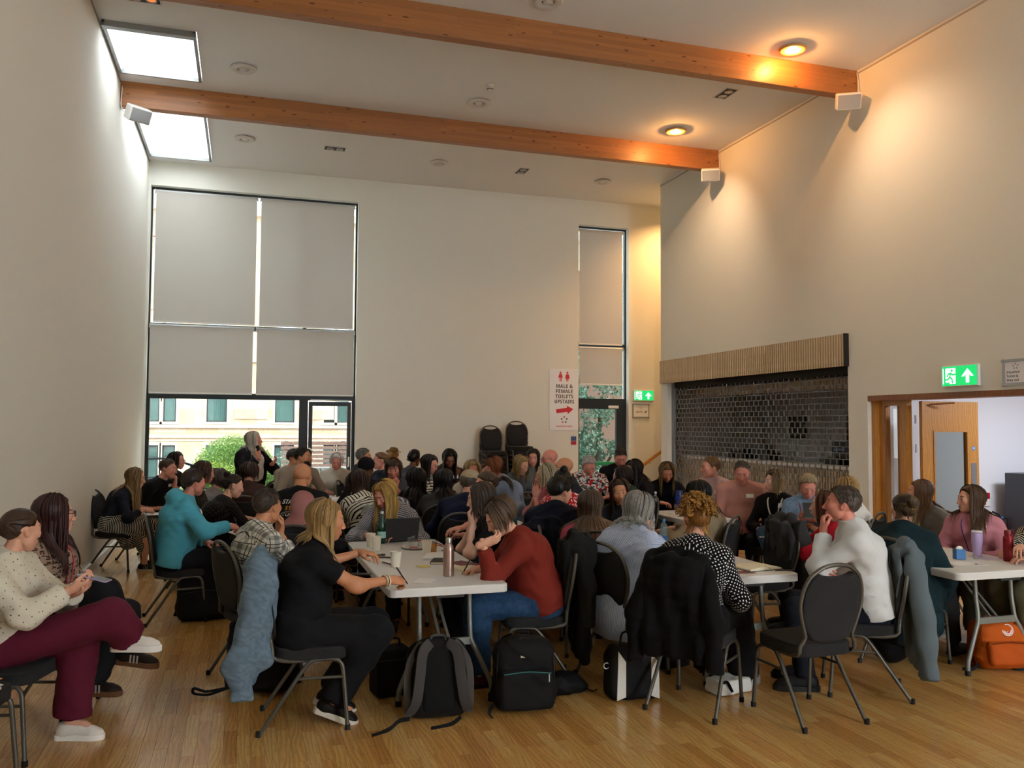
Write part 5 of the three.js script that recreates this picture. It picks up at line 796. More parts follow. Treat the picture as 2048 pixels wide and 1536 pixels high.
  const arms = [['L', 1], ['R', -1]].map(([k, q], i) => { let a = s[k] || 'table'; if (typeof a === 'string') a = presets[a](q); else { const b = presets[a.as || 'table'](q); a = { ...b, ...a, T: a.T ? local(a.T) : b.T.clone().add(V(...(a.add || [0, 0, 0]))), D: a.D ? V(...a.D) : b.D, palm: a.palm ? V(...a.palm) : b.palm, pole: a.pole ? V(...a.pole) : b.pole }; } const [E, Wr] = limbTo(Sh[i], a.T, 0.285 * big, 0.25 * big, a.pole); const D = a.D.clone().normalize(); return { ...a, S: Sh[i], E, W: Wr, D, q, Q: basis(D, a.palm.clone().multiplyScalar(-1)) }; });
  // legs
  const lp = s.legs || 'seat', hipY = py - 0.015, Lg = [1, -1].map((q, i) => {
    const hip = V(q * 0.088 * big, hipY, 0.03); let K, A, ft = V(q * 0.15, 0, 1), fp = 0;
    if (lp === 'stand') { K = V(q * 0.09, 0.5 * big, 0.02); A = V(q * 0.1, 0.09, -0.03); }
    else if (lp === 'tuck') { K = V(q * 0.11, 0.52, 0.45 * big); A = V(q * 0.09, 0.13, 0.2); fp = 0.35; }
    else if (lp === 'out') { K = V(q * 0.11, 0.53, 0.46 * big); A = V(q * 0.12, 0.09, 0.6); }
    else if (lp === 'cross' || lp === 'crossL') { const over = lp === 'cross' ? -1 : 1; if (q === over) { K = V(q * 0.02, 0.65, 0.46 * big); A = V(-q * 0.16, 0.34, 0.64); ft = V(-q * 0.35, -0.1, 1); fp = 0.15; } else { K = V(q * 0.07, 0.53, 0.45 * big); A = V(q * 0.06, 0.09, 0.4); } }
    else { K = V(q * 0.11, 0.53, 0.46 * big); A = V(q * 0.12, 0.09, 0.43); }
    if (s.feet && s.feet[i]) { A = local(s.feet[i]); if (s.knees) K = local(s.knees[i]); else { const [k2, a2] = limbTo(hip, A, 0.45 * big, 0.43 * big, V(q * 0.2, 1, 0.6)); K = k2; A = a2; } ft = s.toes ? V(...s.toes[i]).applyAxisAngle(V(0, 1, 0), -yaw) : A.clone().sub(K).setY(0).lengthSq() > 0.02 ? K.clone().sub(hip).setY(0).normalize() : ft; }
    return { hip, K, A, ft, fp, q };
  });
  // ---- body field; grow() also serves the clothes
  const skinC = SKINS[s.skin || 'fair'];
  const torso = (t, o = {}) => {
    const fx = f ? 1.5 : 1.36, a = [cap(P.clone().add(V(0, -0.03, -0.01)), P.clone().add(V(0, 0.05, 0)), 0.112 * w + t, 0.108 * w + t, { sx: fx, k: 0.05 }), cap(P.clone().add(V(0, 0.04, 0)), W, 0.108 * w + t, (f ? 0.093 : 0.1) * w + t, { sx: 1.4, k: 0.05 }), cap(W, Ch, (f ? 0.093 : 0.1) * w + t, 0.11 * (0.4 + 0.6 * w) + t, { sx: 1.4, k: 0.05 }), cap(Ch, N.clone().add(V(0, -0.09, -0.015)), 0.11 * (0.4 + 0.6 * w) + t, 0.075 + t, { sx: 1.6, k: 0.05 })];
    for (const i of [0, 1]) a.push(cap(N.clone().add(V(Math.sign(Sh[i].x - N.x) * 0.035, -0.035, -0.012)), Sh[i], 0.05 + t, 0.054 * big + t, { k: 0.05 }), cap(N.clone().add(V(0, 0.002, -0.02)), N.clone().lerp(Sh[i], 0.6).add(V(0, 0.006, -0.005)), 0.046 + t * 0.8, 0.045 + t * 0.8, { k: 0.05 }));
    if (f) for (const q of [-1, 1]) a.push(ell(Ch.clone().add(V(q * 0.075, -0.0, 0.085 * w)), 0.07 * w + t, 0.07 * w + t, 0.06 * w + t, { k: 0.04 }));
    if (w > 1.05) a.push(ell(W.clone().add(V(0, -0.02, 0.06)), 0.15 * w + t, 0.115 * w + t, 0.1 * w + t, { k: 0.06 }));
    a.forEach((p, i) => { if (i > 0 && i < 4) p.v0 = i === 1 ? 0 : i === 2 ? S * 0.32 : S * 0.66; }); return a;
  };
  const armP = (i, t, reach, flare = 0) => { // reach 0..1 upper arm, 1..2 forearm
    const A = arms[i], ws = 0.6 + 0.4 * w, out = [], ru = 0.047 * big * ws, re = 0.038 * big * ws, rw = 0.027 * big;
    if (reach <= 1) { const e = A.S.clone().lerp(A.E, reach), d = A.E.clone().sub(A.S).normalize(), c = e; out.push(cap(A.S, A.S.clone().lerp(A.E, Math.min(1, reach + 0.12)), ru + t, lerp(ru, re, reach) + t + flare, { k: 0.03, cut: [[c.x, c.y, c.z, d.x, d.y, d.z]] })); }
    else { out.push(cap(A.S, A.E, ru + t, re + t, { k: 0.03 })); const r2 = reach - 1, e = A.E.clone().lerp(A.W, r2), d = A.W.clone().sub(A.E).normalize(); out.push(cap(A.E, A.E.clone().lerp(A.W, Math.min(1.1, r2 + 0.15)), re + t, lerp(re, rw, r2) + t + flare, { k: 0.03, cut: reach < 2.2 ? [[e.x, e.y, e.z, d.x, d.y, d.z]] : null })); out[1].v0 = 0.28; const bs = A.E.clone().sub(A.S).normalize().add(d).normalize().multiplyScalar(0.02); out.push(cap(A.E.clone().sub(bs), A.E.clone().add(bs), re + t + 0.002, re + t + 0.002, { k: 0.03 })); out[2].v0 = 0.26; }
    return out;
  };
  const legP = (i, t, hem, flare) => { const l = Lg[i], ws = 0.5 + 0.5 * w, a = [cap(l.hip, l.K, 0.082 * big * ws + t, 0.058 * big * ws + t + flare * 0.4, { k: 0.045 })]; const d = l.A.clone().sub(l.K).normalize(), e = l.K.clone().lerp(l.A, hem); a.push(cap(l.K, l.K.clone().lerp(l.A, Math.min(1.05, hem + 0.1)), 0.056 * ws + t + flare * 0.4, lerp(0.052, 0.038, hem) + t + flare, { k: 0.035, cut: hem < 1.2 ? [[e.x, e.y, e.z, d.x, d.y, d.z]] : null })); if (hem >= 0.7) a.push(ell(l.K.clone().lerp(l.A, 0.3).addScaledVector(V(0, sit ? -0.1 : 0, -1), 0.012), 0.05 * ws + t + flare * 0.6, 0.075 + t, 0.05 * ws + t + flare * 0.6, { k: 0.04 })); return a; };
  const bodyP = [...torso(0), ...armP(0, 0, 2.3), ...armP(1, 0, 2.3), ...legP(0, 0, 1.3, 0), ...legP(1, 0, 1.3, 0)];
  for (const l of Lg) bodyP.push(cap(l.A.clone().add(V(0, -0.03, 0)), l.A.clone().addScaledVector(l.ft.clone().normalize(), 0.1).add(V(0, -0.05, 0)), 0.026, 0.022, { k: 0.02 }));
  bodyP.push(cap(N.clone().add(V(0, -0.04, -0.01)), headAt(0, -0.045, -0.018), f ? 0.05 : 0.06, f ? 0.047 : 0.057, { k: 0.035 }));
  const body = [], uvz = (g) => g, hc = hi ? 0.0058 : 0.0095, T = headTemplate(f, hc), headM = new THREE.Matrix4().compose(Hl, headQ, V(hk, hk, hk)), skinV = skinC.clone();
  body.push(mesher(bodyP, hi ? 0.021 : 0.027, { colour: () => skinV }));
  { const g = T.g.clone().applyMatrix4(headM), n = T.zone.length, c = new Float32Array(n * 3), lip = skinC.clone().lerp(C(0x8e2f34), f ? 0.5 : 0.25), brow = C(s.hair?.c || 0x4a3628).lerp(C(0x2a1c14), 0.35).lerp(skinC, hi ? 0.25 : 0.5), bd = s.beard ? C(s.beard) : null, ck = skinC.clone().lerp(C(0xc85a50), 0.22); for (let i = 0; i < n; i++) { const z = T.zone[i], q = z === 1 ? lip : z === 2 ? brow : z === 4 && bd ? bd : z === 5 ? ck : skinC; c.set([q.r, q.g, q.b], i * 3); } g.setAttribute('color', new THREE.BufferAttribute(c, 3)); body.push(g); }
  if ((s.tilt || 0) < 26) for (const q of [-1, 1]) { const g = new THREE.SphereGeometry(0.0118, hi ? 14 : 8, hi ? 10 : 6).rotateX(PI / 2), p = g.attributes.position, c = []; const iris = C(s.eye || 0x4a5a66); for (let i = 0; i < p.count; i++) { const z = p.getZ(i) / 0.0118, k = z > 0.93 ? C(0x0a0a0a) : z > 0.72 ? iris : C(0xe9e2da); c.push(k.r, k.g, k.b); } g.setAttribute('color', new THREE.BufferAttribute(new Float32Array(c), 3)); g.translate(q * 0.0315, 0.0085, 0.0795).applyMatrix4(headM); body.push(clean(g)); }
  for (const a of arms) { const g = handGeo(a.curl, a.q < 0, hi ? 0.0058 : 0.0095).clone(); g.applyMatrix4(new THREE.Matrix4().compose(a.W, a.Q, V(big, big, big))); body.push(tint(g, skinC)); }
  obj('body', body, skinMat, root);
  // ---- clothes
  const ph = rnd() * 6, cell = hi ? 0.013 : 0.019, clothPart = (name, ps, spec, extra = {}) => { const pattern = spec.pat && PAT[spec.pat]; return obj(name, mesher(ps, (spec.cell || cell), { disp: wrinkle(spec.wr ?? (hi ? 0.0062 : 0.0055), ph), uv: pattern ? 'cyl' : null, ...extra }), cloth(spec.c ?? 0xffffff, spec.pat, spec.rough), root); };
  const t0 = s.top || { c: 0x333333, s: 2 }, tt = t0.t ?? 0.014;
  const topPrims = (t, sp) => { const a = [...torso(t), ...armP(0, t * 0.9, sp.s ?? 2, sp.flare || 0), ...armP(1, t * 0.9, sp.s ?? 2, sp.flare || 0)], ch = sp.collar ?? 0.012; if (ch > 0) { const top = N.clone().add(V(0, ch, 0.004)), n = V(0, 1, -0.28 + (sp.vneck || 0)).normalize(); a.push(cap(N.clone().add(V(0, -0.05, -0.012)), N.clone().add(V(0, ch + 0.03, 0.006)), (f ? 0.053 : 0.062) + t, (f ? 0.05 : 0.06) + t, { k: 0.03, cut: [[top.x, top.y, top.z, n.x, n.y, n.z]] })); } return a; };
  const hemCut = (d) => { const n = sd.clone().multiplyScalar(-1), c = P.clone().addScaledVector(sd, -d); return [[c.x, c.y, c.z, n.x, n.y, n.z]]; };
  const tops = topPrims(tt, t0);
  if (t0.hood) tops.push(ell(N.clone().add(V(0, 0.025, -0.09)), 0.145, 0.085, 0.08, { k: 0.04 }), cap(N.clone().add(V(-0.09, 0.02, -0.01)), N.clone().add(V(0.09, 0.02, -0.01)), 0.035, 0.035, { k: 0.03 }), ell(N.clone().add(V(0, 0.06, 0.0)), 0.058, 0.05, 0.06, { sub: true, k: 0.01 }));
  if (t0.skirt) { const k = t0.skirt; tops.push(cap(P, P.clone().add(V(0, -k, -0.02)), 0.13 * w + tt, 0.15 * w + tt, { sx: 1.5, k: 0.05 }), ...[0, 1].map((i) => cap(Lg[i].hip, Lg[i].hip.clone().lerp(Lg[i].K, 0.75), 0.095 + tt, 0.08 + tt, { k: 0.05 })), cap(Lg[0].hip.clone().lerp(Lg[0].K, 0.6), Lg[0].hip.clone().lerp(Lg[0].K, 0.6).add(V(0.02, -k, 0)), 0.07, 0.08, { k: 0.05 }), cap(Lg[1].hip.clone().lerp(Lg[1].K, 0.6), Lg[1].hip.clone().lerp(Lg[1].K, 0.6).add(V(-0.02, -k, 0)), 0.07, 0.08, { k: 0.05 })); }
  if (t0.open) { const z0 = 0.13 + tt; tops.push(cap(P.clone().add(V(0, -0.12, 0.2)), W.clone().add(V(0, 0, z0 + 0.04)), t0.open, t0.open, { sub: true, k: 0.012 }), cap(W.clone().add(V(0, 0, z0 + 0.04)), N.clone().add(V(0, -0.01, 0.1)), t0.open, t0.open * 0.8, { sub: true, k: 0.012 })); }
  clothPart(t0.name || 'top', tops, t0, t0.skirt ? {} : { gcut: hemCut(t0.hem ?? 0.06) });
  if (s.inner) clothPart('undershirt', topPrims(0.008, { s: 0.3, collar: s.inner.collar ?? 0.004 }), { ...s.inner, cell: cell * 1.1, wr: 0.001 }, { gcut: hemCut(0.05) });
  const b0 = s.bot || { c: 0x16181c };
  const bt = b0.t ?? 0.013, fl = b0.flare ?? 0.012;
  if (b0.kind === 'skirt') { const m = Lg[0].K.clone().add(Lg[1].K).multiplyScalar(0.5), ps = [...torso(bt).slice(0, 1), ...[0, 1].map((i) => cap(Lg[i].hip, Lg[i].K.clone().add(V(0, 0.01, 0.03)), 0.1 + bt, 0.085 + bt, { k: 0.07 })), cap(P.clone().add(V(0, -0.03, 0.1)), m.clone().add(V(0, -0.05, -0.05)), 0.1, 0.1, { sx: 1.7, k: 0.07 }), cap(m.clone().add(V(0, -0.02, 0)), m.clone().add(V(0, -(b0.drop || 0.22), -0.05)), 0.09, 0.1, { sx: 1.6, k: 0.07 }), cap(P.clone().add(V(0, -0.05, 0.15)), P.clone().add(V(0, -(b0.drop || 0.22) + 0.04, 0.2)), 0.1, 0.09, { sx: 1.7, k: 0.08 })]; clothPart('skirt', ps, b0); }
  else { b0.cell ??= hi ? 0.017 : 0.028; const c = P.clone().addScaledVector(sd, b0.waist ?? 0.1), tp = torso(bt).slice(0, 2); for (const p of tp) p.cut = [[c.x, c.y, c.z, sd.x, sd.y, sd.z]]; clothPart(b0.name || 'trousers', [...tp, ...legP(0, bt, b0.hem ?? 0.99, fl), ...legP(1, bt, b0.hem ?? 0.99, fl)], b0); }
  // ---- shoes
  const sh = s.shoes || { c: 0x1a1a1c, sole: 0x2a2a2a }, sg = shoeGeo(sh.kind || 'shoe', hi ? 0.009 : 0.018), k2 = (f ? 0.96 : 1.08);
  for (const l of Lg) { const g = new THREE.Group(); g.name = 'shoe'; const d = l.ft.clone().normalize(), up = V(0, 1, 0); g.quaternion.copy(basis(d, up)); if (l.fp) g.rotateX(l.fp); const dn = V(0, -0.09, 0).applyQuaternion(g.quaternion); g.position.copy(l.A).add(l.fp || l.A.y > 0.14 ? dn : V(0, -l.A.y, 0)); g.scale.setScalar(k2); root.add(g); obj('upper', sg.upper, cloth(sh.c, null, 0.55), g); obj('sole', sg.sole, cloth(sh.sole ?? 0xe6e4de, null, 0.7), g); if (sh.lace) obj('laces', sg.lace, cloth(sh.lace, null, 0.8), g); if (sh.stripe) obj('stripes', [0, 1, 2].flatMap((i) => [-1, 1].map((q) => bx(0.003, 0.05, 0.01, q * 0.0405, 0.048, 0.02 + i * 0.022).rotateX(0))), cloth(sh.stripe, null, 0.6), g); }
  // ---- hair, headgear, glasses, badges
  const collide = [...tops.filter((p) => !p.sub), ...headPrims(f).slice(0, 3).map((p) => ell(p.a.clone().multiplyScalar(hk).applyQuaternion(headQ).add(Hl), p.rx * hk, p.ry * hk, p.rz * hk, { k: 0.02, q: headQ })), bodyP[bodyP.length - 1]];
  if (s.hair) { if (s.hair.st === 'short' || s.hair.st === 'buzz') s.hair.skinC = skinC; const g = buildHair(s.hair, headM, collide, seed, hi); if (g) obj('hair', g, hairMat, root); }
  const place = (name, g, m) => { const o = obj(name, g, m, root); o.position.copy(Hl); o.quaternion.copy(headQ); o.scale.setScalar(hk); return o; };
  if (s.glasses) { const fr = [-1, 1].flatMap((q) => [new THREE.TorusGeometry(0.021, 0.0022, 5, 16).scale(1.1, 0.85, 1).translate(q * 0.031, 0.006, 0.106), rod([q * 0.053, 0.01, 0.1], [q * 0.083, 0.012, -0.005], 0.002, 5)]); fr.push(rod([-0.009, 0.009, 0.108], [0.009, 0.009, 0.108], 0.002, 5)); place('glasses', fr, std(s.glasses === true ? 0x141414 : s.glasses, 0.3)); }
  if (s.beard) place('beard', mesher([ell(V(0, -0.075, 0.045), 0.058, 0.05, 0.052), ell(V(0.05, -0.05, 0.015), 0.019, 0.035, 0.03), ell(V(-0.05, -0.05, 0.015), 0.019, 0.035, 0.03), ell(V(0, -0.06, 0.1), 0.026, 0.016, 0.02, { sub: true, k: 0.01 })], hi ? 0.006 : 0.008, { disp: wrinkle(0.002, ph) }), cloth(s.beard, null, 0.9));
  if (s.hat === 'cap') { place('cap', [mesher([ell(V(0, 0.055, -0.012), 0.088, 0.083, 0.108)], 0.008, { gcut: [[0, 0.04, 0, 0, -1, 0.08]] }), extr(poly([[-0.075, 0], [0.075, 0], [0.068, 0.06], [0.04, 0.085], [-0.04, 0.085], [-0.068, 0.06]]), 0.006, 0.002).rotateX(PI / 2 + 0.15).translate(0, 0.055, 0.07)], cloth(s.hatC, null, 0.9)); }
  if (s.hat === 'turban') place('head_wrap', mesher([ell(V(0, 0.055, -0.02), 0.097, 0.088, 0.118), ell(V(0, 0.06, -0.075), 0.08, 0.07, 0.07), ell(V(0, -0.06, 0.1), 0.07, 0.09, 0.07, { sub: true, k: 0.02 })], 0.009, { gcut: [[0, -0.03, 0, 0, -1, 0.4]], disp: (x, y, z) => 0.003 * Math.sin(y * 160 + x * 60) }), cloth(s.hatC, null, 0.95));
  if (s.hat === 'hijab') clothPart('headscarf', [ell(headAt(0, 0.02, -0.012), 0.097, 0.112, 0.115, { k: 0.02, q: headQ }), cap(headAt(0, -0.06, -0.01), N.clone().add(V(0, -0.02, 0)), 0.085, 0.1, { k: 0.06 }), cap(N.clone().add(V(-0.08, -0.03, 0.01)), N.clone().add(V(0.08, -0.03, 0.01)), 0.085, 0.085, { k: 0.06 }), cap(N.clone().add(V(0, -0.03, 0.05)), Ch.clone().add(V(0, 0.03, 0.12)), 0.08, 0.05, { k: 0.05 }), ell(headAt(0, -0.012, 0.105), 0.056, 0.083, 0.06, { sub: true, k: 0.015, q: headQ })], { c: s.hatC, wr: 0.004, cell: hi ? 0.01 : 0.013 });
  if (s.hat === 'band') place('hair_band', new THREE.TorusGeometry(0.094, 0.009, 6, 28, PI * 1.1).rotateZ(-PI * 0.05).rotateX(-0.35).scale(0.96, 1.05, 1).translate(0, 0.012, 0.02), cloth(s.hatC, null, 0.7));
  if (s.hat === 'clip') place('hair_clip', [0, 1, 2].map((i) => tube([[-0.03 + i * 0.03, 0.075, -0.112], [-0.02 + i * 0.02, 0.05, -0.135], [-0.01 + i * 0.01, 0.02, -0.13]], 0.005, 8, 5)), std(s.hatC, 0.3));
  const ray = (o, d) => { const p = o.clone(); for (let i = 0; i < 60; i++) { const e = fieldD(tops, p.x, p.y, p.z); if (e < 0.001) break; p.addScaledVector(d, Math.max(e * 0.7, 0.001)); } return p; };
  const patch = (name, o, dir, up, wd, ht, mat, lift = 0.006, nu = 10, nv = 8) => { const rt = new THREE.Vector3().crossVectors(up, dir.clone().multiplyScalar(-1)).normalize(), g = new THREE.PlaneGeometry(wd, ht, nu, nv), p = g.attributes.position; for (let i = 0; i < p.count; i++) { const st = o.clone().addScaledVector(rt, p.getX(i)).addScaledVector(up, p.getY(i)), hit = ray(st, dir).addScaledVector(dir, -lift); p.setXYZ(i, hit.x, hit.y, hit.z); } g.computeVertexNormals(); return obj(name, g, mat, root); };
  const upC = sd.clone();
  if (s.badge) patch('name_badge', Ch.clone().add(V(s.badge * 0.085, 0.05, 0.4)), V(0, 0, -1), upC, 0.085, 0.045, std(0xf0eee9, 0.6), 0.007, 6, 4);
  if (s.print) patch('shirt_print', Ch.clone().add(V(0, -0.0, -0.5)), V(0, 0, 1), upC, 0.3, 0.26, std(0xffffff, 0.8, { map: s.print, alphaMap: s.printA, alphaTest: 0.4 }), 0.007, 14, 12);
  if (s.lanyard) { const pts = []; const c = [[0.062, 0.0, -0.045], [0.075, -0.03, 0.03], [0.055, -0.12, 0.12], [0.012, -0.3, 0.16]]; const mk = (q) => c.map(([x, y, z]) => { const p = N.clone().add(V(q * x, y, 0.25)); if (z < 0) { p.z = N.z - 0.045; p.y = N.y + 0.02; return p; } const h = ray(p, V(0, 0, -1)); h.z += 0.008; return h; }); const a = mk(1), b = mk(-1); obj('lanyard', [tube([b[0].clone().lerp(a[0], 0.5).add(V(0, 0.005, -0.02)), ...a], s.lanyard2 || 0.005, 20, 5), tube([a[0].clone().lerp(b[0], 0.5).add(V(0, 0.005, -0.02)), ...b], s.lanyard2 || 0.005, 20, 5)], cloth(s.lanyard, null, 0.6), root); if (s.card) { const e = a[3]; obj('pass_card', rb(0.06, 0.085, 0.004, 0.002, e.x - 0.01, e.y - 0.045, e.z + 0.005), std(0xe8e6e2, 0.5), root); } }
  if (s.bracelet) { const a = arms[s.bracelet > 0 ? 0 : 1], d = a.W.clone().sub(a.E).normalize(), gs = [0, 0.018].map((o) => new THREE.TorusGeometry(0.034, 0.005, 6, 20).applyQuaternion(new THREE.Quaternion().setFromUnitVectors(V(0, 0, 1), d)).translate(a.W.x - d.x * (0.03 + o), a.W.y - d.y * (0.03 + o), a.W.z - d.z * (0.03 + o))); obj('bracelet', gs, std(0xe8dcc2, 0.3, { metalness: 0.2 }), root); }
  if (s.watch) { const a = arms[s.watch > 0 ? 0 : 1], d = a.W.clone().sub(a.E).normalize(); obj('watch', [new THREE.CylinderGeometry(0.033, 0.033, 0.022, 20, 1, true).applyQuaternion(new THREE.Quaternion().setFromUnitVectors(V(0, 1, 0), d)).translate(a.W.x - d.x * 0.03, a.W.y - d.y * 0.03, a.W.z - d.z * 0.03), new THREE.CylinderGeometry(0.018, 0.018, 0.012, 20).translate(a.W.x - d.x * 0.03, a.W.y + 0.035, a.W.z - d.z * 0.03)], std(0x1c1c1e, 0.4), root); }
  if (s.buttons) obj('buttons', [0, 1, 2, 3, 4].map((i) => { const p = ray(N.clone().lerp(P, 0.12 + i * 0.19).add(V(0, 0, 0.4)), V(0, 0, -1)); return new THREE.SphereGeometry(0.006, 8, 6).translate(p.x, p.y, p.z + 0.008); }), std(s.buttons, 0.5), root);
  // where the hands are, in the room, for the things they hold
  root.updateMatrixWorld(true);
  const hands = arms.map((a) => ({ at: a.W.clone().addScaledVector(a.D, 0.085).applyMatrix4(root.matrixWorld), q: a.Q.clone().premultiply(root.quaternion), dir: a.D.clone().applyQuaternion(root.quaternion) }));
  return { root, hands, pos: root.position, yaw, head: H };
}

// ================= the people =================
const K = {};                                   // people by number, for the things they hold
const bk = 0x15161a, jeans = { c: 0x3d5672, pat: 'denim' };
function P(n, s) { const k = K[n] = person(s); if (s.legs !== 'stand' && s.chair !== false) { const c = s.chairAt || [0, 0.07], o = V(c[0], 0, c[1]).applyAxisAngle(V(0, 1, 0), k.yaw); chair(k.pos.x + o.x, k.pos.z + o.z, k.yaw + R(s.chairTurn || 0), 'banquet chair under ' + s.who); } return k; }
// ---- nearest, from the shaded wall to the door
P(1, { who: 'the person in the cream speckled jacket', label: 'person in cream speckled jacket and maroon wide trousers holding a lilac phone', at: [0.551, 1.161, 10.787], b: 74, f: 136, lean: 6, tilt: 4, hi: true, w: 1.08, skin: 'fair', hair: { st: 'pony', c: 0x4a352a, L: 0.26, tie: [0, -0.01, -0.118] }, top: { c: 0xffffff, pat: 'specks', s: 1.85, t: 0.026, collar: 0.03, name: 'jacket', flare: 0.012 }, bot: { c: 0x5d1a2e, t: 0.018, flare: 0.045 }, legs: 'cross', feet: [[0.811, 0.124, 10.711], [1.095, 0.568, 10.771]], knees: [[0.863, 0.574, 10.751], [1.023, 0.698, 10.892]], toes: [[0.95, 0, 0.25], [0.98, 0.12, 0.15]], shoes: { c: 0xe4ddd2, sole: 0xeeeae2, lace: 0xf2efe8 }, R: { as: 'phone', T: [0.82, 0.852, 10.909] }, L: { as: 'phone', add: [0, -0.02, 0.05] } });
P(2, { who: 'the person in the leopard print top', label: 'person with long dark auburn hair and glasses in a leopard print top', at: [0.594, 1.178, 10.119], b: 72, f: 106, lean: 4, hi: true, w: 1.1, skin: 'fair', glasses: true, hair: { st: 'long', c: 0x3d1d1c, L: 0.5, vol: 1.2 }, top: { c: 0xffffff, pat: 'leopard', s: 1.8, t: 0.018 }, bot: { c: 0x17181b, t: 0.02, flare: 0.02 }, legs: 'cross', feet: [[0.83, 0.158, 10.142], [1.048, 0.332, 10.167]], toes: [[0.95, 0, 0.3], [0.95, 0.05, 0.3]], shoes: { c: 0x2a211d, sole: 0x6e4a30, stripe: 0xb9b2a6 }, L: 'lap', R: 'lap', lanyard: 0xc04a5a, card: true });
P(17, { who: 'the blonde woman in the black tee', label: 'blonde woman in black tee and black trousers leaning on the front table to write', at: [2.185, 1.168, 10.778], b: 86, f: 90, lean: 10, tilt: 8, hi: true, w: 1.12, skin: 'tan', hair: { st: 'long', c: 0x9c7a48, c2: 0xc2a068, L: 0.36, ff: 66, vol: 1.3 }, top: { c: 0x121318, s: 0.62, t: 0.02, collar: 0.004 }, bot: { c: 0x131418, t: 0.024, flare: 0.03 }, legs: 'tuck', shoes: { c: 0x15130f, sole: 0xd9d2c4, kind: 'shoe' }, R: { as: 'write', T: [2.56, 0.812, 10.858], curl: 0.8 }, L: { as: 'table', T: [2.442, 0.904, 10.321] }, bracelet: -1 });
P(16, { who: 'the plaid shirt man', label: 'man with short dark cropped hair in a grey plaid shirt, hand at his mouth', at: [1.861, 1.162, 9.731], b: 112, f: 140, lean: 6, sex: 'm', hi: true, skin: 'tan', hair: { st: 'short', c: 0x3a3028, grey: 0x5a4c42, side: 0.3, th: 0.012 }, top: { c: 0xffffff, pat: 'plaid', s: 1.7, t: 0.024, collar: 0.035, name: 'shirt' }, bot: { c: 0x6d6557 }, legs: 'cross', shoes: { c: 0xd8d4c6, sole: 0xe6e3da, stripe: 0xb8b4a4 }, R: 'chin', L: 'lap' });
P(6, { who: 'the blue hoodie person', label: 'person in a bright blue hoodie writing on a pad on the knee', at: [1.27, 1.209, 7.762], b: 97, f: 124, lean: 12, tilt: 5, hi: true, w: 1.18, skin: 'red', hair: { st: 'short', c: 0x33271f, th: 0.02, side: 0.9 }, top: { c: 0x52a8be, s: 1.95, t: 0.028, hood: true, name: 'hoodie', collar: 0.02 }, bot: { c: 0x12141a, t: 0.02 }, legs: 'seat', R: { as: 'write', T: [1.583, 0.833, 7.947] }, L: 'lap', badge: -1 });
P(36, { who: 'the rust jumper woman', label: 'woman in rust jumper and blue jeans, scrappy bun, head bent over the table', at: [3.393, 1.11, 10.369], b: -100, f: -95, lean: 22, tilt: 34, hi: true, w: 1.18, skin: 'fair', hair: { st: 'bob', c: 0x3b2a20, c2: 0x755a42, L: 0.2, ff: 50, wave: 0.008, freq: 45, vol: 1.3, bunToo: true, tie: [0, 0.085, -0.085], bun: 0.03, th: 0.018 }, top: { c: 0x7e2a20, s: 1.85, t: 0.022, name: 'jumper' }, bot: { c: 0x2f5074, pat: 'denim', t: 0.018, flare: 0.015 }, legs: 'seat', shoes: { c: 0x4a1519, sole: 0x35100f, kind: 'boot' }, L: { as: 'cheek', T: [3.203, 0.972, 10.617], D: [-0.1, 0.35, -1], palm: [-0.8, 0.6, 0], curl: 0.4, pole: [0.25, -1, 0.6] }, R: { as: 'write', T: [3.223, 0.759, 10.35] } });
P(35, { who: 'the black tee person with the raised fist', label: 'pale-armed person in black tee resting a fist on the cheek beside the rust jumper', at: [3.499, 1.162, 9.46], b: -92, f: -108, lean: 18, tilt: 12, hi: true, skin: 'pale', hair: { st: 'bob', c: 0x3f3026, L: 0.26 }, top: { c: 0x17171a, s: 0.75 }, R: 'chin', L: 'chin' });
P(34, { who: 'the teal tee person', label: 'person in a teal tee with brown hair tied back, behind the black tee person', at: [3.775, 1.214, 8.658], b: -100, f: -95, lean: 14, tilt: 8, skin: 'pink', hair: { st: 'pony', c: 0x4a3627, L: 0.2 }, top: { c: 0x2f6478, s: 0.8 }, bot: jeans, L: 'table', R: { as: 'table', T: [3.362, 0.807, 8.927] } });
P(22, { who: 'the blonde person at the laptop', label: 'blonde person in grey striped hooded top looking down behind the tablet computer', at: [2.905, 1.123, 8.431], b: -25, f: -58, lean: 14, tilt: 30, hi: true, skin: 'pink', hair: { st: 'long', c: 0xb98f45, c2: 0xd2ad62, L: 0.42, ff: 46 }, top: { c: 0xffffff, pat: 'ticking', s: 1.9, hood: true, t: 0.022 }, L: 'table', R: 'table' });
P(42, { who: 'the navy blazer person', label: 'person with short black hair in a navy blazer, back to the camera', at: [4.267, 1.182, 9.231], b: 146, f: 118, lean: 8, tilt: 12, sex: 'm', k: 0.97, hi: true, skin: 'fair', hair: { st: 'short', c: 0x17130f, th: 0.022, side: 0.7 }, top: { c: 0x14192a, s: 1.9, t: 0.028, collar: 0.03, name: 'blazer' }, L: 'table', R: 'table' });
P(44, { who: 'the pink top woman with long straight hair', label: 'woman with very long straight light brown hair over a pink top, back to the camera', at: [4.356, 1.107, 9.675], b: 165, f: 172, lean: 10, hi: true, skin: 'fair', hair: { st: 'long', c: 0x4a372a, c2: 0x8a6c4e, L: 0.66, ff: 70, n: 190 }, top: { c: 0xc0586f, s: 1.6 }, L: 'table', R: 'table' });
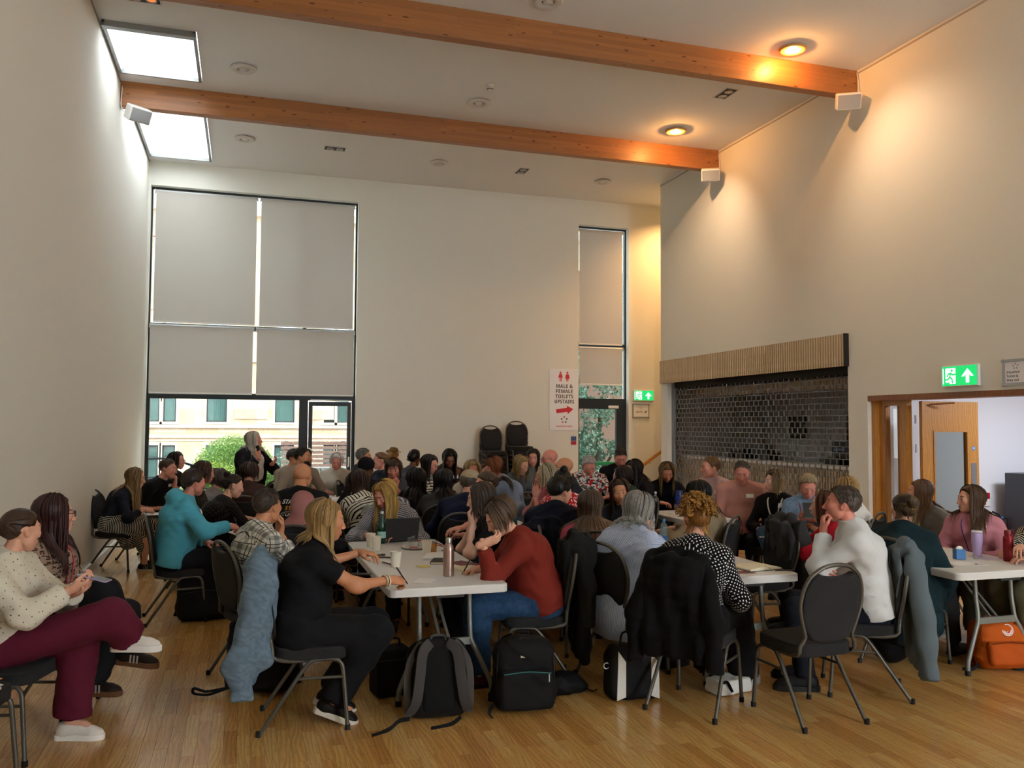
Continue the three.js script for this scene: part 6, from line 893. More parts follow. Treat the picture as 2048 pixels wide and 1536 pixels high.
P(50, { who: 'the wavy grey hair woman', label: 'woman with wavy silver grey hair in a long white pinstripe shirt', at: [4.442, 1.134, 10.386], b: 116, f: 108, lean: 16, tilt: 16, hi: true, w: 1.12, skin: 'pink', hair: { st: 'wavy', c: 0x8e8b84, c2: 0xb6b2a8, L: 0.4, vol: 1.8, n: 200, wave: 0.016 }, top: { c: 0xdfe4f2, pat: 'finestripe', s: 1.8, t: 0.03, collar: 0.03, skirt: 0.1, name: 'shirt' }, bot: { c: 0x17181c }, L: 'table', R: 'cheek' });
P(51, { who: 'the polka dot woman', label: 'woman with ginger curls pinned up in a black blouse with white polka dots', at: [4.48, 1.148, 11.134], b: 128, f: 172, lean: 8, tilt: 4, hi: true, w: 1.05, skin: 'fair', hair: { st: 'curlup', c: 0x8a5a24, c2: 0xc38c3c, vol: 0.055, from: 12, nape: 10, n: 360 }, top: { c: 0xffffff, pat: 'polka', s: 1.7, t: 0.022, collar: 0.035, name: 'blouse' }, bot: { c: 0x101114, t: 0.03, flare: 0.04 }, legs: 'out', shoes: { c: 0x1a1a1b, sole: 0xa6a39c, kind: 'platform' }, L: 'lap', R: 'lap' });
P(60, { who: 'the white shirt man', label: 'grey-haired man in white shirt resting his chin on his hand beside the open notebook', at: [5.577, 1.223, 11.169], b: -122, f: -132, lean: 12, tilt: -4, sex: 'm', hi: true, w: 1.12, skin: 'red', hair: { st: 'short', c: 0x4b4036, grey: 0x5a5048, side: 0.6, th: 0.014 }, top: { c: 0xd3d4d2, s: 1.9, t: 0.026, collar: 0.035, name: 'shirt' }, bot: { c: 0x161b26 }, L: 'chin', R: { as: 'fold', add: [0, -0.05, 0.08] } });
P(61, { who: 'the dark teal coat person', label: 'person in long dark teal coat with messy clipped-up hair, back to the camera', at: [6.463, 1.128, 10.761], b: 112, f: 168, lean: 6, hi: true, w: 1.12, skin: 'fair', hair: { st: 'bun', c: 0x33281f, c2: 0x77603f, tie: [0, 0.05, -0.105], bun: 0.04, wisps: 40, th: 0.016 }, hat: 'clip', hatC: 0xb79a5a, top: { c: 0x12282e, s: 1.95, t: 0.034, collar: 0.03, skirt: 0.2, name: 'coat' }, bot: { c: 0x2a2b2d, flare: 0.0 }, legs: 'out', shoes: { c: 0x1d1c1b, sole: 0x26221e, kind: 'boot' }, L: 'lap', R: 'lap' });
P(63, { who: 'the pink shirt woman with the purple lanyard', label: 'woman with long brown hair, pink shirt, purple lanyard and white name sticker', at: [7.757, 1.122, 10.119], b: -62, f: -110, lean: 4, hi: true, skin: 'fair', hair: { st: 'long', c: 0x46301f, c2: 0x6d4c30, L: 0.46, ff: 62 }, top: { c: 0xc98591, s: 1.8, t: 0.024, collar: 0.03, name: 'shirt' }, bot: { c: 0x4c4a3c, t: 0.03, flare: 0.03 }, legs: 'seat', shoes: { c: 0xb9b4aa, sole: 0xe2ded6 }, lanyard: 0x5a3a86, badge: 1, L: 'lap', R: 'lap' });
P(62, { who: 'the grey cardigan woman', label: 'woman with long light brown hair in a grey cardigan in front of the oak door', at: [7.863, 1.126, 9.418], b: -84, f: -132, lean: 4, hi: true, skin: 'pink', hair: { st: 'long', c: 0x5d4029, c2: 0x7a5836, L: 0.44, ff: 64 }, top: { c: 0x6e6860, s: 1.9, t: 0.026, open: 0.07, name: 'cardigan' }, inner: { c: 0xcbbb93 }, L: 'lap', R: 'lap' });
P(64, { who: 'the striped top person at the frame edge', label: 'person with a watch and striped top, forearm on the table beside the red flask', at: [7.563, 1.125, 11.003], b: -88, f: -80, lean: 8, sex: 'm', hi: true, skin: 'fair', hair: { st: 'short', c: 0x3a2b20 }, top: { c: 0xffffff, pat: 'hairline', s: 0.8 }, bot: { c: 0x595540, t: 0.03 }, legs: 'seat', L: 'table', R: { as: 'table', T: [7.261, 0.857, 11.052] }, watch: -1 });
// ---- by the shaded wall and the big window
P(3, { who: 'the striped skirt woman', label: 'woman with long blonde hair, dark jumper and black-and-cream striped skirt by the wall', at: [0.465, 1.084, 4.877], b: 76, f: 90, lean: 24, tilt: 10, skin: 'fair', hair: { st: 'long', c: 0x83663f, c2: 0xb39262, L: 0.56 }, top: { c: 0x181d29, s: 1.7 }, bot: { kind: 'skirt', c: 0xffffff, pat: 'hairline', t: 0.02, drop: 0.26 }, L: 'lap', R: { as: 'write', add: [0, -0.08, -0.02] }, shoes: { c: 0x1d1e20, sole: 0xcbb28e, stripe: 0x8f8f8a } });
P(4, { who: 'the black tee man by the wall', label: 'man in black tee leaning forward, hand to chin, beside the striped skirt', at: [0.762, 1.157, 4.135], b: 62, f: 74, lean: 28, tilt: 8, sex: 'm', w: 1.1, skin: 'pink', hair: { st: 'short', c: 0x4b3526, side: 0.6 }, top: { c: 0x14151b, s: 0.85 }, R: 'lap', L: 'chin', badge: 1, legs: 'out' });
P(5, { who: 'the glasses wearer by the window wall', label: 'dark-haired person with glasses beyond the black tee man', at: [0.812, 1.226, 3.314], b: 66, f: 76, lean: 12, skin: 'pink', glasses: true, hair: { st: 'bob', c: 0x241c1a, L: 0.2 }, top: { c: 0x1d1f26, s: 1.9 } });
P(7, { who: 'the brown-haired person beyond the blue hoodie', label: 'brown-haired person mostly hidden behind the blue hoodie', at: [1.285, 1.202, 5.982], b: 96, f: 104, lean: 10, tilt: 8, skin: 'pink', hair: { st: 'bob', c: 0x4a3023, L: 0.22 }, top: { c: 0x35322e, s: 1.9 } });
P(8, { who: 'the person in the sheer black top', label: 'dark-haired person in a sheer patterned black top next to the blue hoodie', at: [1.6, 1.125, 7.022], b: 116, f: 104, lean: 18, tilt: 12, w: 1.1, skin: 'fair', hair: { st: 'bun', c: 0x241912, tie: [0, 0.09, -0.07], bun: 0.03, wisps: 8 }, top: { c: 0xffffff, pat: 'lacy', s: 1.8 }, bot: { c: 0x161a2a } });
P(9, { who: 'the grey-brown bob person', label: 'person with a short grey-brown bob seated below the round bush', at: [1.426, 1.103, 5.497], b: 130, f: 140, lean: 12, skin: 'fair', hair: { st: 'bob', c: 0x5b5048, L: 0.2 }, top: { c: 0x8a8480, s: 1.8 } });
P(10, { who: 'the brown jacket person', label: 'person with a round dark bob and brown jacket just in front of the standing speaker', at: [1.764, 1.176, 5.712], b: 172, f: 160, lean: 10, tilt: 4, w: 1.15, skin: 'fair', hair: { st: 'bob', c: 0x3c2620, L: 0.19, vol: 1.6 }, top: { c: 0x3f2a26, s: 1.9, t: 0.026 } });
P(11, { who: 'x', label: 'standing woman with long white hair talking into a microphone in front of the window', at: [1.84, 1.51, 3.233], b: 42, f: 78, lean: 2, tilt: -4, legs: 'stand', w: 1.2, skin: 'pink', hair: { st: 'wavy', c: 0xd2c7b2, c2: 0xe6dece, L: 0.44, vol: 1.6, n: 110 }, top: { c: 0x14151b, s: 1.8, t: 0.034, open: 0.12, name: 'cardigan', hem: 0.3 }, inner: { c: 0xe6e3e4, collar: 0.03 }, bot: { c: 0x16171c }, R: { as: 'mouth', T: [1.902, 1.285, 3.556], curl: 0.9 }, L: { as: 'phone', add: [0.1, -0.05, -0.05] }, buttons: 0x2a2a2e });
P(12, { who: 'the bearded man in the tan shirt', label: 'bearded dark-haired man in a tan short-sleeved shirt near the window mullion', at: [2.431, 1.317, 4.67], b: 24, f: 72, lean: 14, sex: 'm', skin: 'tan', beard: 0x2a1d18, hair: { st: 'short', c: 0x1e1615, side: 0.5 }, top: { c: 0x8d7f6e, s: 0.9, collar: 0.03, t: 0.022 } });
P(13, { who: 'the person half hidden by the bearded man', label: 'dark-haired person half hidden behind the bearded man in tan', at: [2.39, 1.27, 3.605], b: 30, f: 60, lean: 8, sex: 'm', skin: 'tan', hair: { st: 'short', c: 0x221a18 }, top: { c: 0x9b8d7c, s: 0.9 } });
P(15, { who: 'the white-haired person at the window', label: 'elderly white-haired person in a cream jacket facing the room in front of the window', at: [2.994, 1.199, 3.371], b: -6, f: -8, lean: 6, tilt: 12, skin: 'red', hair: { st: 'bob', c: 0xe2e0dc, L: 0.14 }, top: { c: 0xc9c2b2, s: 1.9, t: 0.03, collar: 0.03, name: 'jacket' } });
{ // the printed tee: white and orange capitals across the back
  const W = 512, H = 448, draw = (bg) => canvasTex(W, H, (g) => { g.fillStyle = bg ? '#15171a' : '#000'; g.fillRect(0, 0, W, H); g.textAlign = 'center'; g.font = 'italic bold 92px sans-serif'; [['STANDING', '#d9d9d6'], ['STRONG', '#d8912e'], ['TOGETHER', '#d9d9d6']].forEach(([t, c], i) => { g.fillStyle = bg ? c : '#fff'; g.fillText(t, W / 2, 110 + i * 100, W - 24); }); });
  P(14, { who: 'the bald man in the printed tee', label: 'bald man in black tee with white and orange capitals across the back', at: [2.243, 1.248, 7.546], b: 168, f: 150, lean: 12, tilt: 10, sex: 'm', w: 1.1, skin: 'tan', hair: { st: 'bald' }, top: { c: 0x141518, s: 0.85 }, print: draw(true), printA: draw(false), L: 'table', R: 'table' });
}
P(18, { who: 'the dusty pink headscarf person', label: 'person in a dusty pink headscarf between the plaid shirt and the blonde woman', at: [2.179, 1.069, 8.724], b: 165, f: 150, lean: 6, skin: 'olive', hat: 'hijab', hatC: 0xa06a66, top: { c: 0x1a1b22, s: 2 } });
P(19, { who: 'the grey-haired man right of the window', label: 'grey-haired man in profile against the plain wall beside the window', at: [3.336, 1.279, 3.798], b: 70, f: 76, lean: 8, sex: 'm', w: 1.1, skin: 'tan', hair: { st: 'short', c: 0x5a5650, grey: 0x86827c, side: 0.4 }, top: { c: 0x24262c, s: 1 } });
P(20, { who: 'the black head wrap person', label: 'person in a black head wrap and black top in front of the grey-haired man', at: [3.027, 1.246, 6.324], b: 168, f: 160, lean: 14, skin: 'brown', hat: 'turban', hatC: 0x121319, top: { c: 0x16171c, s: 2 } });
P(21, { who: 'the cream and black striped tee person', label: 'brown-haired person in a cream tee with black bands on the sleeve, back turned', at: [2.805, 1.163, 7.404], b: -158, f: -168, lean: 20, tilt: 14, skin: 'pale', hair: { st: 'long', c: 0x3b241d, L: 0.3 }, top: { c: 0xffffff, pat: 'bands', s: 0.85, t: 0.024 }, bot: { c: 0x1d2636 }, L: { as: 'chin' }, R: 'table' });
P(23, { who: 'the light brown ponytail person in profile', label: 'person in profile with light brown tied hair and white collar against the plain wall', at: [3.463, 1.256, 4.467], b: -60, f: -95, lean: 4, skin: 'pink', hair: { st: 'pony', c: 0x7d5a3c, L: 0.15 }, top: { c: 0x2c3440, s: 1.8 } });
P(24, { who: 'the golden topknot person', label: 'person with a golden curly topknot behind the fringe-haired woman', at: [3.89, 1.238, 3.026], b: 160, f: 150, skin: 'fair', hair: { st: 'curlup', c: 0x9c7434, vol: 0.04, from: 40 }, top: { c: 0x5a5a60, s: 1.8 } });
P(25, { who: 'the fringed woman in the grey vest', label: 'flushed woman with brown fringe and grey top, hand at her chin', at: [3.37, 1.22, 6.116], b: -2, f: -14, lean: 14, tilt: 10, w: 1.15, skin: 'red', hair: { st: 'bob', c: 0x4b3226, L: 0.2, fr: true }, top: { c: 0x4c4c4f, s: 0.7 }, L: 'chin', R: 'table' });
P(26, { who: 'the person with black cropped curls', label: 'person with black curly hair and grey clothes against the plain wall', at: [4.102, 1.245, 3.618], b: 120, f: 130, skin: 'brown', hair: { st: 'afro', c: 0x14141a, vol: 0.02 }, top: { c: 0x4c4d52, s: 2 } });
P(27, { who: 'the dark-haired person with glasses and zebra top', label: 'dark-haired person with dark glasses and zebra-striped top, looking down', at: [3.965, 1.239, 5.359], b: 34, f: 50, lean: 14, tilt: 14, w: 1.05, skin: 'pink', glasses: true, hair: { st: 'long', c: 0x241d1c, L: 0.34 }, top: { c: 0xffffff, pat: 'bands', s: 1.8 } });
P(28, { who: 'the black jumper person with long dark hair', label: 'person with long very dark hair and black jumper, seen from behind', at: [3.488, 1.157, 6.989], b: 130, f: 112, lean: 8, skin: 'pink', hair: { st: 'long', c: 0x251c1c, L: 0.46 }, top: { c: 0x15161d, s: 2 } });
P(29, { who: 'the charcoal cardigan person', label: 'person with straight black hair and charcoal cardigan, back to the camera', at: [3.699, 1.161, 7.266], b: 168, f: 165, lean: 8, skin: 'fair', hair: { st: 'long', c: 0x15131a, L: 0.4, ff: 72 }, top: { c: 0x3e3d3f, s: 2, t: 0.024 } });
P(30, { who: 'the person in the dark floral blouse', label: 'person with long black hair and dark floral blouse looking down at the far wall', at: [4.386, 1.284, 4.655], b: -6, f: -4, lean: 8, tilt: 30, skin: 'brown', hair: { st: 'long', c: 0x14110f, L: 0.44, ff: 46 }, top: { c: 0xffffff, pat: 'darkfloral', s: 1.9 }, badge: 1 });
P(31, { who: 'the blonde person with a black hairband', label: 'blonde person with black hairband looking out past the beige cap', at: [4.328, 1.198, 6.102], b: -16, f: -6, lean: 10, tilt: 6, skin: 'pink', hat: 'band', hatC: 0x1b1a1c, hair: { st: 'bob', c: 0xb59b6c, L: 0.26, ff: 44 }, top: { c: 0xb8a894, s: 1.9 } });
P(32, { who: 'the ginger bob person', label: 'person with ginger bob and pale blue shirt, hand over the face', at: [4.451, 1.25, 6.563], b: -66, f: -80, lean: 24, tilt: 22, w: 1.1, skin: 'pink', hair: { st: 'bob', c: 0x7e4322, L: 0.2, fr: true, vol: 1.5 }, top: { c: 0xa5b2c6, pat: 'finestripe', s: 1.8, t: 0.024, collar: 0.03 }, R: 'brow', L: 'table' });
P(33, { who: 'the beige cap person', label: 'person in a beige baseball cap and navy jacket, turned away', at: [3.796, 1.18, 8.033], b: 158, f: 128, lean: 18, tilt: 10, sex: 'm', skin: 'fair', hat: 'cap', hatC: 0xa8987c, hair: { st: 'short', c: 0x5d5348 }, top: { c: 0x151c38, s: 2, t: 0.026, collar: 0.03 } });
// ---- the middle and the far wall
P(37, { who: 'the fair-haired person in the grey hoodie', label: 'fair-haired person in grey looking down in front of the stacked chairs', at: [5.134, 1.23, 5.518], b: 30, f: 34, lean: 10, tilt: 22, skin: 'fair', hair: { st: 'long', c: 0xae8f5c, L: 0.3 }, top: { c: 0x565a60, s: 2 } });
P(38, { who: 'the dark-haired person beside the stacked chairs', label: 'dark-haired smiling person right beside the taller chair stack', at: [5.672, 1.282, 4.43], b: -4, f: -18, lean: 8, tilt: 10, skin: 'pink', hair: { st: 'long', c: 0x2a201d, L: 0.34, ff: 44 }, top: { c: 0x6e6a60, s: 2 } });
P(39, { who: 'the bald man in the red jumper', label: 'bald man with black glasses in a bright red jumper leaning over', at: [5.485, 1.316, 5.633], b: -80, f: -92, lean: 20, tilt: 8, sex: 'm', w: 1.15, skin: 'red', hair: { st: 'bald' }, glasses: true, top: { c: 0xa81c24, s: 2, t: 0.022 } });
P(40, { who: 'the shaven-headed man with glasses', label: 'shaven-headed man with thin dark glasses behind the pink top person', at: [5.265, 1.255, 6.715], b: -95, f: -106, lean: 8, sex: 'm', skin: 'tan', hair: { st: 'bald' }, glasses: true, top: { c: 0x2a2c33, s: 2 } });
P(41, { who: 'the pink cardigan person', label: 'person with ash-blonde bob and pink cardigan, both hands pressed to the mouth', at: [4.754, 1.214, 7.497], b: -90, f: -106, lean: 18, tilt: 8, skin: 'pink', hair: { st: 'bob', c: 0xb7a888, L: 0.24, vol: 1.4 }, top: { c: 0xb56a72, s: 1.3, t: 0.022 }, L: 'mouth', R: 'mouth' });
P(43, { who: 'the red print top person', label: 'person with black topknot and red print top just beyond the navy blazer', at: [4.712, 1.201, 8.113], b: 174, f: 178, lean: 6, skin: 'fair', hair: { st: 'bun', c: 0x15110f, tie: [0, 0.1, -0.04], bun: 0.036 }, top: { c: 0xffffff, pat: 'redprint', s: 1.9, t: 0.024 } });
P(45, { who: 'the person in the floral shirt', label: 'white-haired person in a red, navy and white floral shirt looking down', at: [6.171, 1.204, 5.319], b: -8, f: -8, lean: 8, tilt: 30, sex: 'm', k: 0.98, w: 1.2, skin: 'red', hair: { st: 'short', c: 0xb9b5ae, th: 0.018 }, top: { c: 0xffffff, pat: 'floral', s: 0.95, t: 0.026, collar: 0.03 } });
P(46, { who: 'the dark shirt man at the narrow window', label: 'short-haired man in a dark shirt looking down beside the narrow window', at: [6.704, 1.304, 5.177], b: -16, f: -18, lean: 12, tilt: 28, sex: 'm', w: 1.1, skin: 'red', hair: { st: 'short', c: 0x2d2420, side: 0.5 }, top: { c: 0x14161c, s: 1.9, t: 0.022, collar: 0.03 } });
P(47, { who: 'the long black hair person with glasses', label: 'person with long black hair and clear glasses beside the dark shirt man', at: [6.535, 1.18, 5.957], b: -75, f: -86, lean: 12, tilt: 16, skin: 'fair', glasses: 0x5a4a44, hair: { st: 'long', c: 0x17110f, L: 0.5, vol: 1.5 }, top: { c: 0x1a1516, s: 2 } });
P(48, { who: 'the dark bob person in green', label: 'person with dark bob and dark green top in front of the long black hair', at: [5.786, 1.167, 7.19], b: -100, f: -114, lean: 10, tilt: 12, skin: 'fair', hair: { st: 'bob', c: 0x2c1f1a, L: 0.22 }, top: { c: 0x1e3a2b, s: 2 } });
P(49, { who: 'the brown-haired woman shading her eyes', label: 'brown-haired woman with her hand to her face looking towards the camera', at: [5.178, 1.111, 8.465], b: -26, f: -22, lean: 16, tilt: 8, roll: 8, skin: 'tan', hair: { st: 'long', c: 0x3a261c, L: 0.34, ff: 46 }, top: { c: 0x1a1c22, s: 1.9 }, L: 'cheek', R: 'table' });
P(52, { who: 'the blonde-streaked person by the stairs', label: 'person with blonde-streaked hair hanging over a dark jumper near the stairs', at: [6.897, 1.155, 6.175], b: -14, f: -18, lean: 12, tilt: 32, skin: 'pink', hair: { st: 'long', c: 0x6c5133, c2: 0xb39561, L: 0.36, ff: 44, vol: 1.3 }, top: { c: 0x15181f, s: 2 } });
P(53, { who: 'the beige jacket person', label: 'person with long black hair and beige jacket, back to the camera', at: [5.694, 1.119, 9.048], b: -138, f: -165, lean: 8, tilt: 8, skin: 'fair', hair: { st: 'long', c: 0x121013, L: 0.5, vol: 1.3 }, top: { c: 0x8a7a60, s: 2, t: 0.03 } });
P(54, { who: 'the young man in the pale pink shirt', label: 'young fair-haired man in pale pink shirt in profile in front of the grille', at: [6.956, 1.26, 7.144], b: -48, f: -104, lean: 4, sex: 'm', skin: 'pink', hair: { st: 'short', c: 0x6f512f, side: 0.45, front: 0.4 }, top: { c: 0xc3a6a4, s: 1.9, t: 0.022, collar: 0.035 }, badge: 1, L: 'lap', R: 'lap' });
P(55, { who: 'the salmon shirt man', label: 'man in salmon short-sleeved shirt with glasses hung at the placket, looking down', at: [7.031, 1.231, 7.691], b: -34, f: -34, lean: 2, tilt: 22, sex: 'm', w: 1.12, skin: 'red', hair: { st: 'short', c: 0x453b33, recede: 10, side: 0.4 }, top: { c: 0xbb8477, s: 0.95, t: 0.024, collar: 0.03 }, badge: 1, L: 'lap', R: 'lap', buttons: 0xd8b0a4 });
P(56, { who: 'the black top woman with the white lanyard', label: 'woman with fair-tipped bob, black top and white lanyard, legs crossed in jeans', at: [7.136, 1.158, 8.141], b: -50, f: -96, lean: 3, skin: 'pale', hair: { st: 'bob', c: 0x3f2d22, c2: 0xb89a6c, L: 0.24 }, top: { c: 0x121217, s: 1.7 }, bot: jeans, legs: 'cross', lanyard: 0xe9e6e0, lanyard2: 0.008, badge: 1, L: 'lap', R: 'lap' });
P(57, { who: 'the denim shirt person', label: 'short fair-haired person in pale denim shirt smiling down at a phone', at: [7.072, 1.153, 8.802], b: -38, f: -32, lean: 8, tilt: 24, sex: 'f', w: 1.1, skin: 'red', hair: { st: 'short', c: 0x9c8a68, th: 0.022, front: 0.4, line: LINE_SHORT }, top: { c: 0x7f9ab8, pat: 'denim', s: 1.85, t: 0.024, collar: 0.03 }, L: 'phone', R: 'phone', lanyard: 0xa6343c, card: true });
P(58, { who: 'the blonde person in the white frilled top', label: 'blonde person in white frill-sleeved top beyond the white shirt man', at: [7.256, 1.143, 9.122], b: -150, f: -150, lean: 6, skin: 'tan', hair: { st: 'long', c: 0xa8854f, c2: 0xc9a86c, L: 0.32 }, top: { c: 0xdedad2, s: 0.7, flare: 0.03, t: 0.024 } });
P(59, { who: 'the red cardigan person', label: 'auburn-haired person in bright red cardigan half hidden by the white shirt man', at: [6.467, 1.071, 9.815], b: -125, f: -128, lean: 10, skin: 'fair', hair: { st: 'bob', c: 0x5a3322, L: 0.26 }, top: { c: 0xb3182a, s: 2, t: 0.022 } });

// ================= coats on chair backs, bags on the floor =================
const foldsV = (amp, ph) => (x, y, z) => amp * (Math.sin(x * 42 + Math.sin(y * 9 + ph) * 1.4 + ph) * 0.7 + Math.sin(x * 75 + y * 12 + ph * 3) * 0.3 + 0.4 * Math.sin(y * 30 + x * 15 + ph));
function coat(x, z, turn, label, o) {         // in the frame of the chair it hangs on, chair facing +z
  const t = thing(o.name || 'coat', label, 'coat', [x, 0, z], turn), top = 0.955, bot = o.bot ?? 0.3, wd = o.wd ?? 0.2, mat = cloth(o.c, o.pat, o.rough ?? 0.85), ph = (o.ph || 1), th = o.th ?? 0.03, bz = -0.325;
  const ps = [box(V(o.dx || 0, (top + bot) / 2 - 0.02, bz - 0.02), wd + 0.0, (top - bot) / 2, th, th * 0.9, { k: 0.05 }), cap(V(-wd + 0.03, top - 0.015, -0.295), V(wd - 0.03, top - 0.015, -0.295), 0.04, 0.04, { k: 0.05 }), box(V(0, top - 0.16, -0.225), wd * 0.95, 0.15, 0.016, 0.014, { k: 0.03 }), cap(V((o.dx || 0) - wd, bot + 0.1, bz - 0.03), V((o.dx || 0) + wd, bot + 0.1, bz - 0.03), 0.035, 0.035, { k: 0.06 })];
  if (o.corner) { const q = o.corner, x0 = q * (wd + 0.02); ps.push(cap(V(x0, top - 0.06, -0.27), V(x0, bot + 0.12, -0.44), 0.03, 0.04, { k: 0.09 }), cap(V(x0, top - 0.06, -0.27), V(x0 + q * 0.03, bot + 0.05, -0.38), 0.04, 0.05, { k: 0.09 }), cap(V(x0, top - 0.06, -0.26), V(x0, bot + 0.16, -0.25), 0.03, 0.04, { k: 0.09 })); }
  if (o.collar !== false) ps.push(cap(V(-0.09, top + 0.03, -0.3), V(0.09, top + 0.03, -0.3), 0.032, 0.032, { k: 0.03 }));
  if (o.hood) ps.push(ell(V(0, top - 0.09, bz - 0.07), 0.16, 0.13, 0.06, { k: 0.05 }));
  const disp = o.puff ? (a, b, c) => foldsV(0.01, ph)(a, b, c) - 0.006 * Math.abs(Math.sin(b * 34)) : foldsV(o.amp ?? 0.014, ph);
  obj('coat_body', mesher(ps, 0.0125, { disp, pad: 0.02, uv: o.pat ? null : null }), mat, t);
  for (const q of [1, -1]) { const e = o.sleeve?.[q > 0 ? 0 : 1] || [q * (wd + 0.05), 0.32, bz - 0.02], m = [lerp(q * wd, e[0], 0.5) + q * 0.02, lerp(top - 0.06, e[1], 0.5), bz - 0.03]; obj('sleeve', mesher([cap(V(q * (wd - 0.03), top - 0.05, -0.3), V(...m), 0.055, 0.055, { k: 0.04 }), cap(V(...m), V(...e), 0.055, 0.045, { k: 0.04, cut: [[...e, 0, -1, 0]] })], 0.0125, { disp, pad: 0.02 }), mat, t); }
  if (o.seams) obj('seam', [tube([[-wd + 0.02, top - 0.22, bz - 0.06], [0, top - 0.24, bz - 0.065], [wd - 0.02, top - 0.22, bz - 0.06]], 0.0035, 16, 5), tube([[-0.1, top - 0.24, bz - 0.062], [-0.09, bot + 0.08, bz - 0.062]], 0.003, 12, 5), tube([[0.1, top - 0.24, bz - 0.062], [0.09, bot + 0.08, bz - 0.062]], 0.003, 12, 5)], cloth(o.seams, null, 0.8), t);
  if (o.hem) obj('waistband', mesher([box(V(o.dx || 0, bot + 0.02, bz - 0.025), wd + 0.01, 0.03, 0.04, 0.025)], 0.0125, { disp: foldsV(0.008, ph) }), cloth(o.hem, null, 0.85), t);
  return t;
}
const chairOf = (n, c = [0, 0.07]) => { const k = K[n], o = V(c[0], 0, c[1]).applyAxisAngle(V(0, 1, 0), k.yaw); return [k.pos.x + o.x, k.pos.z + o.z, k.yaw]; };
coat(...chairOf(17), 'light blue denim jacket slung over the chair of the blonde woman', { name: 'denim_jacket', c: 0x768c9e, pat: 'denim', bot: 0.26, wd: 0.17, ph: 2, corner: -1, amp: 0.018, seams: 0xa9bccc, hem: 0x5d7c99, sleeve: [[0.2, 0.36, -0.37], [-0.2, 0.22, -0.37]] });
coat(...chairOf(51), 'black quilted coat hung on the chair of the polka dot woman', { c: 0x0d0d0f, bot: 0.38, wd: 0.2, th: 0.04, puff: true, ph: 4, hood: true, rough: 0.95 });
coat(...chairOf(36), 'long charcoal raincoat hung behind the rust jumper', { c: 0x1e1f20, bot: 0.16, wd: 0.17, ph: 5, hood: true, rough: 0.9, sleeve: [[0.22, 0.4, -0.36], [-0.2, 0.3, -0.38]] });
coat(...chairOf(42), 'dark navy coat hung on the chair of the navy blazer person', { c: 0x0f1422, bot: 0.24, wd: 0.2, ph: 7 });
coat(...chairOf(60), 'blue-grey soft jacket hung on the chair of the white shirt man', { name: 'jacket', c: 0x5c676c, bot: 0.2, wd: 0.19, ph: 8, rough: 0.7, sleeve: [[0.24, 0.16, -0.38], [-0.22, 0.3, -0.36]] });
coat(5.85, 9.75, R(-88), 'charcoal wool coat hung on a chair beyond the open notebook', { c: 0x3a3a3b, bot: 0.36, wd: 0.2, ph: 9 });
coat(...chairOf(21), 'pale grey sheer jacket on the chair by the striped tee', { name: 'jacket', c: 0x9aa09c, bot: 0.4, wd: 0.19, ph: 10 });

function ribbon(pts, w, t = 0.004, n = 24) { // flat webbing strap along points
  const c = bend(pts.map((p) => V(...p))), P = c.getPoints(n), pos = [], idx = [], uv = []; let prev = null;
  for (let i = 0; i <= n; i++) { const T = P[Math.min(i + 1, n)].clone().sub(P[Math.max(i - 1, 0)]).normalize(); let S = prev ? prev.clone().addScaledVector(T, -prev.dot(T)) : new THREE.Vector3().crossVectors(T, V(0, 0, 1)); if (S.lengthSq() < 1e-4) S = V(1, 0, 0); S.normalize(); prev = S; const U = new THREE.Vector3().crossVectors(S, T); for (const [a, b] of [[-1, -1], [1, -1], [1, 1], [-1, 1]]) { const q = P[i].clone().addScaledVector(S, a * w / 2).addScaledVector(U, b * t / 2); pos.push(q.x, q.y, q.z); uv.push(a, i / n); } if (i) for (let k = 0; k < 4; k++) { const A = (i - 1) * 4 + k, B = (i - 1) * 4 + (k + 1) % 4; idx.push(A, B, A + 4, B, B + 4, A + 4); } }
  idx.push(0, 2, 1, 0, 3, 2, n * 4, n * 4 + 1, n * 4 + 2, n * 4, n * 4 + 2, n * 4 + 3); const g = new THREE.BufferGeometry(); g.setAttribute('position', new THREE.BufferAttribute(new Float32Array(pos), 3)); g.setAttribute('uv', new THREE.BufferAttribute(new Float32Array(uv), 2)); g.setIndex(idx); g.computeVertexNormals(); return g;
}
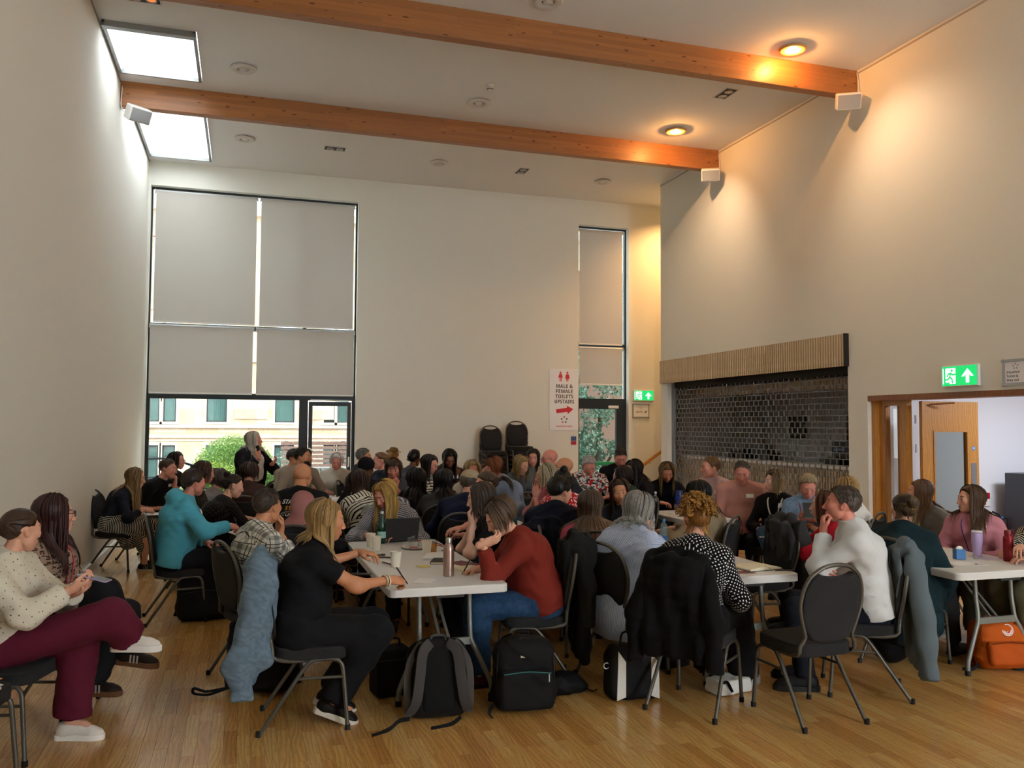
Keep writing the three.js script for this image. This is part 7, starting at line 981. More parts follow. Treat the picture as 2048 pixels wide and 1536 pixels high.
function backpack(x, z, turn, label, o) {     // front towards +z, carried on its -z side
  const t = thing('backpack', label, 'backpack', [x, 0, z], turn), w = o.w / 2, h = o.h, d = o.d / 2, mat = cloth(o.c, null, o.rough ?? 0.75), q = new THREE.Quaternion().setFromEuler(new THREE.Euler(R(o.tilt || -4), 0, 0));
  const g = new THREE.Group(); g.name = 'pack'; g.quaternion.copy(q); t.add(g);
  const ps = [box(V(0, h * 0.46, 0), w, h * 0.46, d, Math.min(d, 0.07), { k: 0.04 }), ell(V(0, h * 0.84, 0), w * (o.round ?? 0.86), h * 0.17, d * 0.95, { k: 0.06 }), ell(V(0, h * 0.25, 0.01), w * 1.05, h * 0.25, d * 1.1, { k: 0.05 })];
  obj('pack_body', mesher(ps, 0.012, { disp: wrinkle(0.005, o.ph || 1), gcut: [[0, 0.004, 0, 0, -1, 0]] }), mat, g);
  if (o.pocket !== false) { const pw = w * 0.86, ph = h * (o.pk ?? 0.25); obj('front_pocket', mesher([box(V(0, ph + 0.02, d + 0.012), pw, ph, 0.035, 0.03)], 0.011, { disp: wrinkle(0.004, 3), gcut: [[0, 0.005, 0, 0, -1, 0]] }), cloth(o.c2 ?? o.c, null, o.rough ?? 0.75), g); obj('zip', [tube([[-pw + 0.02, ph * 2 - 0.0, d + 0.05], [0, ph * 2 + 0.012, d + 0.053], [pw - 0.02, ph * 2 - 0.0, d + 0.05]], 0.0035, 16, 5)], cloth(o.zip ?? 0x3a3a3c, null, 0.5), g); obj('zip_pull', b2(pw - 0.035, ph * 2 - 0.05, d + 0.05, pw - 0.028, ph * 2 - 0.005, d + 0.056), std(0xb8b8b8, 0.4, { metalness: 0.6 }), g); }
  obj('zip', tube([[-w + 0.01, h * 0.45, d * 0.75], [-w * 0.86, h * 0.82, d * 0.8], [0, h * 0.985, d * 0.55], [w * 0.86, h * 0.82, d * 0.8], [w - 0.01, h * 0.45, d * 0.75]], 0.0035, 36, 5), cloth(o.zip2 ?? 0x333335, null, 0.5), g);
  obj('carry_handle', tube([[-0.045, h * 0.97, -d * 0.5], [-0.035, h * 1.03, -d * 0.55], [0.035, h * 1.03, -d * 0.55], [0.045, h * 0.97, -d * 0.5]], 0.009, 16, 6), cloth(o.cs ?? o.c, null, 0.7), g);
  for (const s of [-1, 1]) obj('shoulder_strap', ribbon([[s * 0.05, h * 0.95, -d * 0.9], [s * w * 0.55, h * 0.86, -d - 0.035], [s * w * 0.68, h * 0.55, -d - 0.05], [s * w * 0.8, h * 0.25, -d - 0.045], [s * w * 0.98, h * 0.08, -d * 0.75]], o.sw ?? 0.058, 0.014), cloth(o.cs ?? o.c, null, 0.8), g);
  if (o.backpanel) { obj('back_panel', mesher([box(V(0, h * 0.5, -d - 0.002), w * 0.55, h * 0.4, 0.012, 0.01)], 0.012, {}), cloth(o.c, null, 0.95), g); obj('side_panel', [-1, 1].map((s) => ribbon([[s * w * 0.55, h * 0.96, -d * 0.6], [s * w * 0.98, h * 0.7, -d * 0.85], [s * w * 1.06, h * 0.3, -d * 0.85], [s * w * 1.0, h * 0.05, -d * 0.8]], 0.04, 0.012)), cloth(o.backpanel, null, 0.85), g); }
  if (o.patch) obj('label_patch', b2(-0.035, h * 0.74, d * 0.98 + 0.004, 0.035, h * 0.775, d * 0.98 + 0.01), std(o.patch, 0.5), g);
  if (o.dot) obj('stud', new THREE.SphereGeometry(0.007, 10, 8).translate(o.dot, h * 0.84, d * 0.95), std(0xd8d8d8, 0.3, { metalness: 0.6 }), g);
  for (const p of o.tails || []) obj('strap_tail', ribbon(p, 0.024, 0.004), cloth(0x18181a, null, 0.8), t);
  if (o.loop) obj('strap_loop', tube(o.loop, 0.009, 40, 6), cloth(0x141416, null, 0.8), t);
  return t;
}
backpack(1.36, 7.86, R(8), 'black backpack on the floor under the blue hoodie person', { w: 0.4, h: 0.5, d: 0.2, c: 0x101113, patch: null, dot: -0.06, ph: 2, tilt: -6 });
backpack(1.83, 10.12, R(-20), 'black backpack behind the denim jacket with a looped strap', { w: 0.44, h: 0.5, d: 0.24, c: 0x121214, ph: 3, tilt: -10, loop: [[-0.18, 0.05, 0.12], [-0.28, 0.05, 0.2], [-0.36, 0.07, 0.2], [-0.37, 0.03, 0.18], [-0.28, 0.02, 0.17], [-0.18, 0.045, 0.12]] });
backpack(2.84, 10.93, R(176), 'black and grey backpack with its straps turned out under the table end', { w: 0.36, h: 0.46, d: 0.17, c: 0x161617, cs: 0x4a4745, sw: 0.062, backpanel: 0x55514e, ph: 4, tilt: 7, pocket: false, tails: [[[0.18, 0.03, -0.1], [0.24, 0.03, -0.12], [0.3, 0.015, -0.19], [0.36, 0.006, -0.23], [0.41, 0.005, -0.26]], [[-0.12, 0.03, -0.13], [-0.06, 0.012, -0.18], [0.0, 0.006, -0.2], [0.07, 0.005, -0.22]]] });
backpack(3.38, 10.95, R(-8), 'upright black rucksack with a pale label beside the table leg', { w: 0.38, h: 0.44, d: 0.19, c: 0x121213, ph: 5, tilt: -4, patch: 0xc9c2a0, zip: 0x3f7f7c, pk: 0.27, dot: 0.04, tails: [[[-0.2, 0.05, 0.05], [-0.23, 0.02, 0.1], [-0.22, 0.006, 0.15]]] });
{
  const b = backpack(7.0, 11.12, R(-14), 'orange square backpack with a round emblem on the floor by the table', { w: 0.36, h: 0.36, d: 0.18, c: 0xc45a14, c2: 0xbb5212, cs: 0x9c420e, zip: 0x7a340c, zip2: 0x8a3c0e, ph: 6, tilt: -14, pk: 0.24, round: 0.94, tails: [[[-0.18, 0.04, 0.0], [-0.26, 0.012, 0.04], [-0.32, 0.01, 0.02]]] });
  const tex = canvasTex(256, 256, (g) => { g.fillStyle = '#efe9e4'; g.beginPath(); g.arc(128, 128, 126, 0, 7); g.fill(); g.strokeStyle = '#c23228'; g.lineWidth = 10; g.beginPath(); g.arc(128, 128, 106, 0, 7); g.stroke(); for (let i = 0; i < 26; i++) { g.save(); g.translate(128, 128); g.rotate(i * 2 * PI / 26); g.fillStyle = '#c23228'; g.fillRect(-5, -96, 9, 17); g.restore(); } g.fillStyle = '#c23228'; g.beginPath(); g.arc(128, 128, 66, 0, 7); g.fill(); g.fillStyle = '#efe9e4'; g.beginPath(); g.arc(140, 146, 34, 2.6, 6.8); g.lineTo(118, 128); g.fill(); g.beginPath(); g.moveTo(84, 120); g.lineTo(116, 98); g.lineTo(112, 126); g.fill(); });
  obj('emblem', new THREE.CylinderGeometry(0.043, 0.043, 0.004, 32).rotateX(PI / 2).translate(0.02, 0.27, 0.098), [std(0xe8e2dc, 0.6), std(0xffffff, 0.6, { map: tex }), std(0xe8e2dc, 0.6)], b.getObjectByName('pack'));
}
{ // tote, box bag and small bags
  const t = thing('tote_bag', 'black tote bag with white side panels under the quilted coat', 'bag', [4.12, 0, 10.93], R(-6));
  obj('bag_body', mesher([box(V(0, 0.15, 0), 0.17, 0.15, 0.09, 0.04), box(V(0, 0.28, 0), 0.15, 0.06, 0.06, 0.04, { k: 0.05 })], 0.012, { disp: wrinkle(0.004, 2), gcut: [[0, 0.004, 0, 0, -1, 0]] }), cloth(0x131315, null, 0.6), t);
  obj('white_panel', extr(poly([[-0.13, 0.01], [-0.07, 0.03], [-0.07, 0.25], [-0.12, 0.32]]), 0.006, 0.002).translate(0, 0, 0.092), cloth(0xdcd8cf, null, 0.6), t); obj('white_panel', extr(poly([[0.1, 0.03], [0.155, 0.01], [0.15, 0.24], [0.1, 0.3]]), 0.006, 0.002).translate(0, 0, 0.092), cloth(0xdcd8cf, null, 0.6), t);
  obj('bag_handle', [tube([[-0.09, 0.3, 0.03], [-0.07, 0.42, 0.03], [0.07, 0.42, 0.03], [0.09, 0.3, 0.03]], 0.007, 20, 6)], cloth(0x1b1b1d, null, 0.6), t); obj('ring', new THREE.TorusGeometry(0.018, 0.004, 6, 18).translate(-0.185, 0.22, 0.05), steel, t);
  const c = thing('cool_bag', 'small square black bag under the front table beside the grey backpack', 'bag', [2.64, 0, 10.42], R(10)); obj('bag_body', rb(0.24, 0.3, 0.2, 0.03, 0, 0.15, 0, 3), cloth(0x111113, null, 0.7), c); obj('lid_seam', tube([[-0.12, 0.24, 0.1], [0, 0.24, 0.104], [0.12, 0.24, 0.1]], 0.004, 8, 5), cloth(0x2d2d30, null, 0.7), c); obj('bag_handle', tube([[-0.06, 0.29, 0], [-0.05, 0.35, 0], [0.05, 0.35, 0], [0.06, 0.29, 0]], 0.008, 12, 6), cloth(0x111113, null, 0.7), c);
  const r = thing('holdall', 'soft round black bag under the chair of the teal coat person', 'bag', [6.35, 0, 10.72], R(30)); obj('bag_body', mesher([ell(V(0, 0.15, 0), 0.15, 0.16, 0.14)], 0.014, { disp: wrinkle(0.006, 5), gcut: [[0, 0.004, 0, 0, -1, 0]] }), cloth(0x0e0e10, null, 0.8), r); obj('bag_handle', tube([[-0.06, 0.29, 0], [0, 0.36, 0], [0.06, 0.29, 0]], 0.008, 12, 6), cloth(0x141416, null, 0.8), r);
  const h = thing('paper_bag', 'flat white paper bag on the floor under the polka dot woman', 'bag', [4.78, 0, 11.02], R(12)); obj('bag_body', mesher([box(V(0, 0.05, 0), 0.14, 0.05, 0.08, 0.02)], 0.01, { disp: wrinkle(0.006, 8), gcut: [[0, 0.003, 0, 0, -1, 0]] }), cloth(0xd9d6ce, null, 0.8), h); obj('bag_strap', ribbon([[-0.14, 0.06, 0.06], [-0.1, 0.1, 0.085], [-0.05, 0.03, 0.09]], 0.02, 0.004), cloth(0x151517, null, 0.8), h);
  const s = thing('black_pouch', 'black drawstring pouch on the floor beside the upright rucksack', 'bag', [3.72, 0, 10.72], R(20)); obj('bag_body', mesher([ell(V(0, 0.06, 0), 0.15, 0.075, 0.1), ell(V(0.1, 0.03, 0.03), 0.09, 0.04, 0.07, { k: 0.05 })], 0.012, { disp: wrinkle(0.009, 6), gcut: [[0, 0.004, 0, 0, -1, 0]] }), cloth(0x0f0f11, null, 0.65), s); obj('cord', tube([[0.1, 0.05, 0.08], [0.16, 0.01, 0.12], [0.22, 0.006, 0.1]], 0.004, 12, 5), cloth(0x19191b, null, 0.8), s);
}

// ================= things on the tables and in hands =================
const TT = 0.7405, cupMat = std(0xe9e0cc, 0.6), paperMat = std(0xeeece6, 0.7), pageMat = std(0xefe4c2, 0.7), inkBlack = std(0x17181b, 0.4), clearPlastic = phys(0xf4f7f7, 0.08, { transmission: 1, thickness: 0 });
const flat = (x, z, y = TT) => [x, y, z];
let cup0 = null;
function cup(x, z, label) { if (cup0) return dup(cup0, [x, TT, z], hash(x * 100, z * 100) * 6, label); const t = cup0 = thing('paper_cup', label, 'cup', [x, TT, z]); obj('cup_body', lathe([[0, 0.004], [0.029, 0.004], [0.029, 0], [0.03, 0], [0.0405, 0.108], [0.039, 0.108], [0.029, 0.012], [0, 0.012]], 28), cupMat, t); obj('rim', new THREE.TorusGeometry(0.0405, 0.0022, 6, 28).rotateX(PI / 2).translate(0, 0.109, 0), cupMat, t); return t; }
[[2.71, 8.93, 'far paper cup in front of the green bottle'], [2.73, 9.12, 'paper cup standing next to the phone, touching the far cup'], [3.07, 9.47, 'paper cup beside the glass of orange juice'], [2.74, 9.98, 'paper cup nearest the writing hand of the blonde woman'], [5.02, 10.5, 'paper cup on the polka dot table near the open notebook'], [6.55, 7.5, 'paper cup on the table of the salmon shirt man'], [2.5, 5.9, 'paper cup in front of the bald man'], [2.7, 4.4, 'paper cup in front of the white-haired person'], [4.0, 6.6, 'paper cup in front of the blonde with the hairband']].forEach(([x, z, l]) => cup(x, z, l));
function sheet(name, x, z, turn, w, d, mat, label, cat = 'paper', h = 0.002, y = TT) { const t = thing(name, label, cat, [x, y, z], turn), n = Math.max(1, Math.round(h / 0.003)); for (let i = 0; i < n; i++) obj('sheet', rb(w, 0.0016, d, 0.0006, (hash(i, 3) - 0.5) * 0.012, 0.001 + i * 0.0026, (hash(i, 8) - 0.5) * 0.012, 1).rotateY((hash(i, 5) - 0.5) * 0.12), mat, t); return t; }
function notebook(x, z, turn, open, cover, label, y = TT, w = 0.14, d = 0.2) {
  const t = thing('notebook', label, 'notebook', [x, y, z], turn), cm = std(cover, 0.5);
  if (open) { obj('cover', rb(w * 2 + 0.01, 0.004, d + 0.008, 0.0015, 0, 0.002, 0, 1), cm, t); for (const s of [-1, 1]) { const g = new THREE.BoxGeometry(w, 0.012, d, 10, 1, 1), p = g.attributes.position; for (let i = 0; i < p.count; i++) { const u = (p.getX(i) * s) / w + 0.5; p.setY(i, p.getY(i) + 0.006 + (p.getY(i) > 0 ? 0.012 * Math.sin(u * PI * 0.9 + 0.5) * (1 - u * 0.5) : 0)); } g.computeVertexNormals(); obj('pages', g.translate(s * w / 2, 0.003, 0), pageMat, t); } obj('ribbon', ribbon([[0.02, 0.026, d * 0.3], [0.02, 0.02, d * 0.5], [0.03, 0.003, d * 0.62]], 0.006, 0.001, 10), std(0x23232a, 0.6), t); }
  else { obj('cover', [rb(w, 0.003, d, 0.001, 0, 0.0015, 0, 1), rb(w, 0.003, d, 0.001, 0, 0.0165, 0, 1), rb(0.003, 0.018, d, 0.001, -w / 2, 0.009, 0, 1)], cm, t); obj('pages', b2(-w / 2 + 0.004, 0.003, -d / 2 + 0.004, w / 2 - 0.004, 0.015, d / 2 - 0.004), pageMat, t); }
  return t;
}
function pen(pos, dir, label, c = 0x15161a) { const t = thing('pen', label, 'pen', pos); t.quaternion.setFromUnitVectors(V(0, 1, 0), V(...dir).normalize()); obj('barrel', lathe([[0, -0.07], [0.0012, -0.07], [0.0045, -0.056], [0.0045, 0.06], [0.003, 0.066], [0, 0.066]], 10), std(c, 0.4), t); obj('clip', b2(0.0045, 0.02, -0.0012, 0.0065, 0.06, 0.0012), std(0x9a9a9c, 0.4, { metalness: 0.6 }), t); return t; }
function phone(pos, q, label, c, w = 0.074, h = 0.15) { const t = thing('phone', label, 'phone', pos); if (q) t.quaternion.copy(q); obj('case', rb(w, 0.008, h, 0.004, 0, 0, 0, 2), std(c, 0.4), t); obj('screen', b2(-w / 2 + 0.004, 0.004, -h / 2 + 0.004, w / 2 - 0.004, 0.0046, h / 2 - 0.004), std(0x0b0c0f, 0.12), t); obj('camera_bump', rb(0.026, 0.003, 0.026, 0.001, -w / 2 + 0.02, -0.005, -h / 2 + 0.022, 1), std(0x1c1c1e, 0.3), t); return t; }
// -- front table
{
  const b = thing('steel_bottle', 'brushed copper-tinted steel bottle at the near end of the front table', 'bottle', [3.02, TT, 10.42]);
  obj('flask', lathe([[0, 0.002], [0.034, 0.0], [0.0365, 0.004], [0.0365, 0.17], [0.034, 0.192], [0.022, 0.214], [0.0195, 0.222], [0, 0.222]], 36), std(0xb59b90, 0.32, { metalness: 0.9 }), b); obj('cap', lathe([[0.0, 0.218], [0.021, 0.218], [0.0215, 0.222], [0.0215, 0.25], [0.019, 0.254], [0, 0.254]], 30), std(0xb6b4ae, 0.3, { metalness: 0.8 }), b);
  const g = thing('water_bottle', 'green glass mineral water bottle beside the tablet computer', 'bottle', [2.83, TT, 8.75]);
  obj('glass', lathe([[0, 0.002], [0.033, 0.0], [0.036, 0.006], [0.036, 0.12], [0.034, 0.15], [0.02, 0.2], [0.0135, 0.225], [0.0135, 0.255], [0, 0.256]], 30), phys(0x2f8a67, 0.05, { transmission: 0.75, thickness: 0 }), g); obj('label_band', new THREE.CylinderGeometry(0.0365, 0.0365, 0.055, 30, 1, true).translate(0, 0.075, 0), std(0x9fd0cf, 0.5), g); obj('cap', cyl(0.015, 0.015, 0.022, 0, 0.25, 0, 16), std(0xd8e4df, 0.4), g);
  const p = thing('plate', 'white plate heaped with clear plastic glasses on the front table', 'plate', [3.05, TT, 9.12]); obj('dish', lathe([[0, 0.003], [0.07, 0.003], [0.075, 0], [0.08, 0.002], [0.118, 0.018], [0.116, 0.021], [0.078, 0.007], [0, 0.006]], 40), std(0xe6e2d6, 0.35), p);
  [[-0.05, 0, 0.02, 0.3], [0.04, 0, 0.03, 1.2], [0, 0.0, -0.05, 2.2], [0.06, 0.0, -0.03, 0.8], [-0.03, 0.035, -0.01, 2.8]].forEach(([x, y, z, a], i) => { const c = thing('plastic_glass', 'clear plastic glass lying on the heaped white plate', 'glass', [3.05 + x, TT + 0.03 + y, 9.12 + z], a, 'plastic glasses on the white plate'); const e = lathe([[0, 0.002], [0.02, 0.002], [0.021, 0], [0.026, 0.06], [0.025, 0.06], [0.02, 0.004]], 18).rotateZ(1.35).translate(0.03, 0, 0); obj('glass_wall', e, clearPlastic, c); });
  { const c = thing('sweet_wrapper', 'red and white wrapper among the plastic glasses on the plate', 'wrapper', [3.02, TT + 0.012, 9.2]); obj('foil', mesher([box(V(0, 0.006, 0), 0.035, 0.008, 0.015, 0.006)], 0.005, { disp: wrinkle(0.003, 2) }), std(0xb83a3a, 0.4), c); }
  const j = thing('juice_glass', 'glass of orange juice next to a paper cup', 'glass', [3.14, TT, 9.38]); obj('glass_wall', lathe([[0, 0.003], [0.026, 0.003], [0.027, 0], [0.033, 0.1], [0.032, 0.1], [0.027, 0.006]], 28), clearPlastic, j); obj('juice', lathe([[0, 0.006], [0.0255, 0.006], [0.0295, 0.07], [0, 0.07]], 24), phys(0xe08a1a, 0.15, {}), j);
  notebook(3.2, 10.25, R(12), false, 0xd8cfae, 'cream notebook under the writing hand of the rust jumper woman', TT, 0.15, 0.21); notebook(3.1, 9.86, R(-20), false, 0x17181a, 'black notebook on the papers beside the steel bottle', TT + 0.0);
  sheet('paper_pile', 3.15, 9.45, R(-14), 0.21, 0.29, paperMat, 'untidy pile of printed papers in the middle of the front table', 'papers', 0.02).position.set(3.13, TT, 9.62);
  sheet('leaflet', 3.24, 9.95, R(30), 0.15, 0.21, std(0x7a2a30, 0.5), 'dark red leaflet sticking out beside the steel bottle', 'leaflet');
  sheet('sticky_notes', 2.93, 10.02, R(20), 0.076, 0.076, std(0xe5d67e, 0.7), 'pad of yellow sticky notes between the cups and the steel bottle', 'sticky notes', 0.01);
  sheet('note_sheet', 2.83, 10.56, R(-25), 0.12, 0.17, paperMat, 'white note sheet under the pen of the blonde woman', 'paper', 0.004);
  const lan = [[3.02, TT + 0.03, 8.98], [3.1, TT + 0.06, 9.1], [3.2, TT + 0.035, 9.18], [3.26, TT + 0.03, 9.36], [3.18, TT + 0.03, 9.5]]; const l1 = obj('red_lanyard', [tube(lan, 0.004, 30, 5), tube(lan.map(([x, y, z]) => [x + 0.03, y + 0.006, z + 0.02]), 0.004, 30, 5)], std(0xa01f33, 0.6)); tag(l1, 'red lanyard ribbon curling over the papers on the front table', 'lanyard');
  phone([2.68, TT + 0.006, 9.42], new THREE.Quaternion().setFromEuler(new THREE.Euler(0, 1.35, 0)), 'dark phone in a copper case beside the two paper cups', 0x7a4636);
  pen([2.72, TT + 0.006, 9.56], [1, 0, 0.12], 'black pen beside the copper phone'); pen([2.7, TT + 0.006, 9.82], [0.4, 0, 1], 'black pen behind the cup nearest the blonde woman');
  pen([K[17].hands[1].at.x + 0.0, K[17].hands[1].at.y + 0.03, K[17].hands[1].at.z], [-0.55, 0.8, 0.1], 'black pen in the hand of the blonde woman'); pen([K[36].hands[1].at.x, K[36].hands[1].at.y + 0.03, K[36].hands[1].at.z], [0.5, 0.85, -0.1], 'black pen in the hand of the rust jumper woman');
  const lp = thing('tablet_computer', 'dark tablet computer propped on its keyboard, back to the camera', 'laptop', [3.0, TT, 8.72], R(186)); obj('keyboard', rb(0.28, 0.012, 0.2, 0.004, 0, 0.006, 0.11), std(0x1c1d1f, 0.6), lp); const sc = rb(0.3, 0.215, 0.009, 0.004, 0, 0.11, 0).rotateX(-0.3).translate(0, 0.004, 0.0); obj('screen_back', sc, std(0x2a2c2e, 0.5), lp); obj('display', b2(-0.14, 0.012, 0.0052, 0.14, 0.21, 0.006).rotateX(-0.3).translate(0, 0.004, 0), std(0x101418, 0.1), lp);
}
// -- polka dot table
{
  const b = thing('clear_water_bottle', 'clear plastic water bottle with a blue label in front of the grey-haired woman', 'bottle', [5.08, TT, 9.55]); obj('plastic', lathe([[0, 0.003], [0.03, 0.0], [0.0325, 0.008], [0.0325, 0.12], [0.03, 0.14], [0.0325, 0.15], [0.026, 0.18], [0.013, 0.2], [0.013, 0.212], [0, 0.212]], 28), phys(0xcfe4ea, 0.08, { transmission: 0.85, thickness: 0 }), b); obj('label_band', new THREE.CylinderGeometry(0.033, 0.033, 0.055, 28, 1, true).translate(0, 0.06, 0), std(0x2d5f9a, 0.4), b); obj('cap', cyl(0.0145, 0.0145, 0.02, 0, 0.21, 0, 16), std(0x2d6ea8, 0.4), b);
  notebook(5.2, 10.72, R(8), true, 0x1a1a1c, 'open notebook with cream pages at the elbow of the white shirt man'); pen([5.33, TT + 0.006, 10.86], [1, 0, 0.15], 'dark pen beside the open notebook');
  sheet('leaflet', 5.02, 10.83, R(-10), 0.15, 0.1, std(0x6a2a30, 0.5), 'dark red postcard in front of the open notebook', 'postcard'); sheet('paper_pile', 4.82, 10.86, R(12), 0.21, 0.29, paperMat, 'loose white papers hanging over the end of the polka dot table', 'papers', 0.012).position.z = 10.88;
  sheet('paper_pile', 4.95, 10.1, R(40), 0.21, 0.29, paperMat, 'white papers in the middle of the polka dot table', 'papers', 0.006); sheet('note_pad', 5.12, 9.95, R(-15), 0.1, 0.15, std(0xe8dca0, 0.7), 'yellow pad behind the paper cup on the polka dot table', 'pad', 0.008);
  const h = thing('headphones', 'black headphones lying beside the clear water bottle', 'headphones', [4.9, TT + 0.02, 9.3]); obj('band', new THREE.TorusGeometry(0.08, 0.007, 8, 28, PI * 1.1).rotateX(PI / 2 - 0.25), blackPlastic, h); for (const s of [-1, 1]) obj('ear_pad', new THREE.TorusGeometry(0.026, 0.015, 8, 18).rotateY(PI / 2).translate(s * 0.08, 0.01, -0.01), blackPlastic, h);
}
// -- table with the lilac tumbler
{
  const t = thing('travel_tumbler', 'tall lilac insulated tumbler with a clear rim', 'tumbler', [7.2, TT, 10.72]); obj('flask', lathe([[0, 0.002], [0.028, 0], [0.031, 0.004], [0.033, 0.07], [0.041, 0.12], [0.043, 0.185], [0.041, 0.19], [0, 0.19]], 32), std(0xb9a3cf, 0.45), t); obj('lid', lathe([[0, 0.188], [0.042, 0.188], [0.042, 0.2], [0.036, 0.206], [0, 0.206]], 32), phys(0xdedbe2, 0.15, {}), t);
  const r = thing('red_flask', 'dark red metal flask with a carry loop near the frame edge', 'bottle', [7.26, TT, 10.95]); obj('flask', lathe([[0, 0.002], [0.033, 0], [0.036, 0.004], [0.036, 0.17], [0.034, 0.182], [0.026, 0.195], [0.026, 0.205], [0, 0.205]], 32), std(0x8d1620, 0.35, { metalness: 0.3 }), r); obj('cap', cyl(0.028, 0.026, 0.03, 0, 0.203, 0, 24), std(0x6f1019, 0.4), r); obj('carry_loop', tube([[0.026, 0.225, 0], [0.05, 0.24, 0], [0.052, 0.2, 0], [0.034, 0.185, 0]], 0.004, 14, 6), std(0x6f1019, 0.4), r);
  const b = thing('tea_box', 'small bright blue card box on the table of the teal coat person', 'box', [6.98, TT, 10.76], R(-15)); obj('carton', rb(0.075, 0.075, 0.055, 0.003, 0, 0.0375, 0, 1), std(0x2f6fa8, 0.5), b); obj('tissue', mesher([ell(V(0, 0.08, 0), 0.028, 0.02, 0.016)], 0.006, { disp: wrinkle(0.005, 3) }), paperMat, b);
  sheet('paper_pile', 6.8, 10.95, R(10), 0.21, 0.16, paperMat, 'white sheet beside the blue card box', 'paper', 0.002); sheet('note_pad', 6.92, 11.02, R(-30), 0.09, 0.06, paperMat, 'folded white card in front of the blue box', 'card', 0.004); sheet('paper_pile', 7.22, 10.78, R(-5), 0.15, 0.21, std(0xcfc3d6, 0.6), 'lilac leaflet under the tumbler', 'leaflet', 0.002);
  const d = thing('badge_clip', 'small metal badge clip beside the lilac tumbler', 'clip', [7.1, TT, 10.8]); obj('jaw', rb(0.03, 0.018, 0.02, 0.004, 0, 0.009, 0), steel, d); obj('lever', rb(0.014, 0.008, 0.03, 0.002, 0, 0.02, 0.008, 1), steel, d);
}
// -- farther tables
{
  const w = thing('blue_bottle', 'tall cobalt blue water bottle on the table near the bar', 'bottle', [6.62, TT, 7.0]); obj('flask', lathe([[0, 0.002], [0.04, 0], [0.043, 0.006], [0.047, 0.19], [0.045, 0.2], [0, 0.2]], 30), phys(0x1d3f9a, 0.2, { transmission: 0.25, thickness: 0 }), w); obj('lid', cyl(0.046, 0.04, 0.05, 0, 0.198, 0, 24), std(0x1b2f6a, 0.4), w);
  const v = thing('clear_bottle', 'clear water bottle beside the blue bottle near the stairs', 'bottle', [6.35, TT, 6.92]); obj('plastic', lathe([[0, 0.003], [0.032, 0], [0.033, 0.14], [0.013, 0.2], [0.013, 0.22], [0, 0.22]], 22), phys(0xd6e6ea, 0.08, { transmission: 0.85, thickness: 0 }), v); obj('cap', cyl(0.014, 0.014, 0.02, 0, 0.215, 0, 14), std(0xd8d8d8, 0.4), v);
  sheet('paper_pile', 6.5, 7.3, R(8), 0.21, 0.29, paperMat, 'white papers on the table of the blue bottle', 'papers', 0.01); pen([6.4, TT + 0.006, 7.5], [1, 0, 0.4], 'dark pen on the white papers near the blue bottle'); notebook(6.66, 7.62, R(20), false, 0x6a1c26, 'dark red notebook in front of the salmon shirt man');
  sheet('paper_pile', 4.1, 7.5, R(-12), 0.21, 0.29, paperMat, 'white papers before the pink cardigan person', 'papers', 0.012); pen([4.25, TT + 0.006, 7.74], [1, 0, 0.3], 'pen beside the papers of the pink cardigan person');
  sheet('paper_pile', 2.3, 6.6, R(5), 0.21, 0.29, paperMat, 'white papers before the bald man', 'papers', 0.012); sheet('paper_pile', 2.9, 4.3, R(15), 0.21, 0.29, paperMat, 'white papers before the white-haired person', 'papers', 0.008);
}
// -- held and lap things
const heldQ = (k, i, ex, ey, ez) => k.hands[i].q.clone().multiply(new THREE.Quaternion().setFromEuler(new THREE.Euler(ex, ey, ez)));
const mid = (k) => k.hands[0].at.clone().lerp(k.hands[1].at, 0.5);
{ const p = K[1].hands[1].at; phone([p.x + 0.04, p.y + 0.03, p.z], new THREE.Quaternion().setFromEuler(new THREE.Euler(0.25, R(72), 0.0, 'YXZ')), 'lilac phone held by the person in the cream jacket', 0xa79fc4, 0.078, 0.16); }
{ const p = mid(K[57]); phone([p.x, p.y + 0.07, p.z + 0.02], new THREE.Quaternion().setFromEuler(new THREE.Euler(1.15, R(-20), 0, 'YXZ')), 'phone in a patterned wallet held by the denim shirt person', 0x6e7a6a, 0.1, 0.16); }
{ const p = K[11].hands[1].at, t = thing('microphone', 'black handheld microphone in the hand of the standing woman', 'microphone', [p.x, p.y, p.z]); t.rotation.set(0.35, 0.6, 0.1); obj('handle', lathe([[0, -0.14], [0.011, -0.14], [0.017, 0.04], [0, 0.04]], 16), std(0x141416, 0.4), t); obj('grille', new THREE.SphereGeometry(0.026, 16, 12).translate(0, 0.062, 0), std(0x1b1b1d, 0.6, { metalness: 0.4 }), t); }
{ const p = K[6].hands[1].at; const t = sheet('writing_pad', p.x + 0.06, p.z - 0.04, R(20), 0.2, 0.27, paperMat, 'white writing pad on the knee of the blue hoodie person', 'pad', 0.008, p.y - 0.05); t.rotation.z = 0.18; pen([p.x, p.y + 0.03, p.z], [-0.4, 0.8, 0.1], 'pen in the hand of the blue hoodie person'); }
{ const p = K[3].hands[1].at; sheet('writing_pad', p.x + 0.04, p.z, R(15), 0.21, 0.29, paperMat, 'white papers on the striped skirt', 'papers', 0.006, p.y - 0.045); }
{ const p = mid(K[56]); const t = sheet('paper_pile', p.x - 0.02, p.z + 0.05, R(-30), 0.21, 0.29, paperMat, 'white papers on the knee of the white lanyard woman', 'papers', 0.008, p.y - 0.02); t.rotation.z = 0.12; }
{ const p = K[55].hands[0].at; const t = notebook(p.x, p.z + 0.05, R(-20), false, 0x5e1a24, 'dark red booklet held by the salmon shirt man', p.y + 0.0, 0.12, 0.17); t.rotation.x = 0.7; }
{ const p = K[16].hands[0].at; sheet('paper_pile', p.x + 0.12, p.z, R(12), 0.15, 0.21, paperMat, 'white card on the lap of the plaid shirt man', 'paper', 0.004, p.y + 0.01); }
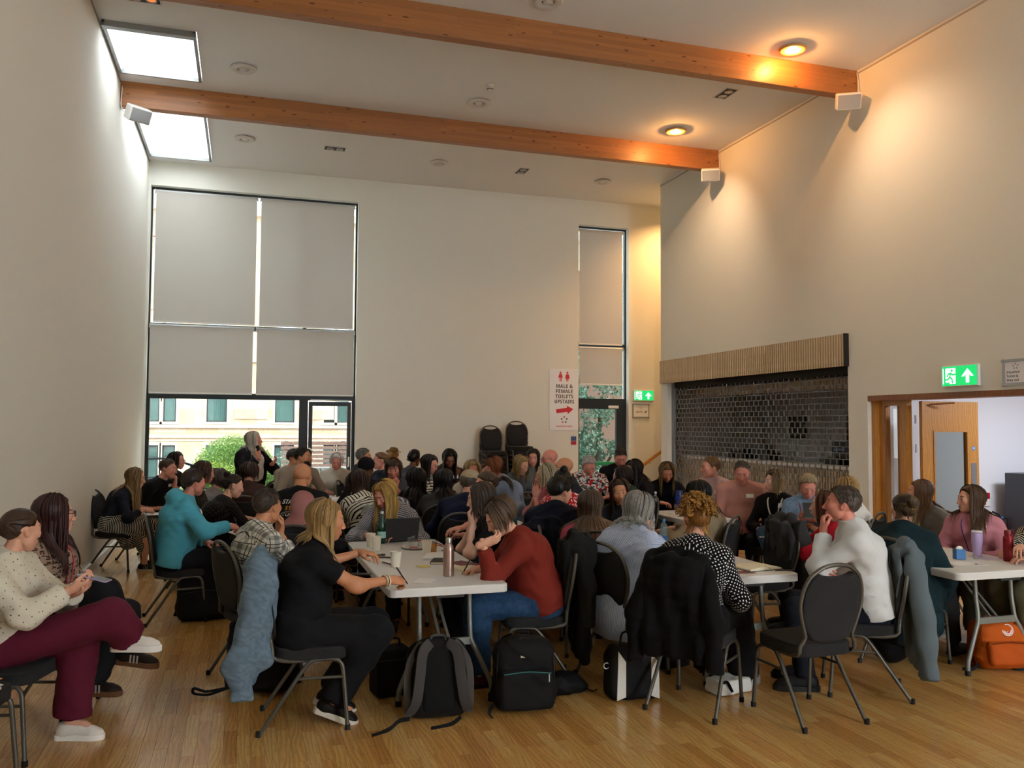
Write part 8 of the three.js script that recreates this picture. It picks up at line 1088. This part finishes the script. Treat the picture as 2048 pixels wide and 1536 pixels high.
{ const p = K[17].hands[0].at; phone([p.x - 0.05, TT + 0.007, p.z - 0.14], new THREE.Quaternion().setFromEuler(new THREE.Euler(0, 1.2, 0)), 'dark phone on the table just beyond the far hand of the blonde woman', 0x1a1716); }
{ // papers on a chair at the left edge, and the extinguisher and cabinet in the corridor
  const c = chair(-0.02 + 0.42, 11.35, R(78), 'banquet chair at the picture edge piled with booklets'); void c;
  const d = sheet('booklet_pile', 0.44, 11.3, R(40), 0.21, 0.29, paperMat, 'pile of printed booklets with an orange cover on the chair at the edge', 'booklets', 0.03, 0.475); obj('orange_cover', rb(0.2, 0.004, 0.28, 0.001, 0.01, 0.035, -0.02, 1).rotateY(0.2), std(0xc9792c, 0.6), d);
  const x = thing('fire_extinguisher', 'red fire extinguisher in the corridor beyond the oak door', 'extinguisher', [11.25, 0.05, 7.2]); obj('cylinder', lathe([[0, 0], [0.075, 0], [0.08, 0.01], [0.08, 0.4], [0.06, 0.45], [0.03, 0.475], [0.03, 0.49], [0, 0.49]], 28), std(0xb5121f, 0.3), x); obj('valve', [cyl(0.022, 0.022, 0.06, 0, 0.48, 0, 14), bar([0, 0.53, 0], [-0.12, 0.56, 0], 0.02, 0.014), bar([0, 0.55, 0], [-0.12, 0.6, 0], 0.02, 0.012)], blackPlastic, x); obj('hose', tube([[0.02, 0.5, 0], [0.1, 0.5, 0.02], [0.11, 0.3, 0.05], [0.085, 0.12, 0.04]], 0.011, 24, 8), blackPlastic, x); obj('gauge', new THREE.SphereGeometry(0.016, 12, 8).translate(0.02, 0.52, 0.02), std(0x3f8fd0, 0.3), x);
  const n = thing('fire_notice', 'small red and white fire notice above the extinguisher', 'notice', [11.68, 0.95, 7.35], 0); obj('panel', rb(0.16, 0.2, 0.006, 0.002, 0, 0, 0), paperMat, n); obj('panel', [b2(-0.07, 0.0, 0.003, 0.07, 0.08, 0.005), b2(-0.07, -0.08, 0.003, 0.0, -0.01, 0.005)], std(0xb5121f, 0.4), n); n.position.set(11.22, 0.8, 7.012);
  const cb = thing('grey_cabinet', 'dark grey cabinet in the corridor at the picture edge', 'cabinet', [11.8, 0, 7.5]); cb.rotation.y = -PI / 2; obj('carcass', rb(0.6, 1.16, 0.9, 0.008, 0, 0.58, 0), std(0x40454b, 0.5), cb); obj('door', rb(0.02, 1.06, 0.42, 0.004, -0.305, 0.58, -0.215, 1), std(0x464b52, 0.45), cb); obj('door', rb(0.02, 1.06, 0.42, 0.004, -0.305, 0.58, 0.215, 1), std(0x464b52, 0.45), cb); obj('handle', [rod([-0.33, 0.6, -0.04], [-0.33, 0.75, -0.04], 0.006), rod([-0.33, 0.6, 0.04], [-0.33, 0.75, 0.04], 0.006)], steel, cb);
}
// corridor ceiling lamp
{
  const t = thing('ceiling_lamp', 'square lit ceiling panel of the corridor beyond the oak door', 'light', [11.2, 2.69, 9.2]); obj('frame', extr(poly(rect(-0.62, -0.32, 0.62, 0.32), [rect(-0.59, -0.29, 0.59, 0.29)]), 0.02).rotateX(PI / 2), whitePlastic, t); obj('lamp_panel', b2(-0.59, -0.012, -0.29, 0.59, -0.006, 0.29), new THREE.MeshStandardMaterial({ color: 0x222222, emissive: 0xeaf2ff, emissiveIntensity: 1.5 }), t);
  const l = new THREE.RectAreaLight(0xeef2ff, 20, 1.18, 0.58); l.position.set(0, -0.02, 0); l.rotation.x = -PI / 2; t.add(l);
}

renderer.render(scene, camera);
